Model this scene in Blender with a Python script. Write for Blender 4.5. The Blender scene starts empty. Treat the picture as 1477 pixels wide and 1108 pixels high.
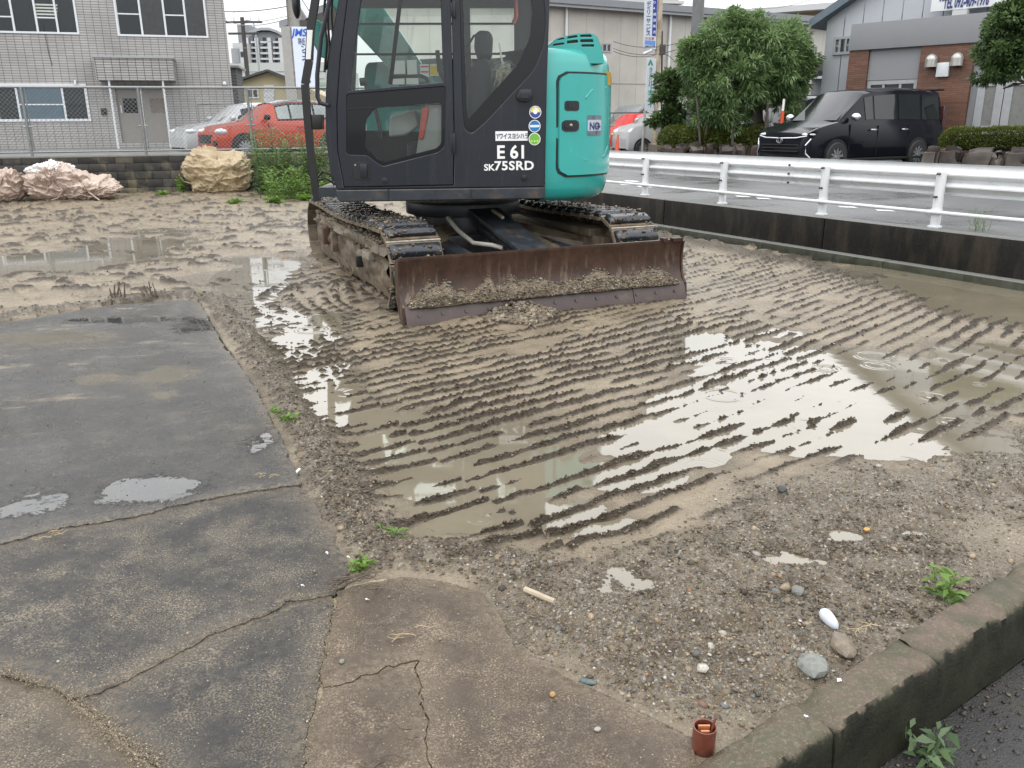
import bpy, bmesh, math, random
import numpy as np
from mathutils import Vector, Matrix

S = bpy.context.scene
COL = S.collection
random.seed(7); RNG = np.random.default_rng(7)
# ------------------------------------------------------------------ camera
F_PX, PITCH, EYE, ROLL, CX, CY = 1200., math.radians(17.4), 1.55, math.radians(.45), 738.5, 554.
cd = bpy.data.cameras.new('camera'); cam = bpy.data.objects.new('camera', cd); COL.objects.link(cam)
cd.sensor_width = 36; cd.sensor_fit = 'HORIZONTAL'; cd.lens = F_PX / 1477 * 36
cd.clip_start = .05; cd.clip_end = 3000
cam.matrix_world = (Matrix.Translation((0, 0, EYE)) @ Matrix.Rotation(math.pi/2 - PITCH, 4, 'X') @ Matrix.Rotation(-ROLL, 4, 'Z'))
S.camera = cam
# ------------------------------------------------------------------ sky, sun, exposure
W = bpy.data.worlds.new('World'); S.world = W; W.use_nodes = True
nt = W.node_tree; nt.nodes.clear()
out = nt.nodes.new('ShaderNodeOutputWorld'); bg = nt.nodes.new('ShaderNodeBackground')
sky = nt.nodes.new('ShaderNodeTexSky'); sky.sky_type = 'NISHITA'; sky.sun_disc = False
SUN_EL, SUN_ROT = math.radians(58), math.radians(200)
sky.sun_elevation = SUN_EL; sky.sun_rotation = SUN_ROT; sky.air_density = 1.0; sky.dust_density = 4.0
hsv = nt.nodes.new('ShaderNodeHueSaturation'); hsv.inputs['Saturation'].default_value = .12
nt.links.new(sky.outputs[0], hsv.inputs['Color'])
# overcast: an even white cloud deck, brighter overhead, with faint soft cloud structure, laid over the clear sky
tc = nt.nodes.new('ShaderNodeTexCoord'); sx = nt.nodes.new('ShaderNodeSeparateXYZ'); nt.links.new(tc.outputs['Generated'], sx.inputs[0])
mr = nt.nodes.new('ShaderNodeMapRange'); mr.inputs['From Min'].default_value = 0; mr.inputs['From Max'].default_value = .36; mr.interpolation_type = 'SMOOTHSTEP'
mr.inputs['To Min'].default_value = 11.5; mr.inputs['To Max'].default_value = 30.0
nt.links.new(sx.outputs['Z'], mr.inputs['Value'])
nz = nt.nodes.new('ShaderNodeTexNoise'); nz.inputs['Scale'].default_value = 2.2; nz.inputs['Detail'].default_value = 4
nt.links.new(tc.outputs['Generated'], nz.inputs['Vector'])
mr2 = nt.nodes.new('ShaderNodeMapRange'); mr2.inputs['From Min'].default_value = .3; mr2.inputs['From Max'].default_value = .7
mr2.inputs['To Min'].default_value = .93; mr2.inputs['To Max'].default_value = 1.07
nt.links.new(nz.outputs['Fac'], mr2.inputs['Value'])
mm = nt.nodes.new('ShaderNodeMath'); mm.operation = 'MULTIPLY'; nt.links.new(mr.outputs[0], mm.inputs[0]); nt.links.new(mr2.outputs[0], mm.inputs[1])
cc = nt.nodes.new('ShaderNodeCombineColor')
for i, k in enumerate((.985, 1.0, 1.02)):
    q = nt.nodes.new('ShaderNodeMath'); q.operation = 'MULTIPLY'; q.inputs[1].default_value = k
    nt.links.new(mm.outputs[0], q.inputs[0]); nt.links.new(q.outputs[0], cc.inputs[i])
mx = nt.nodes.new('ShaderNodeMix'); mx.data_type = 'RGBA'; mx.inputs[0].default_value = .85
nt.links.new(hsv.outputs[0], mx.inputs[6]); nt.links.new(cc.outputs[0], mx.inputs[7])
nt.links.new(mx.outputs[2], bg.inputs['Color']); bg.inputs['Strength'].default_value = .11
nt.links.new(bg.outputs[0], out.inputs[0])
sl = bpy.data.lights.new('sun', 'SUN'); sl.energy = .9; sl.angle = math.radians(22); sl.color = (1, .97, .93)
so = bpy.data.objects.new('sun', sl); COL.objects.link(so)
_d = Vector((math.sin(SUN_ROT) * math.cos(SUN_EL), math.cos(SUN_ROT) * math.cos(SUN_EL), math.sin(SUN_EL)))
so.rotation_euler = (-_d).to_track_quat('-Z', 'Y').to_euler(); so.location = (0, -5, 30)
S.view_settings.view_transform = 'Standard'; S.view_settings.look = 'None'; S.view_settings.gamma = 1
S.view_settings.exposure = -.28; S.view_settings.use_curve_mapping = False
S.render.engine = 'CYCLES'; S.cycles.max_bounces = 8; S.cycles.transparent_max_bounces = 16
S.cycles.transmission_bounces = 8; S.cycles.caustics_reflective = False; S.cycles.caustics_refractive = False

# ------------------------------------------------------------------ measuring helpers: where a sight line of the survey photo meets a surface
def ray(x, y):
    u = (x - CX) / F_PX; v = -(y - CY) / F_PX
    c, s = math.cos(ROLL), math.sin(ROLL); u, v = u*c + v*s, -u*s + v*c
    return Vector((u, math.cos(PITCH) + v*math.sin(PITCH), -math.sin(PITCH) + v*math.cos(PITCH)))
def G(x, y, z=0.):
    r = ray(x, y); return Vector((0, 0, EYE)) + r * ((z - EYE) / r.z)
def D(x, y, Y):
    r = ray(x, y); return Vector((0, 0, EYE)) + r * (Y / r.y)
class Frame:
    """vertical reference plane: origin o, along-axis e (turned by yaw), up Z, outward normal n towards the viewer side"""
    def __init__(s, o, yaw):
        s.o = Vector((o[0], o[1], 0)); a = math.radians(yaw)
        s.e = Vector((math.cos(a), math.sin(a), 0)); s.n = Vector((math.sin(a), -math.cos(a), 0)); s.yaw = a
    def hit(s, x, y, off=0.):
        r = ray(x, y); c = Vector((0, 0, EYE)); o = s.o + s.n*off
        t = (o - c).dot(s.n) / r.dot(s.n); p = c + r*t
        return ((p - s.o).dot(s.e), p.z)
    def P(s, a, z, off=0.):
        p = s.o + s.e*a + s.n*off; return Vector((p.x, p.y, z))
    def M(s, a=0, z=0, off=0):   # matrix: local x along, local y = away from viewer, local z up
        return Matrix.Translation(s.P(a, z, off)) @ Matrix.Rotation(s.yaw, 4, 'Z')

# ------------------------------------------------------------------ object helpers
WL = {}
def link(name, me, parent=None, label=None, cat=None, group=None, kind=None, recenter=True, loc=None):
    o = bpy.data.objects.new(name, me); COL.objects.link(o)
    if parent is None and recenter and me is not None and len(me.vertices):
        n = len(me.vertices); a = np.empty(n*3, np.float32); me.vertices.foreach_get('co', a); a = a.reshape(-1, 3)
        c = (a.min(0) + a.max(0))/2; c[2] = a[:, 2].min()
        a -= c; me.vertices.foreach_set('co', a.ravel()); me.update()
        o.location = c.tolist(); WL[o.name] = Vector(c.tolist())
    elif parent is not None:
        o.parent = parent; o.location = -WL[parent.name] if loc is None else loc; WL[o.name] = Vector((0, 0, 0))
        # world position of this child's own origin is the world origin
    else:
        WL[o.name] = Vector((0, 0, 0))
    tag(o, label, cat, group, kind); return o
def tag(o, label=None, cat=None, group=None, kind=None):
    if label: o['label'] = label
    if cat: o['category'] = cat
    if group: o['group'] = group
    if kind: o['kind'] = kind
    return o
def thing(name, loc, label=None, cat=None, group=None, kind=None):
    o = bpy.data.objects.new(name, None); COL.objects.link(o); o.location = loc; o.empty_display_size = .2
    WL[o.name] = Vector(loc); return tag(o, label, cat, group, kind)
def kids(o): return [c for c in bpy.data.objects if c.parent == o]
def copy_tree(o, loc=None, rotz=None, label=None, parent=None, ch=None):
    c = o.copy(); COL.objects.link(c); c.parent = parent
    if loc is not None: c.location = loc
    if rotz is not None: c.rotation_euler.z = rotz
    if label: c['label'] = label
    for k in kids(o): copy_tree(k, parent=c)
    return c

class MB:
    def __init__(s, M=None): s.v = []; s.f = []; s.M = M or Matrix.Identity(4); s.col = None
    def add(s, vs, fs, M=None):
        n = len(s.v); MM = s.M @ M if M is not None else s.M
        s.v += [tuple(MM @ Vector(p)) for p in vs]; s.f += [tuple(n + i for i in f) for f in fs]; return s
    def box(s, x0, x1, y0, y1, z0, z1, M=None):
        return s.add([(x0,y0,z0),(x1,y0,z0),(x1,y1,z0),(x0,y1,z0),(x0,y0,z1),(x1,y0,z1),(x1,y1,z1),(x0,y1,z1)],
                     [(0,3,2,1),(4,5,6,7),(0,1,5,4),(1,2,6,5),(2,3,7,6),(3,0,4,7)], M)
    def prism(s, poly, y0, y1, M=None, taper=None):
        """poly of (x,z), CCW seen from -y; extruded from y0 (front) to y1 (back)"""
        n = len(poly); A = [(p[0], y0, p[1]) for p in poly]
        B = [(p[0], y1, p[1]) for p in (taper or poly)]
        return s.add(A + B, [tuple(range(n)), tuple(range(2*n-1, n-1, -1))] + [(i, n+i, n+(i+1) % n, (i+1) % n) for i in range(n)], M)
    def slabz(s, poly, z0, z1, M=None):
        n = len(poly); return s.add([(p[0], p[1], z0) for p in poly] + [(p[0], p[1], z1) for p in poly],
            [tuple(range(n-1, -1, -1)), tuple(range(n, 2*n))] + [(i, (i+1) % n, n+(i+1) % n, n+i) for i in range(n)], M)
    def tube(s, pts, r, n=8, cap=True, M=None):
        pts = [Vector(p) for p in pts]; rs = r if isinstance(r, (list, tuple)) else [r]*len(pts); vs = []; fs = []
        up = None
        for i, p in enumerate(pts):
            t = (pts[min(i+1, len(pts)-1)] - pts[max(i-1, 0)]); t = t.normalized() if t.length > 1e-9 else Vector((0, 0, 1))
            if up is None: up = Vector((0, 0, 1)) if abs(t.z) < .9 else Vector((1, 0, 0))
            a = t.cross(up).normalized(); b = t.cross(a); up = -b if False else up
            if abs(t.dot(up)) > .98: up = a
            for k in range(n):
                w = 2*math.pi*k/n; vs.append(tuple(p + a*math.cos(w)*rs[i] + b*math.sin(w)*rs[i]))
        for i in range(len(pts)-1):
            for k in range(n): fs.append((i*n+k, i*n+(k+1) % n, (i+1)*n+(k+1) % n, (i+1)*n+k))
        if cap: fs += [tuple(range(n-1, -1, -1)), tuple((len(pts)-1)*n + k for k in range(n))]
        return s.add(vs, fs, M)
    def cyl(s, c, r, h, axis='z', n=16, r2=None, M=None):
        r2 = r if r2 is None else r2; vs = []
        for j, rr in ((0, r), (1, r2)):
            for k in range(n):
                w = 2*math.pi*k/n; x, y, z = rr*math.cos(w), rr*math.sin(w), (j-.5)*h
                vs.append({'z': (x, y, z), 'y': (x, z, -y), 'x': (z, y, -x)}[axis])
        vs = [(a[0]+c[0], a[1]+c[1], a[2]+c[2]) for a in vs]
        return s.add(vs, [tuple(range(n-1, -1, -1)), tuple(range(n, 2*n))] + [(k, (k+1) % n, n+(k+1) % n, n+k) for k in range(n)], M)
    def sph(s, c, r, n=12, m=8, M=None, sc=(1, 1, 1)):
        vs = [(c[0], c[1], c[2]-r*sc[2])]
        for i in range(1, m):
            a = math.pi*i/m - math.pi/2
            for k in range(n): w = 2*math.pi*k/n; vs.append((c[0]+r*sc[0]*math.cos(a)*math.cos(w), c[1]+r*sc[1]*math.cos(a)*math.sin(w), c[2]+r*sc[2]*math.sin(a)))
        vs.append((c[0], c[1], c[2]+r*sc[2])); fs = [(0, 1+(k+1) % n, 1+k) for k in range(n)]
        for i in range(m-2):
            for k in range(n): fs.append((1+i*n+k, 1+i*n+(k+1) % n, 1+(i+1)*n+(k+1) % n, 1+(i+1)*n+k))
        L = len(vs)-1; fs += [(L, 1+(m-2)*n+k, 1+(m-2)*n+(k+1) % n) for k in range(n)]
        return s.add(vs, fs, M)
    def grid(s, rows, closed=False, M=None):
        """rows: list of equal-length point lists"""
        m = len(rows[0]); vs = [p for r in rows for p in r]; fs = []
        for i in range(len(rows)-1):
            for k in range(m if closed else m-1): fs.append((i*m+k, i*m+(k+1) % m, (i+1)*m+(k+1) % m, (i+1)*m+k))
        return s.add(vs, fs, M)
    def mesh(s, name, mat, smooth=None, bevel=None, recalc=False):
        me = bpy.data.meshes.new(name); me.from_pydata(s.v, [], s.f)
        if bevel or recalc:
            bm = bmesh.new(); bm.from_mesh(me)
            if recalc: bmesh.ops.recalc_face_normals(bm, faces=bm.faces)
            if bevel:
                es = [e for e in bm.edges if e.is_manifold and e.calc_face_angle(0) > .6]
                bmesh.ops.bevel(bm, geom=es, offset=bevel, segments=2, affect='EDGES', profile=.6, clamp_overlap=True)
            bm.to_mesh(me); bm.free()
            if bevel and smooth is None: smooth = 40
        me.materials.append(mat)
        if smooth:
            me.polygons.foreach_set('use_smooth', [True]*len(me.polygons)); me.set_sharp_from_angle(angle=math.radians(smooth))
        me.update(); return me
    def build(s, name, mat, parent=None, label=None, cat=None, group=None, kind=None, smooth=None, bevel=None, recalc=False):
        return link(name, s.mesh(name, mat, smooth, bevel, recalc), parent, label, cat, group, kind)

# ------------------------------------------------------------------ numpy noise
def _h(ix, iy, seed):
    n = (ix.astype(np.int64)*374761393 + iy.astype(np.int64)*668265263 + seed*1442695041) & 0xffffffff
    n = ((n ^ (n >> 13)) * 1274126177) & 0xffffffff
    return ((n ^ (n >> 16)) & 0xffff) / 65535.
def vnoise(x, y, seed=0):
    x = np.asarray(x, float); y = np.asarray(y, float)
    ix = np.floor(x); iy = np.floor(y); fx = x-ix; fy = y-iy; fx = fx*fx*fx*(fx*(fx*6-15)+10); fy = fy*fy*fy*(fy*(fy*6-15)+10)
    a = _h(ix, iy, seed); b = _h(ix+1, iy, seed); c = _h(ix, iy+1, seed); d = _h(ix+1, iy+1, seed)
    return a+(b-a)*fx+(c-a)*fy+(a-b-c+d)*fx*fy
def fbm(x, y, o=4, seed=0, g=.5):
    r = 0; a = 1; t = 0; x = np.asarray(x, float); y = np.asarray(y, float)
    for i in range(o): r = r+a*vnoise(x, y, seed+i*17); t += a; a *= g; x, y = x*1.9+3.1*y*.3, y*1.9-x*.25
    return r/t
def sstep(a, b, x): t = np.clip((x-a)/(b-a), 0, 1); return t*t*(3-2*t)
def pdist(px_, py_, poly):
    """signed distance to polygon, positive inside"""
    px_ = np.asarray(px_, float); py_ = np.asarray(py_, float); best = np.full(px_.shape, 1e9); ins = np.zeros(px_.shape, bool)
    n = len(poly)
    for i in range(n):
        ax, ay = poly[i][0], poly[i][1]; bx, by = poly[(i+1) % n][0], poly[(i+1) % n][1]
        dx, dy = bx-ax, by-ay; t = np.clip(((px_-ax)*dx+(py_-ay)*dy)/(dx*dx+dy*dy+1e-12), 0, 1)
        best = np.minimum(best, np.hypot(px_-ax-t*dx, py_-ay-t*dy))
        c = ((ay > py_) != (by > py_)) & (px_ < (bx-ax)*(py_-ay)/((by-ay) if by != ay else 1e-12)+ax); ins ^= c
    return np.where(ins, best, -best)

# ------------------------------------------------------------------ materials
def nmat(name):
    m = bpy.data.materials.new(name); m.use_nodes = True; t = m.node_tree; b = t.nodes['Principled BSDF']; return m, t, b
def tnoise(t, scale, detail=4, rough=.55, vec=None, dist=0):
    n = t.nodes.new('ShaderNodeTexNoise'); n.inputs['Scale'].default_value = scale; n.inputs['Detail'].default_value = detail
    n.inputs['Roughness'].default_value = rough; n.inputs['Distortion'].default_value = dist
    if vec: t.links.new(vec, n.inputs['Vector'])
    return n.outputs['Fac']
def ramp(t, fac, stops):
    r = t.nodes.new('ShaderNodeValToRGB'); e = r.color_ramp.elements
    while len(e) < len(stops): e.new(.5)
    for i, (p, c) in enumerate(stops): e[i].position = p; e[i].color = (*c, 1) if len(c) == 3 else c
    t.links.new(fac, r.inputs[0]); return r.outputs[0]
def rng(t, v, a, b, c, d):
    r = t.nodes.new('ShaderNodeMapRange'); t.links.new(v, r.inputs[0])
    for i, k in enumerate((a, b, c, d)): r.inputs[i+1].default_value = k
    return r.outputs[0]
def mixc(t, fac, a, b, mode='MIX'):
    m = t.nodes.new('ShaderNodeMix'); m.data_type = 'RGBA'; m.blend_type = mode
    if hasattr(fac, 'node'): t.links.new(fac, m.inputs[0])
    else: m.inputs[0].default_value = fac
    for i, k in ((6, a), (7, b)):
        if hasattr(k, 'node'): t.links.new(k, m.inputs[i])
        else: m.inputs[i].default_value = (*k, 1)
    return m.outputs[2]
def math_(t, op, a, b=None, c=None):
    m = t.nodes.new('ShaderNodeMath'); m.operation = op
    for i, k in enumerate((a, b, c)):
        if k is None: continue
        if hasattr(k, 'node'): t.links.new(k, m.inputs[i])
        else: m.inputs[i].default_value = k
    return m.outputs[0]
def bump(t, b, h, strength=.3, dist=.01, normal=None):
    n = t.nodes.new('ShaderNodeBump'); n.inputs['Strength'].default_value = strength; n.inputs['Distance'].default_value = dist
    t.links.new(h, n.inputs['Height']); t.links.new(n.outputs[0], b.inputs['Normal']); return n
def gpos(t): return t.nodes.new('ShaderNodeNewGeometry').outputs['Position']
def attr(t, name, out='Fac'):
    a = t.nodes.new('ShaderNodeAttribute'); a.attribute_name = name; return a.outputs[out]
def simple(name, col, rough=.5, metal=0, var=.12, scale=8, bmp=0, bscale=60, spec=.5, coat=0, dirt=None, dirt_amt=.4, dirt_scale=3):
    m, t, b = nmat(name); P = gpos(t)
    n = tnoise(t, scale, 5, .6, P)
    c = mixc(t, rng(t, n, .3, .7, 0, 1), tuple(k*(1-var) for k in col), tuple(min(1, k*(1+var)) for k in col))
    if dirt:
        d = tnoise(t, dirt_scale, 6, .65, P); c = mixc(t, rng(t, d, .62-.3*dirt_amt, .72, 0, dirt_amt*1.6 if dirt_amt < .6 else 1), c, dirt)
    t.links.new(c, b.inputs['Base Color']); b.inputs['Metallic'].default_value = metal
    t.links.new(rng(t, n, .3, .7, max(.02, rough*.8), min(1, rough*1.2)), b.inputs['Roughness'])
    b.inputs['Specular IOR Level'].default_value = spec; b.inputs['Coat Weight'].default_value = coat; b.inputs['Coat Roughness'].default_value = .05
    if bmp: bump(t, b, tnoise(t, bscale, 4, .6, P), bmp, .005)
    return m
# ================================================================== GROUND
V2 = lambda p: (p[0], p[1])
def gp(*pts, z=0.): return [V2(G(x, y, z)) for x, y in pts]
KERB_IN = [V2(G(x, y, .06)) for x, y in ((1142, 1010), (1477, 809))]
_kd = Vector(KERB_IN[1]) - Vector(KERB_IN[0]); KD = _kd.normalized(); K0 = Vector(KERB_IN[0]); KN = Vector((KD.y, -KD.x))   # outward (away from lot)
ROAD_D = Vector((-.483, .876)); ROAD_P = Vector((4.66, 7.44)); ROAD_N = Vector((.876, .483))    # foot of the ledge
SLAB = [(-9, 7.0)] + gp((0, 470), (150, 445), (262, 436), (290, 437), (312, 470), (330, 500), (352, 528), (375, 560), (405, 620), (440, 700), (470, 750), (505, 815), (492, 850))
SLAB_ALL = SLAB + gp((540, 838), (590, 832), (650, 842), (700, 858), (725, 890), (745, 935), (800, 970), (870, 1000), (930, 1030), (1000, 1062)) + [(.42, 1.6), (.36, -1.2), (-9, -1.2)]
TRACKS = gp((330, 430), (440, 385), (600, 430), (980, 370), (1120, 372), (1290, 410), (1400, 440), (1500, 470), (1520, 600), (1400, 640), (1230, 655), (1080, 715), (1000, 790), (860, 835), (700, 845), (600, 805), (520, 760), (480, 690), (430, 600), (370, 540), (340, 480))
GRAVEL = gp((700, 860), (850, 820), (1000, 765), (1130, 690), (1260, 670), (1400, 650), (1600, 600), (1600, 760), (1477, 800), (1142, 1010), (1020, 1080), (870, 1000), (745, 940))
PUD = []   # centre px, radii px-ish converted to metres along x and y, weight
def pud(x, y, rx, ry, w=1.):
    a = G(x-rx, y); b = G(x+rx, y); c = G(x, y-ry); d = G(x, y+ry)
    PUD.append((G(x, y).x, (c.y+d.y)/2, abs(b.x-a.x)/2, abs(c.y-d.y)/2, w))
for p in ((395,415,38,28),(400,455,52,30),(425,500,55,32),(455,545,60,30),(478,585,62,30),(520,610,70,30,.8),(560,650,90,34,.9),(640,610,100,30,.65),(640,690,120,34,.9),(760,690,110,34,.75),
          (690,740,110,34,.8),(800,750,110,26,.7),(860,760,80,18,.7),(900,690,110,30,.75),(650,560,110,22,.4),
          (960,640,110,34,1),(1060,590,140,36,1),(1180,580,160,40,1.2),(1270,540,130,36,1.1),(1330,590,90,40,1),(1150,630,120,24,1),(700,660,230,85,.62),(1200,570,230,75,.75),(432,500,62,90,1.),(395,430,48,50,.95),(470,580,50,50,1.),(380,395,60,22,.8),(1000,520,50,10,.8),(1060,510,120,26,.85),(1010,490,50,14,.9),(1120,480,60,12,.6),(1260,640,120,20,1),
          (1400,560,80,40,.9),(1440,520,80,30,.9),(1380,420,90,22,1.1),(1440,445,90,30,1.2),(1310,408,80,14,1),(1230,395,70,9,.9),(1140,378,60,7,.7),(1480,560,90,50,.8),(1400,640,80,20,.7),
          (1150,805,40,12,.62),(1222,775,30,11,.72),(1350,745,30,12,.8),(1315,768,45,13,.72),(1050,915,50,8,.5),
          (90,378,110,14,1.1),(190,355,70,9,.9),(20,385,60,12,1),(240,335,60,6,.4),(380,375,50,7,.9),(330,395,40,6,.5),(600,700,60,20,.6),(580,770,60,16,.6),(850,730,60,14,.5)):
    pud(*p)
def ground_height(x, y):
    """returns height, clod, gravel"""
    dS = pdist(x, y, SLAB_ALL); dT = pdist(x + (fbm(x*2, y*2, 2, 5)-.5)*.3, y + (fbm(x*2, y*2, 2, 9)-.5)*.3, TRACKS); dG = pdist(x, y, GRAVEL)
    wob = (fbm(x*1.6, y*1.6, 3, 41)-.5)
    w = np.zeros_like(x)
    for (cx, cy, rx, ry, k) in PUD:
        q = ((x-cx)/rx)**2 + ((y-cy)/ry)**2; w = np.maximum(w, k*np.exp(-q*.9))
    T = sstep(-.15, .25, dT); Gv = sstep(-.25, .3, dG + wob*.5)
    far = sstep(5.5, 8.5, y) * (1-T)
    h = .016 + .020*wob + .006*(fbm(x*7, y*7, 3, 3)-.5)
    h = h - .046*np.minimum(w, 1)*(1-.0*T)
    # grouser ridges left by the crawler
    a = .60 + .07*x; f = .60*x + .035*x*x
    wx = (fbm(x*.9, y*.9, 2, 21)-.5)*.10
    u = (y - f + wx)*np.cos(np.arctan(a)); v = x*.86 + y*.5
    lane = np.floor((v + .35*np.sin(u*.5))/.95); u = u + (_h(lane, lane*0, 77)-.5)*.09
    k = np.floor(u/.138); fr = u/.138 - k
    fr = fr + (fbm(x*7, y*7, 3, 31)-.5)*.27
    prof = np.clip(1-np.abs(fr-.5)/(.17+.13*vnoise(v*3+k*7.7, k*1.3, 33)), 0, 1)**.9
    seg = sstep(.22, .47, vnoise(v*2.1 + k*13.7, k*5.3, 51)*.62 + vnoise(v*6+k*3.1, k*2.7, 52)*.38)
    crest = .55 + .9*fbm(v*14, u*14, 3, 61)
    deep = np.clip(w-.45, 0, .6)*sstep(.5, 1.2, x); rid = T*prof*seg*(.033*crest+.018*np.clip(w,0,1)*(1-1.*deep)-.010*deep)*(.55+.6*fbm(x*1.1, y*1.1, 2, 71))
    trough = T*(.5-prof)*.008
    clodn = fbm(x*26, y*26, 3, 81, .6)
    h = h + rid + trough*(1-seg*.3)
    cl = np.clip(rid/.024, 0, 1)
    h = h + cl*(clodn-.45)*.026
    # loose gravelly soil
    rough = Gv
    gh = .020 + .085*(fbm(x*3.4, y*3.4, 4, 91, .58)-.42) + .026*(fbm(x*22, y*22, 3, 95, .6)-.5) + .012*(fbm(x*60, y*60, 2, 96, .6)-.5)
    h = h*(1-Gv) + Gv*(gh - .05*w + .030*(fbm(x*13, y*13, 4, 98, .6)-.5)*(w > .15))
    # rim of crumbled soil along the slab
    rim = np.exp(-((dS+.13+.07*wob)/(.13-.03*sstep(3.6, 4.6, y)))**2) * sstep(2.4, 2.9, y) 
    h = h + rim*(.040 + .05*(fbm(x*8, y*8, 3, 97)-.3) + .03*(clodn-.5))
    # back yard: churned, lumpy mud
    churn = fbm(x*2.4, y*3.4, 5, 101, .6); lump = sstep(.50, .72, fbm(x*5, y*7, 4, 105, .6))
    h = h + far*((churn-.5)*.07*(1-.8*np.clip(w,0,1)) + lump*.05*(1-np.clip(w,0,1)) + .002 - .03*w)
    # rim by the ledge and in front of the tracks
    dr = -((x-ROAD_P.x)*ROAD_N.x + (y-ROAD_P.y)*ROAD_N.y)
    rr = np.exp(-((dr-.30)/.22)**2) * sstep(7.8, 9.2, y)
    h = h + rr*(.07*fbm(x*5, y*5, 4, 111)+.02)
    for cx, cy, ax, ay, hh in ((-.35, 6.75, .30, .20, .03), (-1.55, 7.75, .55, .5, .07), (-1.9, 9.0, .4, 1.2, .06), (-.6, 6.7, .5, .2, .03)):
        h = h + hh*np.exp(-((x-cx)/ax)**2-((y-cy)/ay)**2)*(.5+1.1*fbm(x*7, y*7, 4, 121))
    clod = np.clip(cl + rim*.9*sstep(.4, .6, clodn+.1) + Gv*.60*sstep(.44, .66, fbm(x*9, y*9, 3, 131)) + far*lump*.8 + rr*.7, 0, 1)
    grv = np.clip(Gv + rim + rr*.5, 0, 1)
    # sink under the slab and beyond the kerb
    h = np.where(dS > .03, -.10, h)
    h = np.maximum(h, -.055 - .1*(dS > .03))
    return h, clod, grv, w
def ground_mesh():
    st = 1.25/832
    th = np.arange(-math.radians(52), math.radians(50), st)
    el = np.arange(math.radians(56), math.radians(3.2), -st*1.05)
    r = 1.55/np.tan(el); r = r[r < 26]
    X = np.outer(r, np.sin(th)); Y = np.outer(r, np.cos(th))
    jx = RNG.random(X.shape)-.5; X = X + jx*st*r[:, None]*.5
    H_, c, g, w = ground_height(X.ravel(), Y.ravel())
    n, m = X.shape; idx = np.arange(n*m).reshape(n, m)
    q = np.stack([idx[:-1, :-1], idx[:-1, 1:], idx[1:, 1:], idx[1:, :-1]], -1).reshape(-1, 4)
    xc = X.ravel()[q].mean(1); yc = Y.ravel()[q].mean(1)
    kd = (xc-K0.x)*KN.x + (yc-K0.y)*KN.y; rd = (xc-ROAD_P.x)*ROAD_N.x + (yc-ROAD_P.y)*ROAD_N.y
    ds = pdist(xc, yc, SLAB_ALL)
    bk = yc - (19.6 + .325*(xc+11.3))
    keep = (kd < .06) & (rd < .12) & (ds < .25) & (bk < .1)
    q = q[keep]
    used = np.zeros(n*m, bool); used[q.ravel()] = True; mp = np.cumsum(used)-1; q = mp[q]
    co = np.stack([X.ravel(), Y.ravel(), H_], -1)[used]
    me = bpy.data.meshes.new('mud'); me.vertices.add(len(co)); me.vertices.foreach_set('co', co.astype(np.float32).ravel())
    me.loops.add(q.size); me.loops.foreach_set('vertex_index', q.astype(np.int32)[:, ::-1].ravel())
    me.polygons.add(len(q)); me.polygons.foreach_set('loop_start', np.arange(0, q.size, 4, dtype=np.int32))
    me.polygons.foreach_set('use_smooth', np.ones(len(q), bool))
    me.update(calc_edges=True)
    for nm, a in (('clod', c), ('gravel', g)):
        at = me.attributes.new(nm, 'FLOAT', 'POINT'); at.data.foreach_set('value', a[used].astype(np.float32))
    return me
def mud_material():
    m, t, b = nmat('wet_mud'); P = gpos(t); cl = attr(t, 'clod'); gr = attr(t, 'gravel')
    n1 = tnoise(t, 2.2, 6, .6, P); n2 = tnoise(t, 45, 5, .7, P); n3 = tnoise(t, 12, 5, .6, P)
    silt = mixc(t, rng(t, n1, .35, .65, 0, 1), (.262, .212, .146), (.165, .130, .088))
    silt = mixc(t, rng(t, n2, .55, .75, 0, .7), silt, (.082, .062, .040))
    earth = mixc(t, rng(t, n2, .3, .7, 0, 1), (.020, .015, .010), (.080, .060, .038))
    vor = t.nodes.new('ShaderNodeTexVoronoi'); vor.inputs['Scale'].default_value = 120; t.links.new(P, vor.inputs['Vector'])
    sp = ramp(t, vor.outputs['Color'], [(0, (.03, .024, .018)), (.25, (.11, .088, .060)), (.5, (.25, .20, .14)), (.72, (.16, .155, .14)), (.9, (.52, .47, .39))])
    grav = mixc(t, .75, mixc(t, rng(t, n3, .4, .6, 0, .8), earth, silt), sp)
    c = mixc(t, rng(t, math_(t, 'ADD', cl, math_(t, 'MULTIPLY', math_(t, 'SUBTRACT', n3, .5), .8)), .15, .6, 0, 1), silt, earth)
    c = mixc(t, math_(t, 'MULTIPLY', gr, rng(t, n3, .3, .5, .4, .9)), c, grav)
    sz = t.nodes.new('ShaderNodeSeparateXYZ'); t.links.new(P, sz.inputs[0]); marg = rng(t, math_(t, 'ADD', sz.outputs[2], math_(t, 'MULTIPLY', n2, -.006)), -.002, .007, 1, 0)
    c = mixc(t, math_(t, 'MULTIPLY', marg, .55), c, (.085, .066, .044))
    t.links.new(c, b.inputs['Base Color'])
    rg = rng(t, n3, .35, .62, .20, .48); rg = math_(t, 'ADD', rg, math_(t, 'MULTIPLY', cl, .10)); rg = math_(t, 'MAXIMUM', math_(t, 'SUBTRACT', rg, math_(t, 'MULTIPLY', marg, .28)), .06); t.links.new(rg, b.inputs['Roughness'])
    t.links.new(rng(t, cl, 0, 1, .5, .22), b.inputs['Specular IOR Level'])
    hh = math_(t, 'ADD', math_(t, 'MULTIPLY', tnoise(t, 110, 4, .7, P), rng(t, math_(t, 'ADD', cl, gr), 0, 1, .35, 1.5)), math_(t, 'MULTIPLY', n2, .8))
    bump(t, b, hh, .9, .014)
    return m
M_MUD = mud_material()
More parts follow.
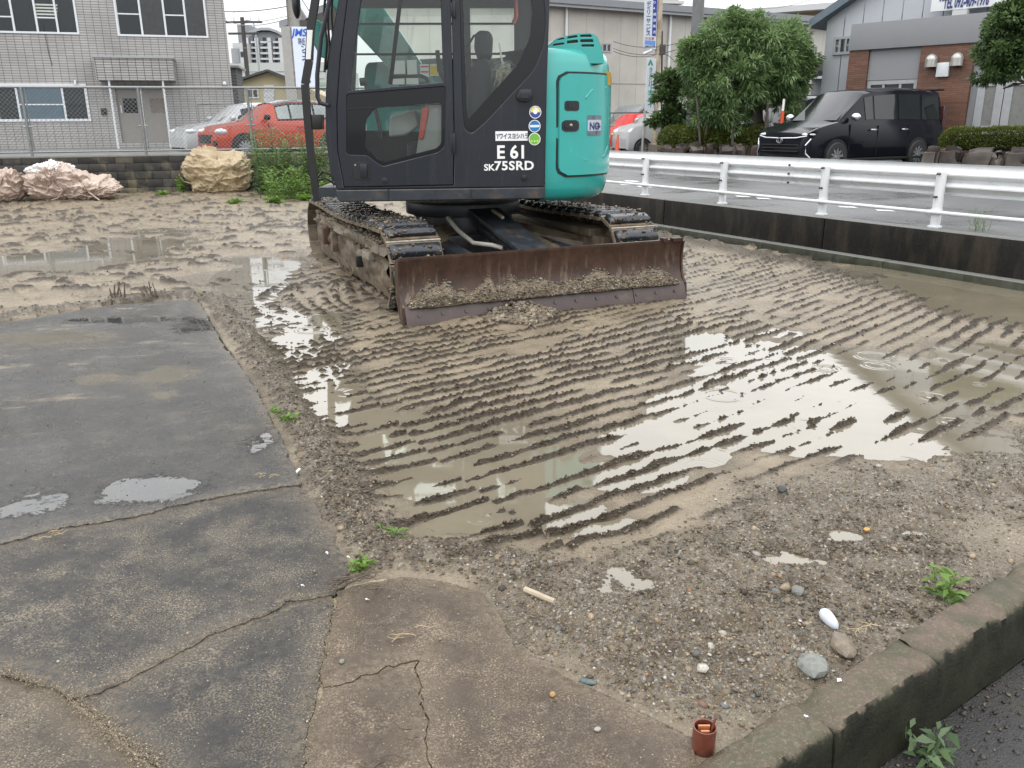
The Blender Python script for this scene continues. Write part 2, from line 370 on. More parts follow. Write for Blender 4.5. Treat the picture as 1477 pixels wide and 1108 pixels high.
ground_me = ground_mesh(); ground_me.materials.append(M_MUD)
link('mud_ground', ground_me, kind='structure', recenter=False, label='wet churned mud ground with crawler ridges across the yard')

# muddy standing water, one level sheet; the mud rises through it
def water_material(name, col, ring_scale=3.2, ring=.5, rip=.25):
    m, t, b = nmat(name); P = gpos(t)
    n = tnoise(t, 1.3, 4, .6, P, .6); c = mixc(t, rng(t, n, .35, .65, 0, 1), tuple(k*.86 for k in col), tuple(k*1.1 for k in col))
    t.links.new(c, b.inputs['Base Color']); b.inputs['Roughness'].default_value = .035; b.inputs['IOR'].default_value = 1.75
    hs = tnoise(t, 7, 2, .5, P); 
    v = t.nodes.new('ShaderNodeTexVoronoi'); v.inputs['Scale'].default_value = ring_scale; t.links.new(P, v.inputs['Vector'])
    d = v.outputs['Distance']; s = t.nodes.new('ShaderNodeSeparateColor'); t.links.new(v.outputs['Color'], s.inputs[0])
    fr = math_(t, 'SINE', math_(t, 'MULTIPLY', d, 62.)); rad = math_(t, 'MULTIPLY', s.outputs[0], .38)
    env = math_(t, 'SUBTRACT', 1, math_(t, 'MINIMUM', math_(t, 'MULTIPLY', math_(t, 'ABSOLUTE', math_(t, 'SUBTRACT', d, rad)), 7), 1))
    on = math_(t, 'GREATER_THAN', s.outputs[1], .35)
    rings = math_(t, 'MULTIPLY', math_(t, 'MULTIPLY', fr, env), math_(t, 'MULTIPLY', on, ring))
    bump(t, b, math_(t, 'ADD', rings, math_(t, 'MULTIPLY', hs, rip)), .20, .006)
    return m
M_WATER = water_material('muddy_water', (.168, .145, .103))
w = MB(); w.add([tuple((*p, 0.)) for p in gp((335, 372), (1040, 362), (1330, 392), (1600, 440), (1700, 640), (1500, 780), (1280, 900), (1020, 1040), (900, 1000), (760, 930), (700, 850), (560, 810), (500, 760), (430, 640), (370, 540), (325, 470), (290, 415))], [tuple(range(17))])
w.build('puddle_water', M_WATER, kind='structure', label='muddy rainwater standing between the crawler ridges')
w = MB(); w.add([(-11, 8.2, .003), (-3.6, 8.2, .003), (-3.6, 11, .003), (-3.8, 17, .003), (-13, 17, .003)], [(0, 1, 2, 3, 4)])
w.build('puddle_water', M_WATER, kind='structure', label='brown puddle on the churned mud behind the slab')
for o in bpy.data.objects:
    if o.name.startswith('puddle_water') and o.data.polygons[0].normal.z < 0: o.data.flip_normals()

# ------------------------------------------------------------------ loose stones and crumbs (merged: past counting)
_ico = None
def ico():
    global _ico
    if _ico is None:
        bm = bmesh.new(); bmesh.ops.create_icosphere(bm, subdivisions=1, radius=1)
        _ico = (np.array([v.co[:] for v in bm.verts]), np.array([[v.index for v in f.verts] for f in bm.faces])); bm.free()
    return _ico
def rocks(name, P, size, col, mat, flat=.65, jit=.52, seed=1, **kw):
    V, Fc = ico(); n = len(P); nv = len(V); r = np.random.default_rng(seed)
    vv = V[None]*(1+(r.random((n, nv, 1))-.5)*2*jit)
    sc = size[:, None, None]*np.stack([.75+.6*r.random(n), .75+.6*r.random(n), flat*(.7+.6*r.random(n))], -1)[:, None, :]
    vv = vv*sc; a = r.random(n)*6.283; ca, sa = np.cos(a)[:, None], np.sin(a)[:, None]; tl = (r.random(n)-.5)[:, None]*.9
    x, y, z = vv[..., 0], vv[..., 1], vv[..., 2]
    y, z = y*np.cos(tl)-z*np.sin(tl), y*np.sin(tl)+z*np.cos(tl)
    vv = np.stack([x*ca-y*sa, x*sa+y*ca, z], -1) + P[:, None, :]
    q = (Fc[None] + (np.arange(n)*nv)[:, None, None]).reshape(-1, 3)
    me = bpy.data.meshes.new(name); me.vertices.add(n*nv); me.vertices.foreach_set('co', vv.astype(np.float32).ravel())
    me.loops.add(q.size); me.loops.foreach_set('vertex_index', q.astype(np.int32).ravel()); me.polygons.add(len(q))
    me.polygons.foreach_set('loop_start', np.arange(0, q.size, 3, dtype=np.int32)); me.update(calc_edges=True)
    at = me.attributes.new('tint', 'FLOAT_COLOR', 'POINT'); cc_ = np.repeat(np.concatenate([col, np.ones((n, 1))], 1), nv, 0)
    at.data.foreach_set('color', cc_.astype(np.float32).ravel()); me.materials.append(mat)
    return link(name, me, recenter=False, **kw)
def rock_material(name='wet_stone', rough=.46):
    m, t, b = nmat(name); P = gpos(t); c = mixc(t, rng(t, tnoise(t, 90, 4, .6, P), .3, .7, 0, .6), attr(t, 'tint', 'Color'), (.085, .068, .048))
    t.links.new(c, b.inputs['Base Color']); b.inputs['Roughness'].default_value = rough; b.inputs['Specular IOR Level'].default_value = .3; bump(t, b, tnoise(t, 160, 3, .6, P), .4, .004); return m
M_ROCK = rock_material()
def pick(r, n, pal, wts):
    pal = np.array(pal); c = pal[r.choice(len(pal), n, p=np.array(wts)/sum(wts))]; return c*(.45+1.0*r.random((n, 1)))
STONE = [(.27, .21, .14), (.19, .145, .095), (.10, .078, .056), (.25, .235, .21), (.115, .12, .12), (.38, .355, .31), (.035, .035, .038), (.26, .14, .06), (.18, .10, .075)]
SW = [30, 26, 22, 12, 8, 6, 6, 1.6, 2]
def scatter(n, sampler, seed): 
    r = np.random.default_rng(seed); x, y = sampler(r, n); h, c, g, w_ = ground_height(x, y); return r, x, y, h, c, g, w_
def polar(r, n, a0, a1, r0, r1, p=1.6):
    th = a0+(a1-a0)*r.random(n); rr = r0*(r1/r0)**(r.random(n)**p); return rr*np.sin(th), rr*np.cos(th)
# gravel: lower right field and the rim along the slab
r, x, y, h, c, g, w_ = scatter(150000, lambda r, n: polar(r, n, -.62, .75, 1.9, 7.5, 1.15), 3)
k = (r.random(len(x)) < g*.55) & (h > -.012) & ((x-K0.x)*KN.x+(y-K0.y)*KN.y < .0) & (pdist(x, y, SLAB_ALL) < 0)
x, y, h = x[k][:38000], y[k][:38000], h[k][:38000]; sz = .0019 + .0046*r.random(len(x))**2.8 + .012*(r.random(len(x)) < .018)*r.random(len(x))
rocks('gravel', np.stack([x, y, h+sz*.08], -1), sz, pick(r, len(x), STONE, SW), M_ROCK, seed=5, kind='stuff', label='mixed wet gravel strewn over the muddy soil')
# crumbs of earth on the ridges and lumps
r, x, y, h, c, g, w_ = scatter(190000, lambda r, n: polar(r, n, -.66, .78, 2.5, 15, 1.0), 8)
k = (r.random(len(x)) < c*.75) & (h > .004) & (pdist(x, y, SLAB_ALL) < -.01) & ((x-ROAD_P.x)*ROAD_N.x+(y-ROAD_P.y)*ROAD_N.y < -.02) & ((x-K0.x)*KN.x+(y-K0.y)*KN.y < .0)
k &= (r.random(len(x)) < np.clip(1.5-np.hypot(x, y)*.12, .15, 1)); x, y, h = x[k][:26000], y[k][:26000], h[k][:26000]; sz = (.0025 + .0065*r.random(len(x))**2)*np.clip(.7+np.hypot(x, y)*.06, .8, 1.3)
rocks('soil_crumbs', np.stack([x, y, h+sz*.2], -1), sz, pick(r, len(x), [(.075, .059, .040), (.055, .043, .030), (.15, .118, .080), (.040, .031, .022), (.30, .26, .20)], [30, 30, 20, 20, 4]), M_ROCK, seed=6, kind='stuff', label='crumbs of dark earth piled on the crawler ridges')
# ================================================================== CONCRETE SLABS
def slab_material(name, c1, c2, streak, wetness=.5, tan=(.33, .265, .175), warm=0.):
    m, t, b = nmat(name); P = gpos(t)
    n1 = tnoise(t, 1.7, 6, .65, P); n2 = tnoise(t, 38, 6, .75, P); n3 = tnoise(t, 170, 4, .7, P); n4 = tnoise(t, 6, 6, .7, P)
    c = mixc(t, rng(t, n1, .35, .65, 0, 1), c1, c2)
    c = mixc(t, rng(t, n2, .35, .65, 0, .7), c, tuple(k*.35 for k in c1)); c = mixc(t, rng(t, n4, .5, .68, 0, .45), c, tuple(k*1.35 for k in c2)); c = mixc(t, rng(t, tnoise(t, .75, 5, .6, P, .5), .42, .62, 0, .75), c, tuple(k*.55 for k in c1))
    # fine pale aggregate, sandy silt caught in the pores
    c = mixc(t, rng(t, math_(t, 'MULTIPLY', rng(t, n3, .48, .62, 0, 1), rng(t, n4, .40, .66, .05, 1)), 0, 1, 0, warm), c, tan)
    v = t.nodes.new('ShaderNodeTexVoronoi'); v.inputs['Scale'].default_value = 95; t.links.new(P, v.inputs['Vector'])
    s = t.nodes.new('ShaderNodeSeparateColor'); t.links.new(v.outputs['Color'], s.inputs[0])
    chip = math_(t, 'MULTIPLY', math_(t, 'LESS_THAN', v.outputs['Distance'], .20), math_(t, 'GREATER_THAN', s.outputs[0], rng(t, tnoise(t, 2.6, 5, .7, P), .40, .66, .99, .62)))
    c = mixc(t, math_(t, 'MULTIPLY', chip, .7), c, (.40, .34, .25))
    # washed mud streaks
    mp = t.nodes.new('ShaderNodeMapping'); mp.inputs['Scale'].default_value = (.8, 4.6, 1); mp.inputs['Rotation'].default_value = (0, 0, -.22); t.links.new(P, mp.inputs[0])
    st = tnoise(t, 1.5, 7, .68, mp.outputs[0], .5); sxyz = t.nodes.new('ShaderNodeSeparateXYZ'); t.links.new(P, sxyz.inputs[0])
    band = math_(t, 'MULTIPLY', rng(t, sxyz.outputs[1], 3.4, 4.4, 0, 1), rng(t, sxyz.outputs[0], -1.9, -3.2, .25, 1))
    c = mixc(t, math_(t, 'MULTIPLY', math_(t, 'MULTIPLY', rng(t, st, .55, .66, 0, 1), math_(t, 'MULTIPLY', band, rng(t, n4, .42, .6, .0, 1))), streak), c, (.27, .215, .14))
    edge = rng(t, math_(t, 'ADD', attr(t, 'edge'), math_(t, 'MULTIPLY', math_(t, 'SUBTRACT', n4, .5), .25)), .0, .09, .6, 0)
    c = mixc(t, math_(t, 'MULTIPLY', edge, rng(t, n2, .42, .6, .0, 1)), c, (.20, .16, .11))
    t.links.new(c, b.inputs['Base Color'])
    wet = rng(t, tnoise(t, 1.3, 6, .68, P, .8), .38, .62, .07 if wetness < .6 else .13, .42 if wetness < .6 else .13 + .30*wetness)
    wet = math_(t, 'ADD', wet, rng(t, n2, .35, .7, 0, .10 if wetness < .6 else .18)); t.links.new(wet, b.inputs['Roughness']); b.inputs['Specular IOR Level'].default_value = .55
    # rain lying in shallow dips: smooth, silt-coloured where it is muddy
    ed = math_(t, 'MULTIPLY', math_(t, 'ADD', math_(t, 'SUBTRACT', tnoise(t, 5, 7, .78, P, .6), .5), math_(t, 'MULTIPLY', math_(t, 'SUBTRACT', n2, .5), .35)), 2.3)
    pm = rng(t, math_(t, 'ADD', attr(t, 'puddle'), ed), .50, .60, 0, 1); sm = rng(t, math_(t, 'ADD', attr(t, 'silt'), ed), .40, .80, 0, .8)
    damp = rng(t, math_(t, 'ADD', attr(t, 'puddle'), ed), .15, .5, 0, .5)
    c = mixc(t, sm, c, (.105, .088, .058)); c = mixc(t, damp, c, tuple(k*.5 for k in c1)); t.links.new(c, b.inputs['Base Color'])
    anyp = math_(t, 'MAXIMUM', pm, sm); inv = math_(t, 'SUBTRACT', 1, anyp); wet = math_(t, 'ADD', math_(t, 'MULTIPLY', wet, inv), math_(t, 'MULTIPLY', anyp, .035)); t.links.new(wet, b.inputs['Roughness'])
    b.inputs['IOR'].default_value = 1.5
    t.links.new(rng(t, anyp, 0, 1, .62 if wetness < .6 else .32, .62), b.inputs['Specular IOR Level']); rel = math_(t, 'MULTIPLY', math_(t, 'ADD', math_(t, 'MULTIPLY', n2, 1.2), math_(t, 'MULTIPLY', n3, .9)), inv)
    bump(t, b, math_(t, 'ADD', rel, math_(t, 'MULTIPLY', tnoise(t, 24, 3, .5, P), math_(t, 'MULTIPLY', anyp, .06))), .75 if wetness < .6 else .5, .006)
    return m
SPUD = []
def film(x, y, rx, ry, silt=False):
    c = G(x, y, .035); a = (G(x+rx, y, .035)-G(x-rx, y, .035)).x/2; b2 = (G(x, y-ry, .035)-G(x, y+ry, .035)).y/2; SPUD.append((c.x, c.y, a, b2, silt))
film(215, 708, 62, 18); film(52, 728, 44, 18); film(240, 543, 40, 14, True); film(150, 548, 34, 8, True); film(70, 488, 90, 10, True); film(235, 571, 22, 7, True); film(290, 470, 30, 9); film(180, 462, 80, 4); film(375, 640, 16, 14)
M_SLAB_A = slab_material('wet_concrete', (.036, .036, .035), (.066, .063, .058), 1.0, .5, warm=.25)
M_SLAB_B = slab_material('old_concrete', (.034, .033, .032), (.056, .051, .046), .2, .9, warm=.75)
M_SLAB_E = slab_material('brown_concrete', (.080, .057, .040), (.125, .092, .064), 0, 1.4, (.34, .275, .19), warm=.75)
M_SLAB_D = slab_material('sandy_concrete', (.060, .050, .038), (.110, .088, .062), 0, 1.2, (.34, .275, .19), warm=.85)
def jag(poly, amp=.006, step=.011, seed=1, keep=()):
    outp = []
    n = len(poly)
    for i in range(n):
        a = Vector(poly[i]); b = Vector(poly[(i+1) % n]); L = (b-a).length; k = max(1, int(L/step)) if L < 2.2 else max(1, int(L/.15))
        for j in range(k): p = a.lerp(b, j/k); outp.append(p)
    xs = np.array([p.x for p in outp]); ys = np.array([p.y for p in outp])
    dx = (fbm(xs*14, ys*14, 5, seed, .72)-.5)*amp*7.5; dy = (fbm(xs*14, ys*14, 5, seed+50, .72)-.5)*amp*7.5
    return [(xs[i]+dx[i], ys[i]+dy[i]) for i in range(len(outp))]
def inset(poly, g):
    n = len(poly); A = sum(poly[i][0]*poly[(i+1) % n][1]-poly[(i+1) % n][0]*poly[i][1] for i in range(n)); s = 1 if A > 0 else -1; res = []
    for i in range(n):
        a, b, c = Vector(poly[i-1]), Vector(poly[i]), Vector(poly[(i+1) % n]); d = (c-a); d = d.normalized() if d.length else Vector((1, 0))
        gg = g*(.35+1.3*float(vnoise(b.x*5, b.y*5, 8))); res.append((b.x - s*d.y*gg, b.y + s*d.x*gg))
    return res
def slab_piece(poly, mat, parent, z=.035, g=.003, amp=.006, tilt=(0, 0)):
    pts = jag(poly, amp); pts = inset(pts, g); bm = bmesh.new()
    from mathutils.geometry import delaunay_2d_cdt
    xs = [p[0] for p in pts]; ys = [p[1] for p in pts]
    # interior samples so that the top can sag and roll a little
    gx, gy = np.meshgrid(np.arange(max(min(xs), -5), max(xs), .055), np.arange(max(min(ys), 1.2), max(ys), .055)); d = pdist(gx.ravel(), gy.ravel(), pts)
    ins = [(a, b_) for a, b_, k in zip(gx.ravel(), gy.ravel(), d) if k > .03]
    N = len(pts); r = delaunay_2d_cdt([Vector(p) for p in pts] + [Vector(p) for p in ins], [(i, (i+1) % N) for i in range(N)], [list(range(N))], 1, 1e-5)
    vs = np.array([(v.x, v.y) for v in r[0]]); dd = np.abs(pdist(vs[:, 0], vs[:, 1], pts))
    h = z + .010*(fbm(vs[:, 0]*1.3, vs[:, 1]*1.3, 3, 33)-.5) - .007*np.exp(-(dd/.012)**2)
    vv = [bm.verts.new((a, b_, c)) for (a, b_), c in zip(vs, h)]
    for f in r[2]:
        try: bm.faces.new([vv[i] for i in f])
        except ValueError: pass
    bnd = [e for e in bm.edges if len(e.link_faces) == 1]; ex = bmesh.ops.extrude_edge_only(bm, edges=bnd)
    for v in [q for q in ex['geom'] if isinstance(q, bmesh.types.BMVert)]: v.co.z = -.12
    bmesh.ops.recalc_face_normals(bm, faces=bm.faces)
    me = bpy.data.meshes.new('slab'); bm.to_mesh(me); bm.free()
    if sum(p.normal.z*p.area for p in me.polygons if abs(p.normal.z) > .7) < 0: me.flip_normals()
    co = np.empty(len(me.vertices)*3); me.vertices.foreach_get('co', co); co = co.reshape(-1, 3)
    at = me.attributes.new('edge', 'FLOAT', 'POINT'); at.data.foreach_set('value', np.abs(pdist(co[:, 0], co[:, 1], pts)).astype(np.float32))
    for nm, fl in (('puddle', False), ('silt', True)):
        q = np.zeros(len(co))
        for (cx, cy, rx, ry, k) in SPUD:
            if k == fl: q = np.maximum(q, 1.15*np.exp(-.62*(((co[:, 0]-cx)/rx)**2+((co[:, 1]-cy)/ry)**2)))
        at = me.attributes.new(nm, 'FLOAT', 'POINT'); at.data.foreach_set('value', q.astype(np.float32))
    me.polygons.foreach_set('use_smooth', [True]*len(me.polygons)); me.set_sharp_from_angle(angle=.9); me.materials.append(mat)
    return link('slab', me, parent)
ZS = .035
g_ = lambda *p: gp(*p, z=ZS)
slabs = thing('concrete_pavement', (-1.5, 3, 0), 'cracked wet concrete slabs at the edge of the muddy yard', kind='structure')
J = g_((430, 698), (330, 714), (262, 728), (200, 744), (80, 764), (0, 785)); Jl = [(-9, J[-1][1]+ (J[-1][1]-J[-2][1])*18)]
C1 = g_((484, 852), (440, 860), (410, 864), (378, 886), (330, 901), (300, 913), (262, 934), (240, 946), (205, 963), (170, 983), (130, 996), (100, 1002))
C2l = g_((62, 984), (30, 976), (0, 965)); C2lx = [(-9, C2l[-1][1]+2.2)]
C3 = g_((132, 1032), (160, 1053), (200, 1085), (230, 1108)); C3x = [(-.9, -1.2)]
RB = g_((484, 878), (470, 932), (462, 975), (455, 1010), (446, 1060), (440, 1108)); RBx = [(-.5, -1.2)]
edgeA = g_((0, 466), (150, 441), (262, 432), (290, 436), (306, 468), (324, 500), (350, 530), (372, 562), (402, 622), (436, 695))
a_ = slab_piece([(-9, 7.1)] + edgeA + J + Jl, M_SLAB_A, slabs, ZS+.006, .0045)
b_ = slab_piece(J[::-1] + g_((440, 705), (468, 752), (503, 815), (494, 842)) + C1 + C2l + C2lx + Jl, M_SLAB_B, slabs, ZS, .0045); b_['label'] = 'dark slab with a pale crack below it'
c_ = slab_piece(C1[::-1][:] + [] + RB + RBx + C3x + C3[::-1], M_SLAB_B, slabs, ZS-.004, .005)
d_ = slab_piece(C2lx + C2l[::-1] + [C1[-1]] + C3 + C3x + [(-9, -1.2)], M_SLAB_D, slabs, ZS-.006, .006)
K1 = g_((465, 990), (495, 980), (530, 970), (562, 958), (600, 950)); K2 = g_((603, 968), (607, 1000), (612, 1030), (615, 1060), (618, 1090)); K2x = [(-.10, 1.45), (-.06, -1.2)]
top = g_((490, 850), (508, 842), (540, 836), (590, 830), (650, 840), (702, 856), (727, 888), (747, 933), (802, 968), (872, 998), (932, 1028), (1000, 1058)) + [(.44, 1.62), (.38, -1.2)]
e1 = slab_piece(K1 + K2 + K2x + RBx + RB[::-1][:3], M_SLAB_E, slabs, ZS-.002, .0028)
e2 = slab_piece(top + K2x[::-1] + K2[::-1] + K1[::-1] + RB[:3][::-1], M_SLAB_E, slabs, ZS, .0028); e1['label'] = e2['label'] = 'brown sandy slab with hairline cracks'
bed = MB(); bed.add([(-9, -1.3, .016), (.3, -1.3, .016), (.36, 1.5, .016), (-.3, 2.5, .016), (-.75, 2.8, .016), (-1.2, 3.6, .016), (-9, 6.5, .016)], [(0, 1, 2, 3, 4, 5, 6)])
M_SAND = simple('joint_sand', (.30, .245, .165), .5, var=.5, scale=60, bmp=.6, bscale=140)
bed.build('joint_sand', M_SAND, kind='stuff', label='pale sand washed into the slab cracks')
# sand and grit lifted along the cracks
def along(path, n, spread, r):
    P = [Vector(p[:2]) for p in path]; L = [0]
    for i in range(len(P)-1): L.append(L[-1]+(P[i+1]-P[i]).length)
    u = r.random(n)*L[-1]; i = np.clip(np.searchsorted(L, u)-1, 0, len(P)-2); A = np.array(P)[i]; B = np.array(P)[i+1]; f = ((u-np.array(L)[i])/(np.array(L)[i+1]-np.array(L)[i]+1e-9))[:, None]
    return A+(B-A)*f + r.normal(0, 1, (n, 2))*spread
r = np.random.default_rng(12); pts = []; 
for path, n, sp in ((C1, 900, .005), (C2l+[C1[-1]], 1300, .012), ([C1[-1]]+C3, 3200, .020), (J, 700, .008), (RB, 1000, .012), (K1, 60, .005), (K2, 30, .004)): pts.append(along(path, n, sp, r))
pts = np.concatenate(pts); sz = .0006+.0017*r.random(len(pts))**3
rocks('joint_grit', np.concatenate([pts, (ZS+.003*np.ones((len(pts), 1)))], 1), sz, pick(r, len(pts), [(.26, .205, .135), (.36, .30, .215), (.12, .095, .065)], [5, 3, 2]), M_ROCK, seed=9, kind='stuff', label='sandy grit lining the cracks between slabs')
# scattered grit on the slabs
x = -3.5+4*r.random(2600); y = 1.5+4.6*r.random(2600); k = pdist(x, y, SLAB_ALL) > .03; x, y = x[k], y[k]; sz = .0012+.0035*r.random(len(x))**5
rocks('slab_grit', np.stack([x, y, np.full(len(x), ZS+.008)], -1), sz, pick(r, len(x), STONE, [4, 4, 4, 3, 3, 1.2, 2, .6, 1]), M_ROCK, seed=10, kind='stuff', label='tiny pebbles and grit dotted over the slabs')
# ================================================================== KERB AND LOW ASPHALT, LOWER RIGHT
M_KERB = simple('mossy_concrete', (.155, .135, .105), .45, var=.45, scale=9, bmp=.6, bscale=70, dirt=(.085, .095, .045), dirt_amt=.6, dirt_scale=7)
M_KERBD = simple('dark_mossy_concrete', (.045, .050, .032), .4, var=.4, scale=8, bmp=.6, bscale=60, dirt=(.06, .075, .03), dirt_amt=.5, dirt_scale=6)
kerb = thing('concrete_kerb', (.8, 1.9, 0), 'mossy broken concrete kerb between the gravel and the low asphalt', kind='structure')
u1 = 0.; u2 = (Vector(V2(G(1294, 920, .06)))-K0).dot(KD)
def kerb_block(a, b, z, off, top_in=0., seed=0):
    bm = bmesh.new(); W_ = .135; nx = max(2, int((b-a)/.012)); prof = [(0, -.05), (0.0, -.012), (.008, 0), (.03, .001), (.06, 0), (.1, 0), (W_-.012, -.001), (W_, -.014), (W_+.002, -.06), (W_+.004, -.12), (W_+.006, -.24)]
    rows = []
    for i in range(nx+1):
        s = a+(b-a)*i/nx; e = min(i, nx-i)*(b-a)/nx; row = []
        for j, (o, zz) in enumerate(prof):
            n1 = float(fbm(s*16+seed, o*40, 4, 3+seed, .6))-.5; n2 = float(fbm(s*50, o*90, 3, 13+seed))-.5
            n3 = max(0, float(fbm(s*7+seed*3, o*12+seed, 3, 23))-.56)*4; dz = (.014*n1+.008*n2-.020*n3)*(1 if zz > -.03 else .3) - (.006*math.exp(-e/.006) if zz > -.03 else 0); dy = .022*n1+.008*n2-.02*n3*(o > .06)
            p = K0+KD*s+KN*(o+off+dy*(1 if j in (0, 1, 2, 6, 7, 8) else .3)); row.append(bm.verts.new((p.x, p.y, z+zz+dz)))
        rows.append(row)
    for i in range(nx):
        for j in range(len(prof)-1): bm.faces.new((rows[i][j], rows[i+1][j], rows[i+1][j+1], rows[i][j+1]))
    for rw in (rows[0], rows[-1]): bm.faces.new(rw)
    bmesh.ops.recalc_face_normals(bm, faces=bm.faces); me = bpy.data.meshes.new('kerb_block'); bm.to_mesh(me); bm.free()
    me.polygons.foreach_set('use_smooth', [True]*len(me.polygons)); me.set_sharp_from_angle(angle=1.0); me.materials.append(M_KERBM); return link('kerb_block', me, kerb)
m, t, b = nmat('kerb_stone'); P = gpos(t); sx_ = t.nodes.new('ShaderNodeSeparateXYZ'); t.links.new(P, sx_.inputs[0])
n1 = tnoise(t, 9, 6, .65, P); n2 = tnoise(t, 80, 5, .7, P); n3 = tnoise(t, 5, 4, .6, P)
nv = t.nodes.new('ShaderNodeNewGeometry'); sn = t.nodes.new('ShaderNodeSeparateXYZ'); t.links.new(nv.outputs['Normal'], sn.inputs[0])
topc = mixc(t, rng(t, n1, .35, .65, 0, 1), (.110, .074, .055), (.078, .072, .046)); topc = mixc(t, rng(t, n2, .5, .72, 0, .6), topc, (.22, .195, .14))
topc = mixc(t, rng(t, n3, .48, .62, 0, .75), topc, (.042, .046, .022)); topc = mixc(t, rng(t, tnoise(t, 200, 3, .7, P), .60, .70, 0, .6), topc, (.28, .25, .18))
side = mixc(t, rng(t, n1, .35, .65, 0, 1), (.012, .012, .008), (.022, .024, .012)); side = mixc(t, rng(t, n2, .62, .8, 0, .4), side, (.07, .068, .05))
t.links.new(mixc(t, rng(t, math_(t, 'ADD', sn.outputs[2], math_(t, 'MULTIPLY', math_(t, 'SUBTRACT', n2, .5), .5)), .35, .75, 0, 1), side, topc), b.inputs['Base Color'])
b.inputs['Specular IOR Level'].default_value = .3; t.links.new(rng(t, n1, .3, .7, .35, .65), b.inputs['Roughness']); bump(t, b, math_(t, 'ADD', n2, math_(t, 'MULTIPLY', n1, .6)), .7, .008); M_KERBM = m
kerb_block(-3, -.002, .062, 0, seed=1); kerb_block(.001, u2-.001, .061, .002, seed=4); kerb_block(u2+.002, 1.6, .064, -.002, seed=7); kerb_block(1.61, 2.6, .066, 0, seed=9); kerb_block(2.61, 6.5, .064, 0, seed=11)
M_ASPH_D = simple('wet_dark_asphalt', (.032, .031, .031), .33, var=.5, scale=150, bmp=1., bscale=170, dirt=(.07, .058, .042), dirt_amt=.35, dirt_scale=4)
w = MB(); e0 = K0-KD*5+KN*.135; e1_ = K0+KD*9+KN*.135; w.add([(e0.x, e0.y, -.185), (e0.x+12, e0.y-9, -.185), (e1_.x+14, e1_.y-6, -.185), (e1_.x, e1_.y, -.185)], [(0, 1, 2, 3)])
w.build('low_asphalt', M_ASPH_D, kind='structure', label='dark wet asphalt below the mossy kerb')
r = np.random.default_rng(77); n = 1800; s = -1+4*r.random(n); o = .14+.5*r.random(n)**1.6; P_ = np.array([K0+KD*a_+KN*b_ for a_, b_ in zip(s, o)])
rocks('asphalt_grit', np.concatenate([P_, np.full((n, 1), -.182)], 1), .002+.006*r.random(n)**3, pick(r, n, [(.06, .055, .05), (.1, .085, .06), (.03, .03, .03), (.2, .18, .15)], [5, 3, 4, .5]), M_ROCK, seed=3, kind='stuff', label='dark grit and leaf litter on the wet asphalt')

# ================================================================== GROUND SHEETS, ROAD
M_FAR = simple('distant_ground', (.10, .10, .095), .7, var=.2, scale=.3)
w = MB(); 
for i in range(48):
    pass
w.add([(-900, -300, -.6), (900, -300, -.6), (900, 1500, -.6), (-900, 1500, -.6)], [(0, 1, 2, 3)]); w.build('ground', M_FAR, kind='structure', label='flat town ground running to the horizon')
RZ = .43
RF = Frame(ROAD_N*8.14, 0); 
def rp(perp, al, z=0): p = ROAD_N*perp + ROAD_D*al; return Vector((p.x, p.y, z))
m, t, b = nmat('wet_road'); P = gpos(t); n1 = tnoise(t, .9, 5, .6, P); n2 = tnoise(t, 130, 4, .7, P)
t.links.new(mixc(t, rng(t, n2, .35, .7, 0, 1), mixc(t, rng(t, n1, .35, .65, 0, 1), (.075, .076, .078), (.10, .10, .10)), (.13, .13, .13)), b.inputs['Base Color'])
t.links.new(rng(t, n1, .35, .65, .22, .5), b.inputs['Roughness']); bump(t, b, n2, .4, .005); M_ROAD = m
w = MB(); 
w.add([rp(8.14, -40, RZ), rp(40, -40, RZ), rp(40, 18.6, RZ), rp(40, 70, RZ), rp(8.14, 70, RZ)], [(0, 1, 2, 3, 4)]); w.build('road', M_ROAD, kind='structure', label='wet grey asphalt road beyond the guard rail')
M_PAINT = simple('road_paint', (.62, .62, .60), .45, var=.2, scale=30, dirt=(.2, .2, .19), dirt_amt=.5, dirt_scale=14)
def road_mark(pts, lab):
    w = MB(); P4 = [G(x, y, RZ+.004) for x, y in pts]; w.add([tuple(p) for p in P4], [tuple(range(len(P4)))]); o = w.build('road_marking', M_PAINT, kind='structure', label=lab)
    if o.data.polygons[0].normal.z < 0: o.data.flip_normals()
for i, (x0, y0) in enumerate(((1208, 297), (1232, 294.5), (1262, 302), (1285, 300.5), (1308, 303), (1340, 306))):
    road_mark([(x0, y0), (x0+24, y0+1), (x0+30, y0+3.2), (x0+4, y0+2)], 'short worn white dash painted on the wet road')
for i, (x0, y0) in enumerate(((893, 265), (918, 268), (1060, 282), (1090, 285), (900, 260))):
    road_mark([(x0, y0), (x0+18, y0+.8), (x0+24, y0+2.6), (x0+3, y0+1.8)], 'worn white dash painted on the road near the excavator')
road_mark([(880, 240), (880, 242.5), (1500, 283), (1500, 279)], 'long white edge line along the road')
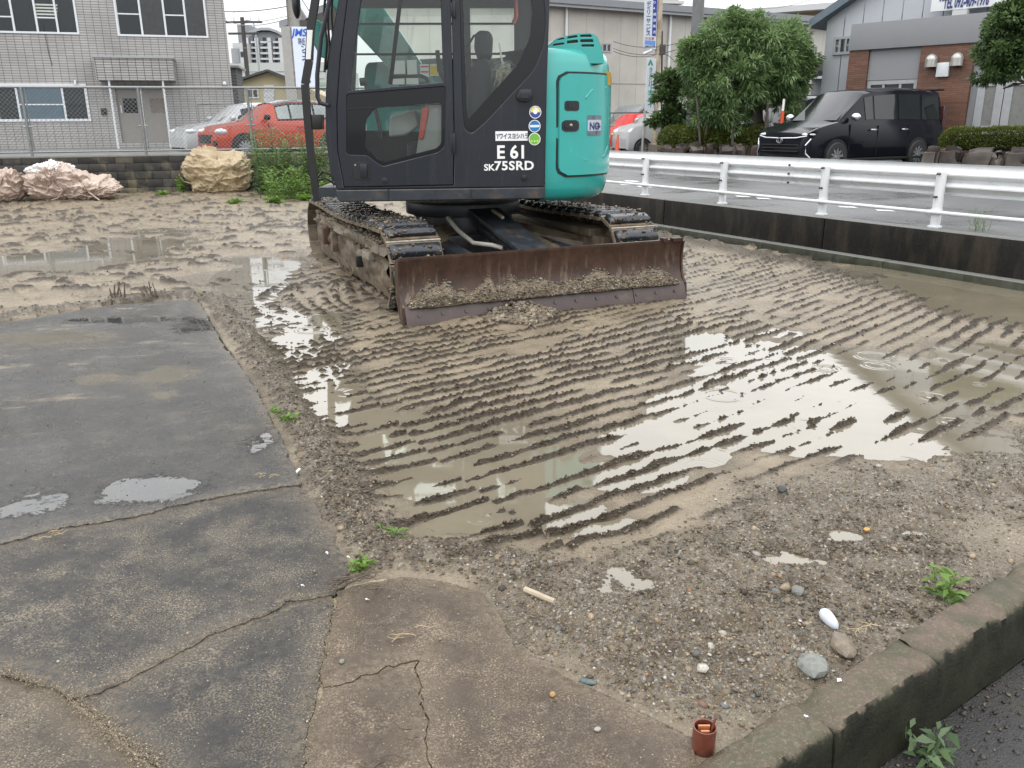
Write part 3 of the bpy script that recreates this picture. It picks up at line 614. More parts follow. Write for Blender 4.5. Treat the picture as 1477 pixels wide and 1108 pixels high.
# retaining wall with ledge
m, t, b = nmat('stained_retaining_wall'); P = gpos(t); mp = t.nodes.new('ShaderNodeMapping'); mp.inputs['Scale'].default_value = (3, 3, .8); t.links.new(P, mp.inputs[0])
n1 = tnoise(t, 1.6, 6, .65, mp.outputs[0]); n2 = tnoise(t, 30, 5, .7, P)
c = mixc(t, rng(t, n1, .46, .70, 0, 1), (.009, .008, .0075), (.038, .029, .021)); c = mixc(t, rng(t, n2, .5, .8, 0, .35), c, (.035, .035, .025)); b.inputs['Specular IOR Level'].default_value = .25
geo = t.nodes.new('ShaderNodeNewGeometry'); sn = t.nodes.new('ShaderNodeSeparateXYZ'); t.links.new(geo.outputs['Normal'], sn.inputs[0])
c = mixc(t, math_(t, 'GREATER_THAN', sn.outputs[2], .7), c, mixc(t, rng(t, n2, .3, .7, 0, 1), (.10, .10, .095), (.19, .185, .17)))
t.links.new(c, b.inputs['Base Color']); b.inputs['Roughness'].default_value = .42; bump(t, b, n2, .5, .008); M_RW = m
rw = thing('retaining_wall', rp(8.1, 6, 0), 'black stained concrete retaining wall below the guard rail', 'wall')
Mr = Matrix(((ROAD_D.x, ROAD_N.x, 0, 0), (ROAD_D.y, ROAD_N.y, 0, 0), (0, 0, 1, 0), (0, 0, 0, 1)))    # local x = along the road, y = across
al = -8.
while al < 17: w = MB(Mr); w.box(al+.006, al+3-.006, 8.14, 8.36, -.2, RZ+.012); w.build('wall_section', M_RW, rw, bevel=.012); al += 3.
M_LEDGE = simple('gutter_concrete', (.045, .048, .032), .42, var=.4, scale=10, bmp=.4, bscale=60)
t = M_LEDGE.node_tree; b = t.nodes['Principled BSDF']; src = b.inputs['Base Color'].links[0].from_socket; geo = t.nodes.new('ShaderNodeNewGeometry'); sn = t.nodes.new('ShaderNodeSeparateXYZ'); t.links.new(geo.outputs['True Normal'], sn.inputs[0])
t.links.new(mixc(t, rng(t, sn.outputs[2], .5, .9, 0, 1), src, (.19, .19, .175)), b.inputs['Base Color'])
al = -8.4
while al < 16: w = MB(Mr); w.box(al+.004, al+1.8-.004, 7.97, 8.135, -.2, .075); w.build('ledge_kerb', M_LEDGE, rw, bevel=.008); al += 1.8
# guard rail
M_WHITE = simple('white_rail_paint', (.66, .67, .68), .32, var=.05, scale=6, dirt=(.38, .36, .31), dirt_amt=.16, dirt_scale=9, spec=.6)
M_BOLT = simple('dark_bolt', (.05, .045, .04), .5)
gr = thing('guard_rail', rp(8.45, 6, RZ), 'white corrugated steel guard rail with lower pipe along the road', 'guard rail')
POST_AL = [4.02, 5.79, 7.34, 9.12, 10.9, 12.6, 14.3]
POST_AL = [.6, 2.35] + POST_AL
for a in POST_AL:
    w = MB(Mr); w.cyl((a, 8.47, RZ+.295), .052, .59, n=20); w.sph((a, 8.47, RZ+.585), .052, 20, 6, sc=(1, 1, .35)); o = w.build('post', M_WHITE, gr, smooth=40)
    w = MB(Mr); w.cyl((a, 8.47, RZ+.01), .075, .02, n=16); w.build('base_collar', M_WHITE, o, bevel=.004)
    for da, pp, dz in ((-.01, 8.40, .33), (-.01, 8.40, .57), (-.045, 8.43, .17), (.07, 8.43, .17)): w = MB(Mr); w.cyl((a+da, pp, RZ+dz), .012, .05, 'y', 8); w.build('bolt', M_BOLT, o)
    w = MB(Mr); w.cyl((a, 8.47, RZ+.17), .060, .06, n=18); w.box(a-.06, a+.075, 8.43, 8.46, RZ+.15, RZ+.19); w.build('pipe_clamp', M_WHITE, o, smooth=40)
prof = [(0, .64), (.030, .632), (.034, .60), (.012, .57), (-.030, .555), (-.058, .53), (-.058, .515), (-.030, .49), (.008, .475), (.008, .44), (-.030, .425), (-.058, .40), (-.058, .385), (-.030, .36), (.012, .345), (.034, .325), (.030, .298), (0, .29)]
seams = [-2.5, 3.78, 7.9, 12.0, 17]
for i in range(len(seams)-1):
    w = MB(Mr); A, B_ = seams[i], seams[i+1]+.10; off = .006*(i % 2); rows = []
    for s in (A, A+.02, (A+B_)/2, B_-.02, B_): rows.append([(s, 8.56+yy+off, RZ+.03+.64-(.64-zz)*.94) for yy, zz in prof])
    w.grid(rows); w.grid([[(p[0], p[1]+.006, p[2]) for p in rr_] for rr_ in rows]); w.build('rail_beam', M_WHITE, gr, smooth=50)
    for dz in (.36, .47, .58): w = MB(Mr); w.cyl((A+.05, 8.49, RZ+dz), .014, .02, 'y', 8); w.build('splice_bolt', M_BOLT, gr)
w = MB(Mr); w.tube([(-2.5, 8.40, RZ+.17), (8, 8.40, RZ+.17), (17, 8.40, RZ+.17)], .021, 10); w.build('lower_pipe', M_WHITE, gr, smooth=40)

# ================================================================== LEFT BOUNDARY: BLOCK WALL, FENCE, FORECOURT
LF = Frame((-11.9, 19.8), 15.)
WT = .86
M_BLK = [simple('stained_block_%s' % k, c, .5, var=.4, scale=6, bmp=.6, bscale=40, dirt=(.22, .19, .12), dirt_amt=.42, dirt_scale=2.2) for k, c in (('dark', (.018, .017, .015)), ('grey', (.034, .031, .027)), ('tan', (.080, .072, .052)))]
bw = thing('block_wall', LF.P(3, 0), 'low stained concrete block wall under the chain-link fence', 'wall'); bmesh_cache = {}
rnd = random.Random(4)
Mloc = LF.M()
for row in range(5):
    z0 = -.05+row*.19; a = -2.6-(.2 if row % 2 else 0)
    while a < 11.2:
        key = rnd.choice([0, 0, 0, 1, 1, 2]) if not (8.2 < a < 8.9) else 2
        me = bmesh_cache.get(key)
        if me is None: w_ = MB(); w_.box(.004, .396, 0, .12, .004, .186); me = w_.mesh('block', M_BLK[key], bevel=.006); bmesh_cache[key] = me
        o = bpy.data.objects.new('block', me); COL.objects.link(o); o.parent = bw; o.rotation_euler.z = LF.yaw
        o.location = LF.P(a, z0, rnd.uniform(-.003, .004)) - WL[bw.name]; a += .4
w = MB(Mloc); w.box(-2.8, 11.4, .02, .10, -.05, WT-.003); w.build('mortar_core', M_BLK[1], bw)
w = MB(Mloc); w.box(-2.8, 11.4, -.012, .16, WT, WT+.035); w.build('coping', simple('coping_concrete', (.20, .195, .175), .5, var=.2, dirt=(.1, .09, .07)), bw, bevel=.006)
M_GALV = simple('galvanised_steel', (.22, .23, .235), .42, .6, var=.15, scale=12)
cf = thing('chain_link_fence', LF.P(3, WT), 'grey galvanised chain-link fence standing on the block wall', 'fence')
posts = [LF.hit(p, 180)[0] for p in (38, 205, 361, 475)]; posts = posts + [posts[-1]+2.05, posts[-1]+4.1, posts[0]-2.2]
F0, F1 = min(posts), max(posts); FTOP = 2.42
for a in posts: w = MB(Mloc); w.tube([(a, .05, WT), (a, .05, FTOP)], .032, 10); w.tube([(a+.07, .05, WT+.1), (a+.07, .05, FTOP-.02)], .014, 6); w.tube([(a-.09, .05, WT+.7), (a+.12, .05, WT+.7)], .018, 6); w.build('post', M_GALV, cf, smooth=40)
for z in (FTOP, WT+.13): w = MB(Mloc); w.tube([(F0, .05, z), (F1, .05, z)], .027 if z > 2 else .022, 8); w.build('rail', M_GALV, cf, smooth=40)
w = MB(Mloc); zb, zt = WT+.13, FTOP; hh = zt-zb; a = F0-hh; sp = .098
while a < F1:
    for sg in (1, -1):
        x0, x1, z0, z1 = (a, a+hh, zb, zt) if sg > 0 else (a, a+hh, zt, zb)
        if x0 < F0: k = (F0-x0)/hh; z0 = z0+(z1-z0)*k; x0 = F0
        if x1 > F1: k = (F1-x0)/(x1-x0); z1 = z0+(z1-z0)*k; x1 = F1
        w.tube([(x0, .05+.003*sg, z0), (x1, .05+.003*sg, z1)], .0036, 3, cap=False)
    a += sp
w.build('wire_mesh', M_GALV, cf, kind='stuff')
M_FORE = simple('forecourt_concrete', (.20, .20, .19), .35, var=.15, scale=2, bmp=.2, bscale=40, dirt=(.12, .11, .1))
w = MB(); P0 = LF.P(-6, WT-.01, -.14); P1 = LF.P(11.4, WT-.01, -.14); w.add([P0, P1, P1+Vector((3, 30, 0)), P0+Vector((-20, 30, 0))], [(0, 1, 2, 3)]); w.build('forecourt', M_FORE, kind='structure', label='pale wet concrete forecourt behind the chain-link fence')
w = MB(); w.add([LF.P(11.4, WT-.01, -.14), LF.P(11.4, -.6, -.14), LF.P(11.4, -.6, -14), LF.P(11.4, WT-.01, -14)], [(0, 1, 2, 3)])

# sacks, planks, debris ------------------------------------------------
def cloth_mat(name, c1, c2):
    m, t, b = nmat(name); P = gpos(t); n = tnoise(t, 5, 5, .6, P); t.links.new(mixc(t, rng(t, n, .3, .7, 0, 1), c1, c2), b.inputs['Base Color']); b.inputs['Roughness'].default_value = .6
    b.inputs['Sheen Weight'].default_value = .1; rd = math_(t, 'ABSOLUTE', math_(t, 'SUBTRACT', tnoise(t, 4.5, 5, .62, P, 1.2), .5)); rd2 = math_(t, 'ABSOLUTE', math_(t, 'SUBTRACT', tnoise(t, 11, 4, .6, P, 1.5), .5)); bump(t, b, math_(t, 'ADD', math_(t, 'MULTIPLY', rd, -1.6), math_(t, 'MULTIPLY', rd2, -.3)), .45, .06); return m
M_TAN = cloth_mat('tan_sackcloth', (.34, .265, .16), (.44, .35, .225)); M_PINK = cloth_mat('beige_sackcloth', (.40, .305, .25), (.52, .42, .36)); M_WSACK = cloth_mat('white_liner', (.70, .68, .66), (.80, .79, .78))
def sack(name, c, rx, ry, h, mat, seed, lab, lean=0., handles=(), squash=1., boxy=.6):
    n, m_ = 200, 100; T = np.linspace(0, 2*math.pi, n, endpoint=False); V = np.linspace(0, 1, m_); TT, VV = np.meshgrid(T, V)
    ph = VV*math.pi; sr = np.sin(ph)**boxy; zz = .5-.5*np.cos(ph); zz = zz**.9
    cx_, cy_ = np.cos(TT), np.sin(TT); sq = (np.abs(cx_)**3+np.abs(cy_)**3)**(-1/3.)
    x = cx_*sq*sr; y = cy_*sq*sr
    fold = 1-np.abs(fbm(x*2.2+y*1.3+seed, zz*2.4-x*1.1+y*.7, 4, seed, .6)*2-1)*1.0; f2 = 1-np.abs(vnoise(x*4.5+VV*3+seed, y*4.5-VV*5+seed, seed+3)*2-1); f3 = 1-np.abs(vnoise(x*9+zz*9+seed, y*9-zz*7, seed+5)*2-1)
    f4 = 1-np.abs(vnoise(x*3.1+zz*6+seed+f2, y*3.1+x*2-zz*2, seed+9)*2-1); f4 = f4**3; k = 1+.16*(fold-.75)+.06*(f2-.5)+.015*(f3-.5)+.10*f4; lump = fbm(cx_*1.2+seed, cy_*1.2+seed, 3, seed+8)
    fd = np.zeros_like(x); rs_ = np.random.default_rng(seed)
    for q in range(5):
        ox, oz = rs_.uniform(-.7, .7), rs_.uniform(.35, .95); an_ = np.arctan2(zz-oz, x-ox); rr0 = np.hypot(x-ox, (zz-oz)*1.3); pat = 1-np.abs(vnoise(an_*2.6+q*9, rr0*1.3+seed+q, seed+q)*2-1); fd += (pat**2.2-.3)*np.exp(-(rr0/.75)**2)
    k = k + .17*fd
    X = c[0]+x*rx*k+lean*zz*h; Y = c[1]+y*ry*k; Z = c[2]+zz*h*(.75+.5*lump)*(1+.06*(f2-.5)+.10*fd)
    w = MB(); w.grid([[(X[i, j], Y[i, j], Z[i, j]) for j in range(n)] for i in range(m_)], closed=True); t_ = thing(name, (c[0], c[1], 0), lab, 'sack'); w.build('sack_body', mat, t_, smooth=80)
    for hpts in handles: w = MB(); w.tube(hpts, .016, 6); w.build('lifting_loop', mat, t_, smooth=60)
    return t_
def gz(x, y, d=0.): v = G(x, y); return Vector((v.x, v.y, d))
c = gz(312, 279); c.y += .35
sack('bulk_bag', (c.x, c.y, -.03), .66, .45, .88, M_TAN, 11, 'tan fabric bulk bag slumped in front of the tall weeds', handles=[[(c.x-.55, c.y-.2, .62), (c.x-.80, c.y-.25, .60), (c.x-.88, c.y-.25, .42), (c.x-.76, c.y-.28, .28), (c.x-.58, c.y-.26, .22)]], boxy=.28)
w = MB(); w.sph((c.x-.45, c.y+.1, .82), .16, 14, 10, sc=(1.1, .8, 1.)); o = w.build('white_liner', M_WSACK, bpy.data.objects['bulk_bag'], smooth=80)
c = gz(84, 291); c.y += .4
s2 = sack('bulk_bag', (c.x-.15, c.y, -.03), .62, .5, .70, M_PINK, 23, 'crumpled pinkish beige bulk bag with a white liner on top', boxy=.6, handles=[[(c.x+.1, c.y-.50, .50), (c.x+.22, c.y-.56, .25), (c.x+.08, c.y-.56, .08), (c.x-.15, c.y-.55, .02)]])
w_ = sack('bulk_bag', (c.x+.55, c.y-.05, -.03), .52, .42, .50, M_PINK, 31, 'low collapsed beige bulk bag against the one with the white liner', boxy=.7, handles=[[(c.x+.5, c.y-.4, .4), (c.x+.75, c.y-.5, .2), (c.x+.95, c.y-.5, .03)]])
ws = sack('tmp', (c.x-.25, c.y-.05, .50), .42, .36, .30, M_WSACK, 41, None, boxy=.8); ch = kids(ws)[0]; ch.name = 'white_liner'; ch.parent = s2; ch.location = -WL[s2.name]; bpy.data.objects.remove(ws)
c = gz(2, 294); c.y += .35
sack('bulk_bag', (c.x-.22, c.y, -.03), .48, .45, .66, M_PINK, 53, 'brown-beige bulk bag cut by the left side of the view', boxy=.55)
M_WOOD = simple('weathered_wood', (.16, .13, .10), .6, var=.35, scale=9, bmp=.5, bscale=50, dirt=(.07, .06, .045))
for i, (x0, x1, y_, dz, dy) in enumerate(((172, 278, 271, 0, 0), (178, 262, 262, .10, .15), (225, 300, 268, .10, .0))):
    a = gz(x0, y_); b2 = gz(x1, y_-2); d = (b2-a); L = d.length; an = math.atan2(d.y, d.x); w = MB(Matrix.Translation((a.x, a.y+dy, dz+.01)) @ Matrix.Rotation(an, 4, 'Z')); w.box(0, L, 0, .16, 0, .09)
    w.build('wooden_plank', M_WOOD, label=('grey weathered timber lying on the ground by the block wall', 'weathered timber laid on top at the wall side', 'short weathered timber resting beside the tan sack')[i], cat='plank', group='old timbers by the block wall', bevel=.006)

# ------------------------------------------------------------------ plants
def leaf_mat(name, c1, c2, rough=.5):
    m, t, b = nmat(name); P = gpos(t); oi = attr(t, 'shade'); t.links.new(mixc(t, oi, c1, c2), b.inputs['Base Color']); b.inputs['Roughness'].default_value = rough
    b.inputs['Subsurface Weight'].default_value = 0; 
    tr = t.nodes.new('ShaderNodeBsdfTranslucent'); t.links.new(mixc(t, oi, tuple(k*1.3 for k in c1), tuple(min(1, k*1.5) for k in c2)), tr.inputs['Color']); ms = t.nodes.new('ShaderNodeMixShader'); ms.inputs[0].default_value = .25
    o = [n for n in t.nodes if n.type == 'OUTPUT_MATERIAL'][0]; t.links.new(b.outputs[0], ms.inputs[1]); t.links.new(tr.outputs[0], ms.inputs[2]); t.links.new(ms.outputs[0], o.inputs[0]); return m
M_WEED = leaf_mat('weed_leaf', (.040, .080, .020), (.15, .24, .065)); M_WEED2 = leaf_mat('bright_weed_leaf', (.07, .14, .02), (.17, .28, .05)); M_SEED = leaf_mat('dry_seed_head', (.20, .13, .08), (.32, .22, .14))
M_TREE = leaf_mat('tree_leaf', (.026, .050, .016), (.11, .175, .055)); M_BAMB = leaf_mat('bamboo_leaf', (.042, .088, .030), (.25, .36, .14)); M_HEDGE = leaf_mat('hedge_leaf', (.030, .048, .008), (.13, .16, .03))
M_BARK = simple('bark', (.06, .05, .04), .8, var=.4, scale=20, bmp=.6)
def leaves(P, D_, L, Wd, shade, mat, name, parent=None, droop=.3, **kw):
    """P (n,3) base points, D (n,3) directions, L lengths, Wd widths -> folded 4-vertex leaves"""
    n = len(P); D_ = D_/np.linalg.norm(D_, axis=1)[:, None]; up = np.tile([0, 0, 1.], (n, 1)); r_ = np.random.default_rng(n); side = np.cross(D_, up+.6*r_.normal(0, 1, (n, 3))); side /= np.linalg.norm(side, axis=1)[:, None]+1e-9
    mid = P+D_*L[:, None]*.45; tip = P+D_*L[:, None]; tip[:, 2] -= droop*L; a = mid+side*Wd[:, None]*.5; b2 = mid-side*Wd[:, None]*.5
    co = np.stack([P, a, tip, b2], 1).reshape(-1, 3); q = np.arange(n*4)
    me = bpy.data.meshes.new(name); me.vertices.add(n*4); me.vertices.foreach_set('co', co.astype(np.float32).ravel()); me.loops.add(n*4); me.loops.foreach_set('vertex_index', q.astype(np.int32)); me.polygons.add(n)
    me.polygons.foreach_set('loop_start', np.arange(0, n*4, 4, dtype=np.int32)); me.update(calc_edges=True); at = me.attributes.new('shade', 'FLOAT', 'POINT'); at.data.foreach_set('value', np.repeat(np.clip(shade, 0, 1), 4).astype(np.float32)); me.materials.append(mat)
    return link(name, me, parent, recenter=False, **kw) if parent is not None else link(name, me, **kw)
def weed(c, h, nst, mat=None, seed=0, lab='', spread=.25, leaf=.12, wd=.016, per=26, name='weed', cat='weed', group=None, seeds=0):
    r = np.random.default_rng(seed); mat = mat or M_WEED; th = thing(name, c, lab, cat, group); w = MB(); LP = []; LD = []; LL = []; LW = []; SH = []; SP = []; SD = []
    for i in range(nst):
        a = r.random()*6.28; q = spread*r.random()**.6; b0 = Vector((c[0]+q*math.cos(a)*.7, c[1]+q*math.sin(a)*.7, c[2]-.02)); hh = h*(.55+.5*r.random()); ln = .35*r.random(); tipd = Vector((math.cos(a)*ln, math.sin(a)*ln, 1)); k = 5
        pts = [b0+tipd*hh*(j/k) + Vector((r.normal(0, .01), r.normal(0, .01), 0)) for j in range(k+1)]; w.tube(pts, [.005*h**.5*(1-.6*j/k) for j in range(k+1)], 4, cap=False); sh0 = r.random()*.5
        for j in range(per):
            u = (j+.5)/per; p = b0+tipd*hh*u; aa = j*2.4+r.random(); el = .2+.9*r.random(); LP.append(p); LD.append((math.cos(aa), math.sin(aa), el)); LL.append(leaf*(.5+.8*r.random())*(1.15-.35*u)); LW.append(wd*(.7+.6*r.random())); SH.append(sh0+.5*r.random()*(.4+u))
        if i < seeds:
            for j in range(26): p = b0+tipd*hh*(.8+.25*j/26); SP.append(p); aa = r.random()*6.28; SD.append((math.cos(aa)*.5, math.sin(aa)*.5, 1))
    w.build('stems', mat, th); leaves(np.array(LP), np.array(LD), np.array(LL), np.array(LW), np.array(SH), mat, 'foliage', th, kind='stuff')
    if SP: leaves(np.array(SP), np.array(SD), np.full(len(SP), .05), np.full(len(SP), .012), r.random(len(SP)), M_SEED, 'seed_heads', th, kind='stuff')
    return th
weed(gz(385, 284)+Vector((0, .5, 0)), 1.45, 30, seed=1, lab='tall feathery green weed just right of the tan sack', spread=.45, leaf=.22, wd=.024, per=56, group='tall weeds by the wall')
weed(gz(428, 283)+Vector((0, .45, 0)), 1.42, 34, seed=2, lab='tall green weed with reddish seed heads below the red car', spread=.5, leaf=.22, wd=.022, per=44, seeds=18, group='tall weeds by the wall')
weed(gz(470, 282)+Vector((0, .4, 0)), 1.4, 30, seed=3, lab='tall weed half hidden by the excavator cab', spread=.45, leaf=.22, wd=.022, per=40, seeds=12, group='tall weeds by the wall')
weed(gz(405, 290)+Vector((0, .2, 0)), .75, 24, M_WEED2, seed=4, lab='lower bright weed in front of the tall clump', spread=.5, leaf=.18, wd=.03, per=26, group='tall weeds by the wall')
weed(gz(452, 288)+Vector((0, .2, 0)), .62, 22, M_WEED2, seed=5, lab='bright low weed beside the crawler track', spread=.5, leaf=.17, wd=.026, per=26, group='tall weeds by the wall')
for i, (x, y, h, n, lab, mt) in enumerate(((258, 279, .42, 9, 'leafy green weed between the timbers and the tan sack', M_WEED2), (243, 276, .36, 7, 'small leafy weed in front of the timbers', M_WEED2), (214, 252, .40, 6, 'weed growing from the block wall above the timbers', M_WEED2), (165, 270, .42, 8, 'dark thin weed left of the timbers', M_WEED), (150, 272, .22, 6, 'small weed beside the beige sack', M_WEED2), (26, 284, .46, 9, 'green weed between two beige sacks', M_WEED2), (262, 240, .7, 7, 'weed rising behind the tan sack', M_WEED), (338, 296, .10, 9, 'flat green weed below the tan sack', M_WEED2), (395, 294, .12, 12, 'flat green weed at the foot of the tall weeds', M_WEED2), (440, 292, .16, 12, 'low weed near the rear of the crawler track', M_WEED2), (232, 283, .12, 6, 'tiny weed in the mud below the timbers', M_WEED2), (130, 285, .12, 6, 'tiny weed right of the beige sacks', M_WEED))):
    weed(gz(x, y)+Vector((0, .05, .02)), h, n, mt, seed=20+i, lab=lab, spread=.16+.1*h, leaf=.16, wd=.035 if mt is M_WEED2 else .02, per=13, group='weeds by the block wall')
for i, (x, y, h, n, lab, z) in enumerate(((288, 428, .05, 7, 'tiny bright weed at the far corner of the slab', .03), (560, 776, .055, 9, 'small bright weed in the mud near the slab', .02), (521, 818, .05, 8, 'small bright weed at the tip of the brown slab', .03), (417, 603, .05, 6, 'tiny weed in the soil rim beside the slab', .05), (400, 592, .04, 4, 'tiny pale weed in the soil rim, farther of two', .05), (1360, 860, .11, 7, 'green leafy weed against the mossy kerb', .03))):
    p = G(x, y, z); weed(Vector((p.x, p.y, z)), h, n, M_WEED2, seed=60+i, lab=lab, spread=.035+h*.2, leaf=.035+h*.3, wd=.011+h*.07, per=7, group='small weeds in the mud')
p = G(1412, 332, RZ); weed(Vector((p.x, p.y, RZ)), .28, 12, M_WEED2, seed=71, lab='thin yellow-green weed on the road edge right of a rail post', spread=.16, leaf=.09, wd=.006, per=9)
p = G(1345, 1100, -.18); th = weed(Vector((p.x, p.y, -.18)), .13, 5, leaf_mat('pale_thistle_leaf', (.06, .11, .045), (.15, .22, .10)), seed=72, lab='pale lobed weed growing at the foot of the kerb', spread=.06, leaf=.07, wd=.022, per=9)
# twigs, debris
M_TWIG = simple('wet_twig', (.07, .05, .035), .5); M_STRAW = simple('straw', (.32, .25, .15), .6); 
def twigs(px0, py0, z, n, L, mat, seed, lab, r0=.0018):
    rr_ = random.Random(seed); c = G(px0, py0, z); w = MB()
    for i in range(n):
        a = rr_.uniform(-.5, .5)+(math.pi if rr_.random() < .5 else 0)+.4; l = L*rr_.uniform(.4, 1); x0, y0 = c.x+rr_.uniform(-.3, .3)*L, c.y+rr_.uniform(-.2, .2)*L; pts = [(x0+math.cos(a+.35*math.sin(j+i))*l*j/4, y0+math.sin(a+.35*math.sin(j+i))*l*j/4, z+.004+.006*rr_.random()*(1 if j else 0)+.01*(i % 3)) for j in range(5)]; w.tube(pts, [r0, r0, r0*.9, r0*.7, r0*.4], 5)
    return w.build('twigs', mat, label=lab, cat='twigs')
twigs(372, 636, .047, 5, .16, M_TWIG, 1, 'dark wet twigs lying on the slab edge'); twigs(520, 716, .04, 14, .12, M_TWIG, 2, 'matted dark twigs in the mud beside the slab', .003); twigs(510, 838, .05, 16, .12, M_TWIG, 3, 'tangle of twigs at the tip of the brown slab', .0028)
twigs(590, 918, .038, 5, .08, M_STRAW, 4, 'pale straw stalks on the brown slab'); twigs(385, 690, .047, 8, .05, M_STRAW, 5, 'dry straw tuft on the slab joint'); twigs(75, 775, .04, 7, .06, M_STRAW, 6, 'dry roots at the left end of the slab joint'); twigs(1258, 905, .06, 5, .09, M_STRAW, 7, 'straw stalks by the kerb joint')
twigs(537, 850, .04, 3, .10, M_TWIG, 8, 'long brown twig across the brown slab', .0025); twigs(595, 1060, .036, 2, .07, M_TWIG, 9, 'thin curved twig beside the hairline crack', .002); twigs(560, 1105, .036, 2, .08, M_TWIG, 10, 'dark twig at the near end of the brown slab', .003)
for i, (x, y) in enumerate(((165, 436), (172, 440), (207, 436), (212, 438))):
    p = G(x, y, .0); w = MB(); 
    for j in range(3): w.tube([(p.x+.03*j, p.y, 0), (p.x+.03*j+.02*(i-1), p.y, .07), (p.x+.05*j-.03, p.y+.01, .13+.03*j)], [.012, .009, .004], 6)
    w.build('root_stump', M_TWIG, label=('dark root sticking up behind the slab, leftmost', 'dark root sticking up behind the slab, second from left', 'dark root stub at the slab end, third from left', 'dark root stub at the slab end, rightmost')[i], cat='root')
p0, p1 = G(515, 1000, 0), None
def stone(x, y, z, r, col, lab, name='stone', cat='stone', rough=.45, sc=(1, .8, .55), seed=0, M=None):
    rr_ = np.random.default_rng(seed+int(x)); V, Fc = ico(); bm = bmesh.new(); bmesh.ops.create_icosphere(bm, subdivisions=2, radius=1)
    for v in bm.verts: k = .82+.36*float(fbm(v.co.x*2+x, v.co.y*2+v.co.z*1.7, 3, seed)); v.co = Vector((v.co.x*sc[0], v.co.y*sc[1], v.co.z*sc[2]))*k*r
    c = G(x, y, z); a = rr_.random()*3; R_ = Matrix.Translation((c.x, c.y, z+r*sc[2]*.5)) @ Matrix.Rotation(a, 4, 'Z'); bm.transform(R_); me = bpy.data.meshes.new(name); bm.to_mesh(me); bm.free(); me.materials.append(simple(name+'_col', col, rough, var=.3, scale=60, bmp=.4)); return link(name, me, label=lab, cat=cat)
stone(1172, 966, .02, .055, (.155, .160, .145), 'large grey-green stone against the kerb joint', seed=2, sc=(1, .8, .5)); stone(1215, 935, .02, .05, (.15, .12, .085), 'flat brown stone beside the large grey one', seed=3, sc=(1.2, .7, .4)); stone(1150, 855, .02, .028, (.13, .13, .115), 'grey stone half sunk in gravel', seed=4)
stone(1128, 708, .035, .026, (.03, .03, .032), 'black stone on the gravel crest', seed=5); stone(943, 874, .025, .014, (.02, .02, .022), 'small black plastic lump on the gravel', seed=6); stone(493, 955, .035, .010, (.16, .17, .15), 'round grey pebble on the brown slab', seed=7); stone(862, 1053, .035, .010, (.28, .28, .26), 'pale cube-like pebble on the brown slab', seed=8)
stone(1250, 765, .02, .014, (.45, .26, .07), 'small orange stone in the gravel puddle', seed=9); stone(848, 985, .02, .018, (.07, .10, .10), 'dark green stone fragment in the gravel', seed=10, sc=(1.5, .6, .4)); stone(797, 1003, .035, .011, (.28, .17, .06), 'ochre pebble near the slab edge', seed=11); stone(370, 745, .02, .01, (.1, .1, .1), 'grey pebble on the slab')
stone(660, 440, .10, .10, (.30, .26, .20), 'pale clod of earth in front of the dozer blade', 'earth_clod', 'clod', .7, seed=13)
w = MB(); a = G(757, 850, .03); b2 = G(800, 868, .03); w.tube([tuple(a), tuple(b2)], [.011, .010], 8); w.build('wood_stub', simple('pale_wood', (.36, .30, .22), .6, var=.2), label='short pale wooden stub lying in the gravel', cat='wood stub', smooth=40)
# pale plastic egg-shaped cap
p = G(1196, 893, .045); w = MB(); rows = []
for i in range(17):
    u = i/16; rr0 = .0205*max(0, 1-abs(2*u-1)**2.6)**.6; rows.append([((u-.5)*.078, max(.0005, rr0*(1.15-.35*u))*math.cos(k*2*math.pi/20), max(.0005, rr0*(1.15-.35*u))*math.sin(k*2*math.pi/20)) for k in range(20)])
w.M = Matrix.Translation(p) @ Matrix.Rotation(-1.0, 4, 'Z') @ Matrix.Rotation(.5, 4, 'Y'); w.grid(rows, closed=True)
w.build('plastic_cap', simple('pale_grey_plastic', (.50, .53, .58), .3, var=.04, spec=.5), label='pale grey egg-shaped plastic cap standing in the gravel', cat='cap', smooth=80)
# rusty pipe stub at the kerb end
p = G(1013, 1088, .0); pt = thing('pipe_stub', (p.x, p.y, 0), 'rust-brown pipe stub with copper scraps inside, beside the kerb end', 'pipe')
M_RPIPE = simple('rust_red_pipe', (.15, .045, .030), .3, var=.25, scale=20); M_COP = simple('copper_scrap', (.50, .20, .09), .35, .5, var=.3, scale=50)
tp = G(1017, 1048, .10); ax = Vector((tp.x-p.x, tp.y-p.y, .10)); w = MB(); ringo = []; 
for rr0, u in ((.0295, -.3), (.0295, 1.0), (.0265, 1.0), (.0265, .55), (.0001, .55)): ringo.append([tuple(p+ax*u+Vector((rr0*math.cos(k*math.pi/12), rr0*math.sin(k*math.pi/12), 0))) for k in range(24)])
w.grid(ringo, closed=True); w.build('pipe_wall', M_RPIPE, pt, smooth=50)
w = MB(); w.box(-.016, .014, -.003, .003, -.03, .0, Matrix.Translation(tp+Vector((0, .006, -.001)))); w.box(-.012, .010, -.003, .003, -.03, -.004, Matrix.Translation(tp+Vector((0, -.008, -.002)))); w.build('copper_scrap', M_COP, pt, bevel=.001)
w = MB(); w.tube([tuple(tp+Vector((.012, -.004, -.03))), tuple(tp+Vector((.026, .004, .022)))], .003, 6); w.build('rusty_bolt', M_RPIPE, pt)
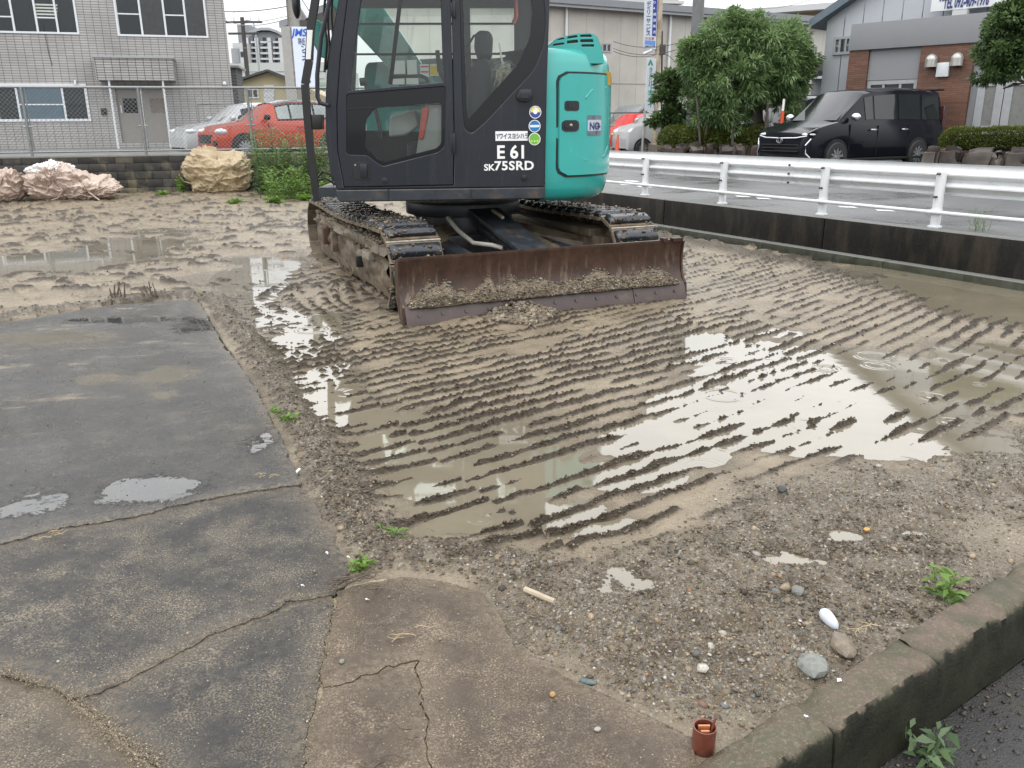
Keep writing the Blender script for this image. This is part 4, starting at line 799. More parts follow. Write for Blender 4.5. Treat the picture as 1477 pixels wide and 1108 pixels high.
# small litter
M_LIT = simple('white_litter', (.75, .75, .75), .4)
rr_ = random.Random(5)
for i, (x, y, z, lab) in enumerate(((472, 799, .048, 'thin white plastic sliver near the slab tip'), (503, 805, .05, 'white flake at the very slab tip'), (437, 846, .048, 'white sliver lying on the dark slab'), (530, 866, .04, 'white stick fragment on the brown slab'), (1155, 898, .03, 'white paper scrap left of the plastic cap'), (1163, 1035, .068, 'white fleck on the kerb top'), (1210, 983, .068, 'white curled fleck on the kerb farther along'), (430, 680, .05, 'crumpled clear plastic scrap at the slab edge'))):
    p = G(x, y, z); a = rr_.random()*3; w = MB(Matrix.Translation((p.x, p.y, z)) @ Matrix.Rotation(a, 4, 'Z')); L = .006 if i not in (7,) else .02; w.add([(-L, -.002, 0), (L, -.0025, .002), (L*1.1, .002, .004), (0, .003, .003), (-L*.8, .002, .005), (-L, -.003, .003), (L, -.004, .005), (L*1.1, .004, .007), (0, .006, .006), (-L*.8, .004, .009)], [(0, 4, 3, 2, 1), (5, 6, 7, 8, 9), (0, 1, 6, 5), (1, 2, 7, 6), (2, 3, 8, 7), (3, 4, 9, 8), (4, 0, 5, 9)]); w.build('litter_scrap', M_LIT, label=lab, cat='litter')
# ================================================================== EXCAVATOR
m, t, b = nmat('charcoal_cab_paint'); P = gpos(t); mp = t.nodes.new('ShaderNodeMapping'); mp.inputs['Scale'].default_value = (14, 14, .9); t.links.new(P, mp.inputs[0]); stn = tnoise(t, 1.6, 6, .7, mp.outputs[0]); big = tnoise(t, 1.8, 5, .6, P); fine = tnoise(t, 70, 4, .7, P); zz_ = t.nodes.new('ShaderNodeSeparateXYZ'); t.links.new(P, zz_.inputs[0])
c = mixc(t, rng(t, big, .35, .65, 0, 1), (.015, .018, .024), (.021, .024, .031)); c = mixc(t, rng(t, stn, .52, .74, 0, .16), c, (.045, .046, .048)); low_ = rng(t, zz_.outputs[2], .85, 1.35, 1, .12); c = mixc(t, math_(t, 'MULTIPLY', low_, rng(t, fine, .58, .70, 0, .6)), c, (.10, .085, .062))
t.links.new(c, b.inputs['Base Color']); t.links.new(rng(t, stn, .4, .7, .22, .30), b.inputs['Roughness']); b.inputs['Coat Weight'].default_value = .08; b.inputs['Coat Roughness'].default_value = .08; b.inputs['Specular IOR Level'].default_value = .34; M_CAB = m
M_CAB2 = simple('dark_seam', (.008, .008, .009), .5)
M_BLACK = simple('black_trim', (.012, .012, .013), .35)
M_TEAL = simple('teal_paint', (.030, .335, .305), .24, var=.06, scale=2.2, spec=.5, coat=.4, dirt=(.07, .24, .21), dirt_amt=.14, dirt_scale=11)
M_TEALD = simple('dark_teal_paint', (.012, .15, .12), .3, coat=.3)
M_RUBBER = simple('wet_rubber', (.016, .019, .024), .22, var=.3, scale=30, bmp=.5, bscale=50, spec=.6, dirt=(.12, .095, .065), dirt_amt=.36, dirt_scale=9)
M_MUDDY = simple('mud_caked_steel', (.135, .105, .072), .55, var=.45, scale=9, bmp=1., bscale=26, dirt=(.030, .025, .019), dirt_amt=.5, dirt_scale=5)
M_STEELD = simple('dark_steel', (.022, .027, .033), .38, var=.3, scale=8, bmp=.2, dirt=(.16, .10, .06), dirt_amt=.3, dirt_scale=6)
M_LINK = simple('worn_steel_edge', (.30, .27, .22), .4, .4, var=.4, scale=30)
def glass_mat(name, tint, dens=.0, r=.02):
    m, t, b = nmat(name); t.nodes.remove(b); o = [n for n in t.nodes if n.type == 'OUTPUT_MATERIAL'][0]
    tr = t.nodes.new('ShaderNodeBsdfTransparent'); tr.inputs[0].default_value = (*tint, 1); gl = t.nodes.new('ShaderNodeBsdfGlossy'); gl.inputs['Roughness'].default_value = r
    fr = t.nodes.new('ShaderNodeFresnel'); fr.inputs[0].default_value = 1.5; ms = t.nodes.new('ShaderNodeMixShader'); t.links.new(math_(t, 'ADD', fr.outputs[0], dens), ms.inputs[0]); t.links.new(tr.outputs[0], ms.inputs[1]); t.links.new(gl.outputs[0], ms.inputs[2]); t.links.new(ms.outputs[0], o.inputs[0]); return m
M_GLASS = glass_mat('cab_glass', (.97, 1., .985)); M_DGLASS = simple('dark_glass', (.006, .007, .009), .06, var=0, spec=.45)
def curve_mesh(data, mat, M, smooth=45):
    o = bpy.data.objects.new('tmp', data); COL.objects.link(o); dg = bpy.context.evaluated_depsgraph_get(); dg.update(); me = bpy.data.meshes.new_from_object(o.evaluated_get(dg)); bpy.data.objects.remove(o)
    me.transform(M); me.materials.clear(); me.materials.append(mat); me.polygons.foreach_set('use_smooth', [True]*len(me.polygons)); me.set_sharp_from_angle(angle=math.radians(smooth)); return me
def fillet(pts, r, n=5):
    out_ = []; N = len(pts); pts = [Vector(p[:2]) for p in pts]
    for i in range(N):
        a, b, c = pts[i-1], pts[i], pts[(i+1) % N]; rr_ = r[i] if isinstance(r, (list, tuple)) else r
        u, v = (a-b), (c-b); rr_ = min(rr_, u.length*.45, v.length*.45)
        if rr_ <= 1e-6: out_.append(b); continue
        p0, p1 = b+u.normalized()*rr_, b+v.normalized()*rr_
        for k in range(n+1): t_ = k/n; out_.append((1-t_)**2*p0+2*t_*(1-t_)*b+t_*t_*p1)
    return [tuple(p) for p in out_]
def plate(name, outer, holes, fr, off, thick, mat, parent, bev=.004, mesh_only=False, **kw):
    """flat plate with holes; outlines in (along, z) of frame fr; front face lies at off"""
    cu = bpy.data.curves.new('c', 'CURVE'); cu.dimensions = '2D'; cu.fill_mode = 'BOTH'; cu.extrude = max(.0005, thick/2-bev); cu.bevel_depth = bev; cu.bevel_resolution = 1; cu.offset = -bev
    for loop in [outer]+holes:
        sp = cu.splines.new('POLY'); sp.points.add(len(loop)-1); sp.use_cyclic_u = True
        for i, p in enumerate(loop): sp.points[i].co = (p[0], p[1], 0, 1)
    Mx = fr.M(0, 0, off-thick/2) @ Matrix.Rotation(math.pi/2, 4, 'X'); me = curve_mesh(cu, mat, Mx); me.name = name
    return link(name, me, parent, **kw)
def text(s, size, mat, parent, M, name='lettering', shear=0., ext=.0015, offs=0., align='LEFT', sx=1., space=1.):
    cu = bpy.data.curves.new('t', 'FONT'); cu.body = s; cu.size = size; cu.extrude = ext; cu.shear = shear; cu.offset = offs; cu.align_x = align; cu.space_character = space; cu.resolution_u = 3
    me = curve_mesh(cu, mat, M @ Matrix.Diagonal((sx, 1, 1, 1))); me.name = name; return link(name, me, parent, kind=None)
def textM(fr, a, z, off): return fr.M(a, z, off) @ Matrix.Rotation(math.pi/2, 4, 'X')
M_WT = simple('white_lettering', (.78, .78, .76), .4, var=.04); M_NAVY = simple('navy_print', (.02, .035, .16), .4); M_STICK = simple('white_sticker', (.80, .80, .78), .35, var=.03)

UF = Frame((-1.6, 7.6), 3.4); H_ = lambda pts, off=0.: [UF.hit(x, y, off) for x, y in pts]
EX = thing('excavator', (-.488, 8.95, 0), 'teal and charcoal crawler excavator with a rusty dozer blade standing in the mud', 'excavator')
CT = -38   # sight line height of the roof edge above the picture
shell = H_([(492, CT), (488, 0), (478, 54), (471, 108), (469, 152), (470, 203), (477, 249), (485, 272), (786, 268), (789, 120), (793, 0), (795, CT)])
door = H_([(506, CT+12), (501, 0), (491, 81), (486, 152), (487, 217), (496, 270.5), (654.5, 267.5), (655, 190), (651, 0), (650, CT+12)])
w_up = H_([(524, CT+18), (635, CT+18), (639, 119), (504, 131)]); w_lo = fillet(H_([(500, 136), (642.5, 124.6), (641, 212), (631, 220), (552, 240), (540, 232), (530, 224), (500, 223)]), .025)
w_q = fillet(H_([(663, CT+14), (667, 152), (670, 186), (680, 193), (700, 176), (770, 101), (784, 66), (787, 27), (782, CT+14)]), .05)
cabs = plate('cab_shell', shell, [door, w_q], UF, 0, .05, M_CAB, EX, .008)
door_in = [tuple(Vector(p).lerp(Vector((sum(q[0] for q in door)/len(door), sum(q[1] for q in door)/len(door))), .006)) for p in door]
dr_ = plate('door', door_in, [w_up, w_lo], UF, .006, .045, M_CAB, EX, .006)
plate('door_glass', [tuple(p) for p in w_up], [], UF, -.012, .006, M_GLASS, dr_, .001)
lo_clear = fillet(H_([(528, 173), (540.6, 156), (636.6, 147.6), (636.6, 207), (630, 214), (555.5, 233.5), (543, 230), (539, 223.5), (526, 214)]), .03)
plate('door_lower_panel', w_lo, [lo_clear], UF, -.006, .01, M_DGLASS, dr_, .001); plate('door_lower_glass', lo_clear, [], UF, -.012, .005, M_GLASS, dr_, .0008)
def strip(pxs, off, wd, mat, parent, name, thick=.012, fr=None):
    fr = fr or UF; P_ = [Vector(fr.hit(*p, off)) for p in pxs]; w = MB(fr.M(0, 0, off))
    for i in range(len(P_)-1):
        a, b = P_[i], P_[i+1]; n = Vector((-(b-a).y, (b-a).x)).normalized()*wd/2; w.prism([tuple(a-n), tuple(b-n), tuple(b+n), tuple(a+n)], 0, thick)
    return w.build(name, mat, parent, recalc=True)
strip([(580, CT+15), (563, 122)], -.004, .034, M_BLACK, dr_, 'window_slider')
strip([(501, 134), (642, 122)], .004, .02, M_BLACK, dr_, 'belt_seal'); strip([(500, 157), (642, 150)], .002, .006, M_CAB2, dr_, 'panel_seam')
q_clear = fillet(H_([(667, CT+16), (672.5, 152), (675, 173), (748, 92), (764.5, 54), (768, 16), (764, CT+16)]), .03)
plate('quarter_window_border', w_q, [q_clear], UF, -.008, .008, M_DGLASS, cabs, .001); plate('quarter_window', q_clear, [], UF, -.013, .005, M_GLASS, cabs, .0008)
# hinges, handle, latch
for y0, y1 in ((192, 222), (2, 26)):
    a, z0 = UF.hit(655.5, y1); _, z1 = UF.hit(655.5, y0); w = MB(UF.M()); w.cyl((a, -.018, (z0+z1)/2), .014, z1-z0, n=10); w.box(a-.03, a-.004, -.012, -.002, z0+.01, z1-.01); h = w.build('hinge', M_CAB, dr_, bevel=.002)
a0, z1 = UF.hit(509, 234); a1, z0 = UF.hit(535.5, 259); plate('handle_recess', fillet([(a0, z0), (a1, z0), (a1, z1), (a0, z1)], .03), [], UF, .010, .006, M_BLACK, dr_, .001)
a0, z1 = UF.hit(519, 236); a1, z0 = UF.hit(531, 256); w = MB(UF.M()); w.box(a0, a1, -.034, -.012, z0, z1); w.build('handle', M_CAB, dr_, bevel=.008); a, z = UF.hit(512.5, 238); w = MB(UF.M()); w.cyl((a, -.013, z), .008, .008, 'y', 12); w.build('lock', M_LINK, dr_)
a, z = UF.hit(555, 261); w = MB(UF.M()); w.cyl((a, -.007, z), .03, .006, 'y', 20); w.build('round_cap', M_CAB, dr_, bevel=.002)
a0, z1 = UF.hit(744, 129); a1, z0 = UF.hit(768, 147); w = MB(UF.M()); w.prism(fillet([(a0, z0+.03), (a0+.04, z0), (a1-.03, z0), (a1, z0+.04), (a1-.01, z1), (a0+.03, z1)], .02), -.05, -.001); w.build('latch_bracket', M_CAB, cabs, bevel=.012); w = MB(UF.M()); w.box(a0+.04, a1-.04, -.056, -.048, z0+.03, z0+.065); w.build('latch_hole', M_BLACK, cabs)
a, z = UF.hit(756, 256); w = MB(UF.M()); w.cyl((a, -.012, z), .026, .02, 'y', 16); w.build('rubber_stop', M_BLACK, cabs, bevel=.005)
strip([(486, 271.5), (786, 267.5)], .003, .010, M_CAB2, cabs, 'lower_seam')
# skirt, deck
sk = H_([(484, 274), (786, 270), (786, 287), (491, 291.5), (486, 286)]); plate('side_skirt', fillet(sk, .01), [], UF, .005, .09, M_STEELD, EX, .01)
for x in (560, 680): strip([(x, 273), (x, 289)], .012, .010, M_BLACK, EX, 'skirt_joint')
cen = UF.P(1.24, 0, -1.10); NSE = 3.0; RX, RY = 1.385, 1.10
_tt = np.sign(np.linspace(-1, 1, 4001))*np.abs(np.linspace(-1, 1, 4001))**1.5*math.pi*.75
_qx = np.sign(np.cos(_tt))*np.abs(np.cos(_tt))**(2/NSE)*RX; _qy = np.sign(np.sin(_tt))*np.abs(np.sin(_tt))**(2/NSE)*RY
_ss = np.concatenate([[0], np.cumsum(np.hypot(np.diff(_qx), np.diff(_qy)))]); _ss = (_ss-_ss[2000])/RX     # arc length from the tail's middle, near side positive
def se(th, inset_=0.):
    x = float(np.interp(th, _ss, _qx)); y = float(np.interp(th, _ss, _qy)); x *= (RX-inset_)/RX; y *= (RY-inset_)/RY
    p = cen + UF.e*x + UF.n*y; return (p.x, p.y)
a_start = UF.hit(786, 180)[0]
_near = _qy > .3
TH0 = float(np.interp(-(a_start-1.24), -_qx[_near & (_ss > 0)], _ss[_near & (_ss > 0)])) if True else 0
def cw_hit(px0, py0):
    r_ = ray(px0, py0)
    for i in range(500):
        th = TH0 - (TH0+.5)*i/499; p = se(th); q = se(th-(TH0+.5)/499); c1 = p[0]*r_.y-p[1]*r_.x; c2 = q[0]*r_.y-q[1]*r_.x
        if c1*c2 <= 0: t_ = math.hypot(*p)/math.hypot(r_.x, r_.y); return th, EYE+r_.z*t_
    t_ = math.hypot(*se(TILT))/math.hypot(r_.x, r_.y); return TILT, EYE+r_.z*t_
TILT = max((se(TH0-(TH0+.5)*i/499)[0]/se(TH0-(TH0+.5)*i/499)[1], TH0-(TH0+.5)*i/499) for i in range(500))[1]
print('CW silhouette px', F_PX*max(se(TH0-(TH0+.5)*i/499)[0]/se(TH0-(TH0+.5)*i/499)[1] for i in range(500))/math.cos(PITCH)*1+CX, 'TH0', TH0, 'tilt', TILT)
zb = cw_hit(800, 285)[1]-.035; zt = cw_hit(806, 68)[1]
deck = MB(); deck.slabz([se(th, .16) for th in [TH0-.0-(TH0+1.5708)*i/20 for i in range(21)]] + [tuple(UF.P(1.0, 0, -2.2))[:2], tuple(UF.P(-.05, 0, -2.15))[:2], tuple(UF.P(-.12, 0, -.06))[:2], tuple(UF.P(a_start, 0, -.04))[:2]], zb+.065, zb+.15); deck.build('upper_deck', M_STEELD, EX)
# counterweight shell
def ring(z, ins): return [(*se(TH0 - (TH0+2.4)*i/60, ins), z) for i in range(61)]
lev = [(zb, .10), (zb+.012, .07), (zb+.05, .035), (zb+.12, .012), (zb+.25, .0), (zb+.6, -.004), (zt-.35, 0), (zt-.13, .010), (zt-.06, .025), (zt-.02, .05), (zt, .09)]
w = MB(); rows = [ring(z, i_) for z, i_ in lev]; w.grid(rows)
inner = lambda row: [tuple(Vector(p).lerp(Vector((cen.x, cen.y, p[2])), .7)) for p in row]
w.grid([rows[-1], inner(rows[-1])]); w.grid([inner(rows[0]), rows[0]]); cwb = w.build('counterweight', M_TEAL, EX, smooth=35)
# its left edge return
w = MB(); w.grid([[(p[0]+UF.n.x*-k, p[1]+UF.n.y*-k, p[2]) for p in [r_[0] for r_ in rows]] for k in (0, .5)]); w.build('edge_return', M_TEALD, cwb)
w = MB(UF.M()); w.box(a_start-.012, a_start+.004, .01, .5, zb+.02, zt-.02); w.build('gap', M_BLACK, cwb)
def cw_patch(name, th0, th1, z0, z1, r_, off, mat, parent, depth=.03, n=26, m_=26, mask=None):
    rows_ = []
    for i in range(m_+1):
        u = i/m_; z = z0+(z1-z0)*u; e = max(0, min(z-z0, z1-z)); cut = r_-math.sqrt(max(0, r_*r_-(r_-min(e, r_))**2)); L_ = abs(th1-th0)*RX+1e-6; ta = th0+(th1-th0)*cut/L_; tb = th1-(th1-th0)*cut/L_; rows_.append([(*se(ta+(tb-ta)*j/n, -off), z) for j in range(n+1)])
    w = MB(); w.grid(rows_); bd = rows_[0]+[r0[-1] for r0 in rows_[1:]]+rows_[-1][::-1][1:]+[r0[0] for r0 in rows_[::-1]][1:-1]
    back = [tuple(Vector(p).lerp(Vector((cen.x, cen.y, p[2])), (depth)/RX)) for p in bd]; w.grid([bd, back], closed=True); return w.build(name, mat, parent, smooth=35)
thL, zTop = cw_hit(806, 106); zBot = cw_hit(815, 253)[1]; thR = TILT-.03
cw_patch('hatch_groove', thL+.016, thR, zBot-.018, zTop+.018, .10, .003, M_CAB2, cwb); ht = cw_patch('service_hatch', thL, thR, zBot, zTop, .09, .016, M_TEAL, cwb)
def cwbox(x0, y0, x1, y1, r_, off, mat, name, parent=None):
    t0, z1_ = cw_hit(x0, y0); t1, _ = cw_hit(x1, y0); z0_ = cw_hit(x0, y1)[1]; return cw_patch(name, t0, t1, z0_, z1_, r_, off, mat, parent or cwb, n=8, m_=8)
cwbox(813, 145.5, 833.5, 160, .02, .020, M_BLACK, 'hatch_latch'); cwbox(817, 147.5, 828, 156, .008, .026, M_CAB, 'latch_tab'); cwbox(808.5, 173.5, 833, 190, .035, .021, M_BLACK, 'hatch_lock'); cwbox(812, 178, 829, 186, .02, .028, M_CAB, 'lock_plate')
t0, z0 = cw_hit(820, 181); p = se(t0, -.03); w = MB(Matrix.Translation((p[0], p[1], z0))); w.sph((0, 0, 0), .016, 12, 8); w.build('lock_barrel', M_LINK, cwb, smooth=60)
cwbox(845, 166.5, 865, 196, .006, .018, simple('dark_label', (.10, .13, .16), .3, var=.5, scale=14), 'label_plate'); cwbox(845.5, 173, 864.5, 189, .003, .0195, simple('silver_label', (.42, .46, .50), .3), 'label_field')
def cwtext(s, px0, py0, size, mat, off=.021, shear=0., offs=0.):
    th, z = cw_hit(px0, py0); p, q = Vector(se(th, -off)), Vector(se(th-.05, -off)); e = (q-p).normalized(); n = Vector((e.y, -e.x)); M = Matrix(((e.x, 0, n.x, p.x), (e.y, 0, n.y, p.y), (0, 1, 0, z), (0, 0, 0, 1))); return text(s, size, mat, cwb, M, shear=shear, offs=offs)
cwtext('NO', 847.5, 187, .09, M_NAVY, offs=.002); cwtext('TURBO', 857, 184, .022, M_NAVY)
cwbox(874.5, 104, 878.5, 123, .004, .02, simple('amber_reflector', (.55, .30, .03), .2), 'reflector')
for pts in (((842, 231), (868, 226), (873, 214), (877, 196)), ((843, 142), (852, 130), (872, 126))):
    P3 = [];
    for x, y in pts: th, z = cw_hit(x, y); P3.append((*se(th, -.008), z))
    w = MB(); w.tube(P3, .014, 8); w.build('pressed_rib', M_TEAL, cwb, smooth=70)
# engine hood with louvres
HF = Frame(UF.P(0, 0, -.24)[:2], 3.4); hp = lambda pts: [HF.hit(x, y) for x, y in pts]
hood = fillet(hp([(788, 92), (790, 66), (803, 55), (828, 49), (853, 48), (862, 53), (870, 76), (871, 92)]), .02)
slots = [fillet(hp(q), .006) for q in (((797, 66.5), (814, 64), (813.5, 61.5), (799, 63.5)), ((803, 58.5), (814, 56.5), (813, 54.5), (808, 55.5)), ((818, 63.2), (834, 61.5), (833, 57.5), (818, 59.2)), ((818, 56), (833, 53.8), (832, 51), (819, 53)), ((837, 61.2), (856, 61), (855, 56.8), (837, 57.2)), ((837, 53.6), (854, 53.2), (852, 50), (837, 50.6)), ((839, 67.5), (857, 67.5), (856.5, 64.2), (839, 64.4)))]
hd = plate('engine_hood', hood, slots, HF, 0, .03, M_TEAL, EX, .004); w = MB(HF.M()); hh_ = [(p[0], p[1]) for p in hood]; w.prism([(p[0], p[1]-.004) for p in hh_], .031, .04); w.build('hood_inside', M_BLACK, hd, recalc=True)
w = MB(HF.M()); n_ = len(hh_); w.grid([[(p[0], .0, p[1]) for p in hh_], [(p[0]-.05, .8, p[1]) for p in hh_]]); w.build('hood_top', M_TEAL, hd, smooth=40)
# lettering and stickers on the flank
def put(s, px0, py0, hpx, mat, off=.003, **kw):
    a, z = UF.hit(px0, py0); _, z2 = UF.hit(px0, py0-hpx); return text(s, (z2-z)/.70, mat, cabs, textM(UF, a, z, off), **kw)
put('E 61', 716, 228.5, 18.5, M_WT, offs=.004, sx=.98); put('SK', 698, 246, 9, M_WT, offs=.002, sx=1.1); put('75SRD', 713, 245.3, 12.5, M_WT, offs=.003, sx=1.12, space=1.08)
a0, z1 = UF.hit(714.5, 189.5); a1, z0 = UF.hit(761, 203); plate('sticker', [(a0, z0), (a1, z0), (a1, z1), (a0, z1)], [], UF, .003, .003, M_STICK, cabs, .0003); put('Yワイスヨシハラ', 716, 200, 6.6, M_NAVY, off=.005, offs=.001, sx=.68)
for i, (x, y, c1, c2) in enumerate(((772, 162, (.03, .06, .28), (.75, .65, .12)), (771, 182, (.02, .17, .42), (.70, .75, .78)), (771, 200.6, (.16, .42, .06), (.60, .72, .20)))):
    a, z = UF.hit(x, y); w = MB(UF.M()); w.cyl((a, -.004, z), .053, .004, 'y', 32); st = w.build('round_sticker', M_STICK, cabs); w = MB(UF.M()); w.cyl((a, -.0062, z), .047, .001, 'y', 32); w.build('sticker_print', simple('sticker_print_%d' % i, c1, .35, var=.05), st)
    w = MB(UF.M())
    if i == 0: w.prism([(a+.044*math.cos(k*math.pi/8), z+.044*math.sin(k*math.pi/8)) for k in range(9)], -.0075, -.0066); 
    elif i == 1: w.box(a-.042, a+.042, -.0075, -.0066, z-.010, z+.010)
    else: 
        for k in (-1, 0, 1): w.prism([(a+k*.026+(.012 if j % 2 == 0 else .005)*math.sin(j*math.pi/5), z-.018+(.012 if j % 2 == 0 else .005)*math.cos(j*math.pi/5)) for j in range(10)][::-1], -.0075, -.0066)
    w.build('sticker_mark', simple('sticker_mark_%d' % i, c2, .35, var=.05), st)
    if i == 0: w = MB(UF.M()); w.cyl((a, -.0078, z+.004), .020, .001, 'y', 20); [w.box(a+.022*math.cos(q)-.003, a+.03*math.cos(q)+.003, -.0085, -.0078, z+.004+.026*math.sin(q), z+.010+.034*math.sin(q)) for q in (.4, 1.0, 1.57, 2.1, 2.7)]; w.build('sticker_emblem', M_STICK, st)
# cab interior and far side
far = Frame(UF.P(0, 0, -1.02)[:2], 3.4); Zr = UF.hit(640, CT)[1]; Zf = UF.hit(640, 270)[1]; A0, A1 = UF.hit(470, 150)[0], UF.hit(786, 150)[0]
def fa(x, y): return far.hit(x, y)
wf1 = [(A0+.10, 1.50), (A0+1.16, 1.46), (A0+1.16, Zr-.14), (A0+.22, Zr-.14)]; wf2 = [(A0+1.28, 1.45), (A1-.38, 1.45), (A1-.20, 1.9), (A1-.20, Zr-.14), (A1-.24, Zr-.14), (A0+1.28, Zr-.14)]
plate('far_wall', [(A0+.03, Zf), (A1, Zf), (A1, Zr), (A0+.12, Zr), (A0+.02, 1.9)], [wf1, wf2], far, 0, .04, M_BLACK, cabs, .004); plate('far_window', wf1, [], far, -.01, .005, M_GLASS, cabs, .0005); plate('far_window', wf2, [], far, -.01, .005, M_GLASS, cabs, .0005)
for z in (fa(600, 35)[1], fa(600, 78.5)[1]): w = MB(far.M()); w.tube([(A0+.12, -.03, z), (A1-.2, -.03, z)], .011, 6); w.build('guard_bar', M_BLACK, cabs)
w = MB(UF.M()); w.box(A0+.05, A1, .03, 1.04, Zr-.01, Zr+.05); w.build('cab_roof', M_CAB, cabs, bevel=.02); w = MB(UF.M()); w.box(A0+.05, A1, .05, 1.0, Zf-.02, Zf+.03); w.build('cab_floor', M_BLACK, cabs)
w = MB(UF.M()); w.box(A1-.03, A1, .04, .16, Zf, Zr); w.box(A1-.03, A1, .90, 1.0, Zf, Zr); w.box(A1-.03, A1, .04, 1.0, Zf, 1.5); w.build('rear_wall', M_CAB, cabs, recalc=True)
w = MB(UF.M()); w.tube([(A0+.02, .98, Zf), (A0-.02, .98, 1.6), (A0+.10, .98, Zr)], .035, 8); w.build('front_pillar', M_CAB, cabs, smooth=50)
w = MB(UF.M()); fw = [(p[0]+.03, p[1]) for p in shell[:8]]; w.grid([[(a, .05, z) for a, z in fw], [(a, .96, z) for a, z in fw]]); w.build('windshield', M_GLASS, cabs, smooth=60)
M_SEAT = simple('seat_fabric', (.035, .037, .042), .8, var=.2, bmp=.4, bscale=120); M_GREYPL = simple('grey_plastic', (.30, .31, .30), .45, var=.1); M_PAPER = simple('paper_notice', (.62, .64, .62), .6, var=.05); M_RED = simple('red_lever', (.55, .06, .04), .35)
SFm = Frame(UF.P(0, 0, -.40)[:2], 3.4); sp_ = lambda pts: [SFm.hit(x, y) for x, y in pts]
plate('headrest', fillet(sp_([(685, 50), (692, 45), (706, 46), (711, 56), (709, 86), (690, 88), (684, 70)]), .03), [], SFm, .12, .24, M_SEAT, cabs, .05)
plate('seat_back', fillet(sp_([(676, 104), (684, 90), (700, 86), (707, 92), (707, 150), (714, 200), (672, 205), (672, 150)]), .05), [], SFm, .22, .44, M_SEAT, cabs, .05)
plate('seat_base', fillet(sp_([(588, 205), (672, 200), (700, 212), (700, 240), (590, 245)]), .04), [], SFm, .22, .44, M_SEAT, cabs, .05)
plate('side_console', fillet(sp_([(602, 226), (610, 170), (616, 150), (634, 148), (652, 160), (648, 224)]), .03), [], SFm, .34, .10, M_GREYPL, cabs, .02)
plate('lock_lever', fillet(sp_([(606, 200), (611, 158), (617, 153), (621, 158), (613, 201)]), .02), [], SFm, .37, .03, M_RED, cabs, .01)
plate('control_box', fillet(sp_([(563, 168), (600, 158), (606, 182), (586, 196), (562, 198)]), .03), [], SFm, .10, .2, M_GREYPL, cabs, .02)
w = MB(SFm.M()); P_ = sp_([(562, 120), (563, 112), (608, 110), (616, 114), (618, 122)]); w.tube([(p[0], -.1, p[1]) for p in P_], .018, 8); w.build('grab_bar', M_BLACK, cabs, smooth=60)
w = MB(SFm.M()); P_ = sp_([(630, 70), (633, 100), (640, 112)]); w.tube([(p[0], .2, p[1]) for p in P_], .02, 8); w.build('control_arm', M_BLACK, cabs, smooth=60)
w = MB(SFm.M()); P_ = sp_([(673, 68), (684, 50), (700, 46)]); w.tube([(p[0], .1, p[1]) for p in P_], .012, 6); w.build('wiper_arm', M_BLACK, cabs)
w = MB(SFm.M()); P_ = sp_([(522, 118), (528, 122), (540, 150), (552, 200)]); w.tube([(p[0], -.05, p[1]) for p in P_], .02, 8); P_ = sp_([(520, 119), (530, 118)]); w.tube([(p[0], -.05, p[1]) for p in P_], .035, 8); w.build('control_lever', M_BLACK, cabs, smooth=60)
for (x0, y0, x1, y1) in ((566, 88, 585, 107), (587, 87, 602, 108), (606, 93, 619, 112), (620, 93, 633, 110), (566, 110, 584, 122), (586, 113, 604, 122), (640, 170, 652, 192)):
    (a, z1), (a1, z0) = fa(x0, y0), fa(x1, y1); w = MB(far.M()); w.box(a, a1, -.034, -.03, z0, z1); w.build('paper_notice', M_PAPER, cabs)
for (x0, y0, x1, y1, c) in ((620.5, 95, 632, 108, (.6, .48, .03)), (607, 95.5, 618, 97.5, (.5, .05, .05)), (607, 103, 618, 105, (.5, .05, .05))):
    (a, z1), (a1, z0) = fa(x0, y0), fa(x1, y1); w = MB(far.M()); w.box(a, a1, -.038, -.035, z0, z1); w.build('notice_print', simple('notice_print', c, .5), cabs)
w = MB(SFm.M()); P_ = sp_([(718, 66), (723, 96)]); w.tube([(p[0], -.25, p[1]) for p in P_], .008, 6); w.build('duster_stick', M_STICK, cabs); c = SFm.P(*sp_([(726, 108)])[0], .25)
r = np.random.default_rng(3); n = 420; D0 = r.normal(0, 1, (n, 3)); D0[:, 2] -= .2; leaves(np.tile(np.array(c), (n, 1))+r.normal(0, .03, (n, 3)), D0, .05+.05*r.random(n), np.full(n, .012), r.random(n), leaf_mat('cream_duster', (.55, .52, .42), (.75, .73, .62)), 'duster_head', cabs, kind='stuff')
w = MB(SFm.M()); P_ = sp_([(748, -30), (750, 14), (746, 24)]); w.tube([(p[0], .5, p[1]) for p in P_], .02, 8); w.build('red_strap', M_RED, cabs)
# boom, arm cylinder, hoses
BF = Frame(UF.P(0, 0, -1.28)[:2], 3.4); bp = lambda pts: [BF.hit(x, y) for x, y in pts]
bm_ = bp([(380, -260), (455, -200), (547, 0), (607, 89), (650, 150), (690, 250), (640, 262), (562, 100), (515, 49), (470, 0), (350, -170), (300, -250)])
plate('boom', bm_, [], BF, 0, .28, M_TEALD, EX, .02)
plate('arm_link', bp([(452, 30), (470, 36), (480, 60), (482, 90), (470, 86), (458, 64)]), [], BF, .35, .12, M_TEALD, EX, .01)
w = MB(BF.M()); P_ = bp([(398, -60), (432, 0), (452, 32)]); w.tube([(p[0], -.3, p[1]) for p in P_], .05, 12); w.build('cylinder_rod', simple('chrome_rod', (.55, .58, .60), .12, .9, var=.05), EX, smooth=60)
w = MB(UF.M()); P_ = H_([(477, CT), (475.5, 0), (463, 54), (457.5, 108), (458, 140), (462, 149), (474, 152)], .06); w.tube([(p[0], -.06, p[1]) for p in P_], .019, 10); w.build('grab_rail', M_CAB, EX, smooth=60)
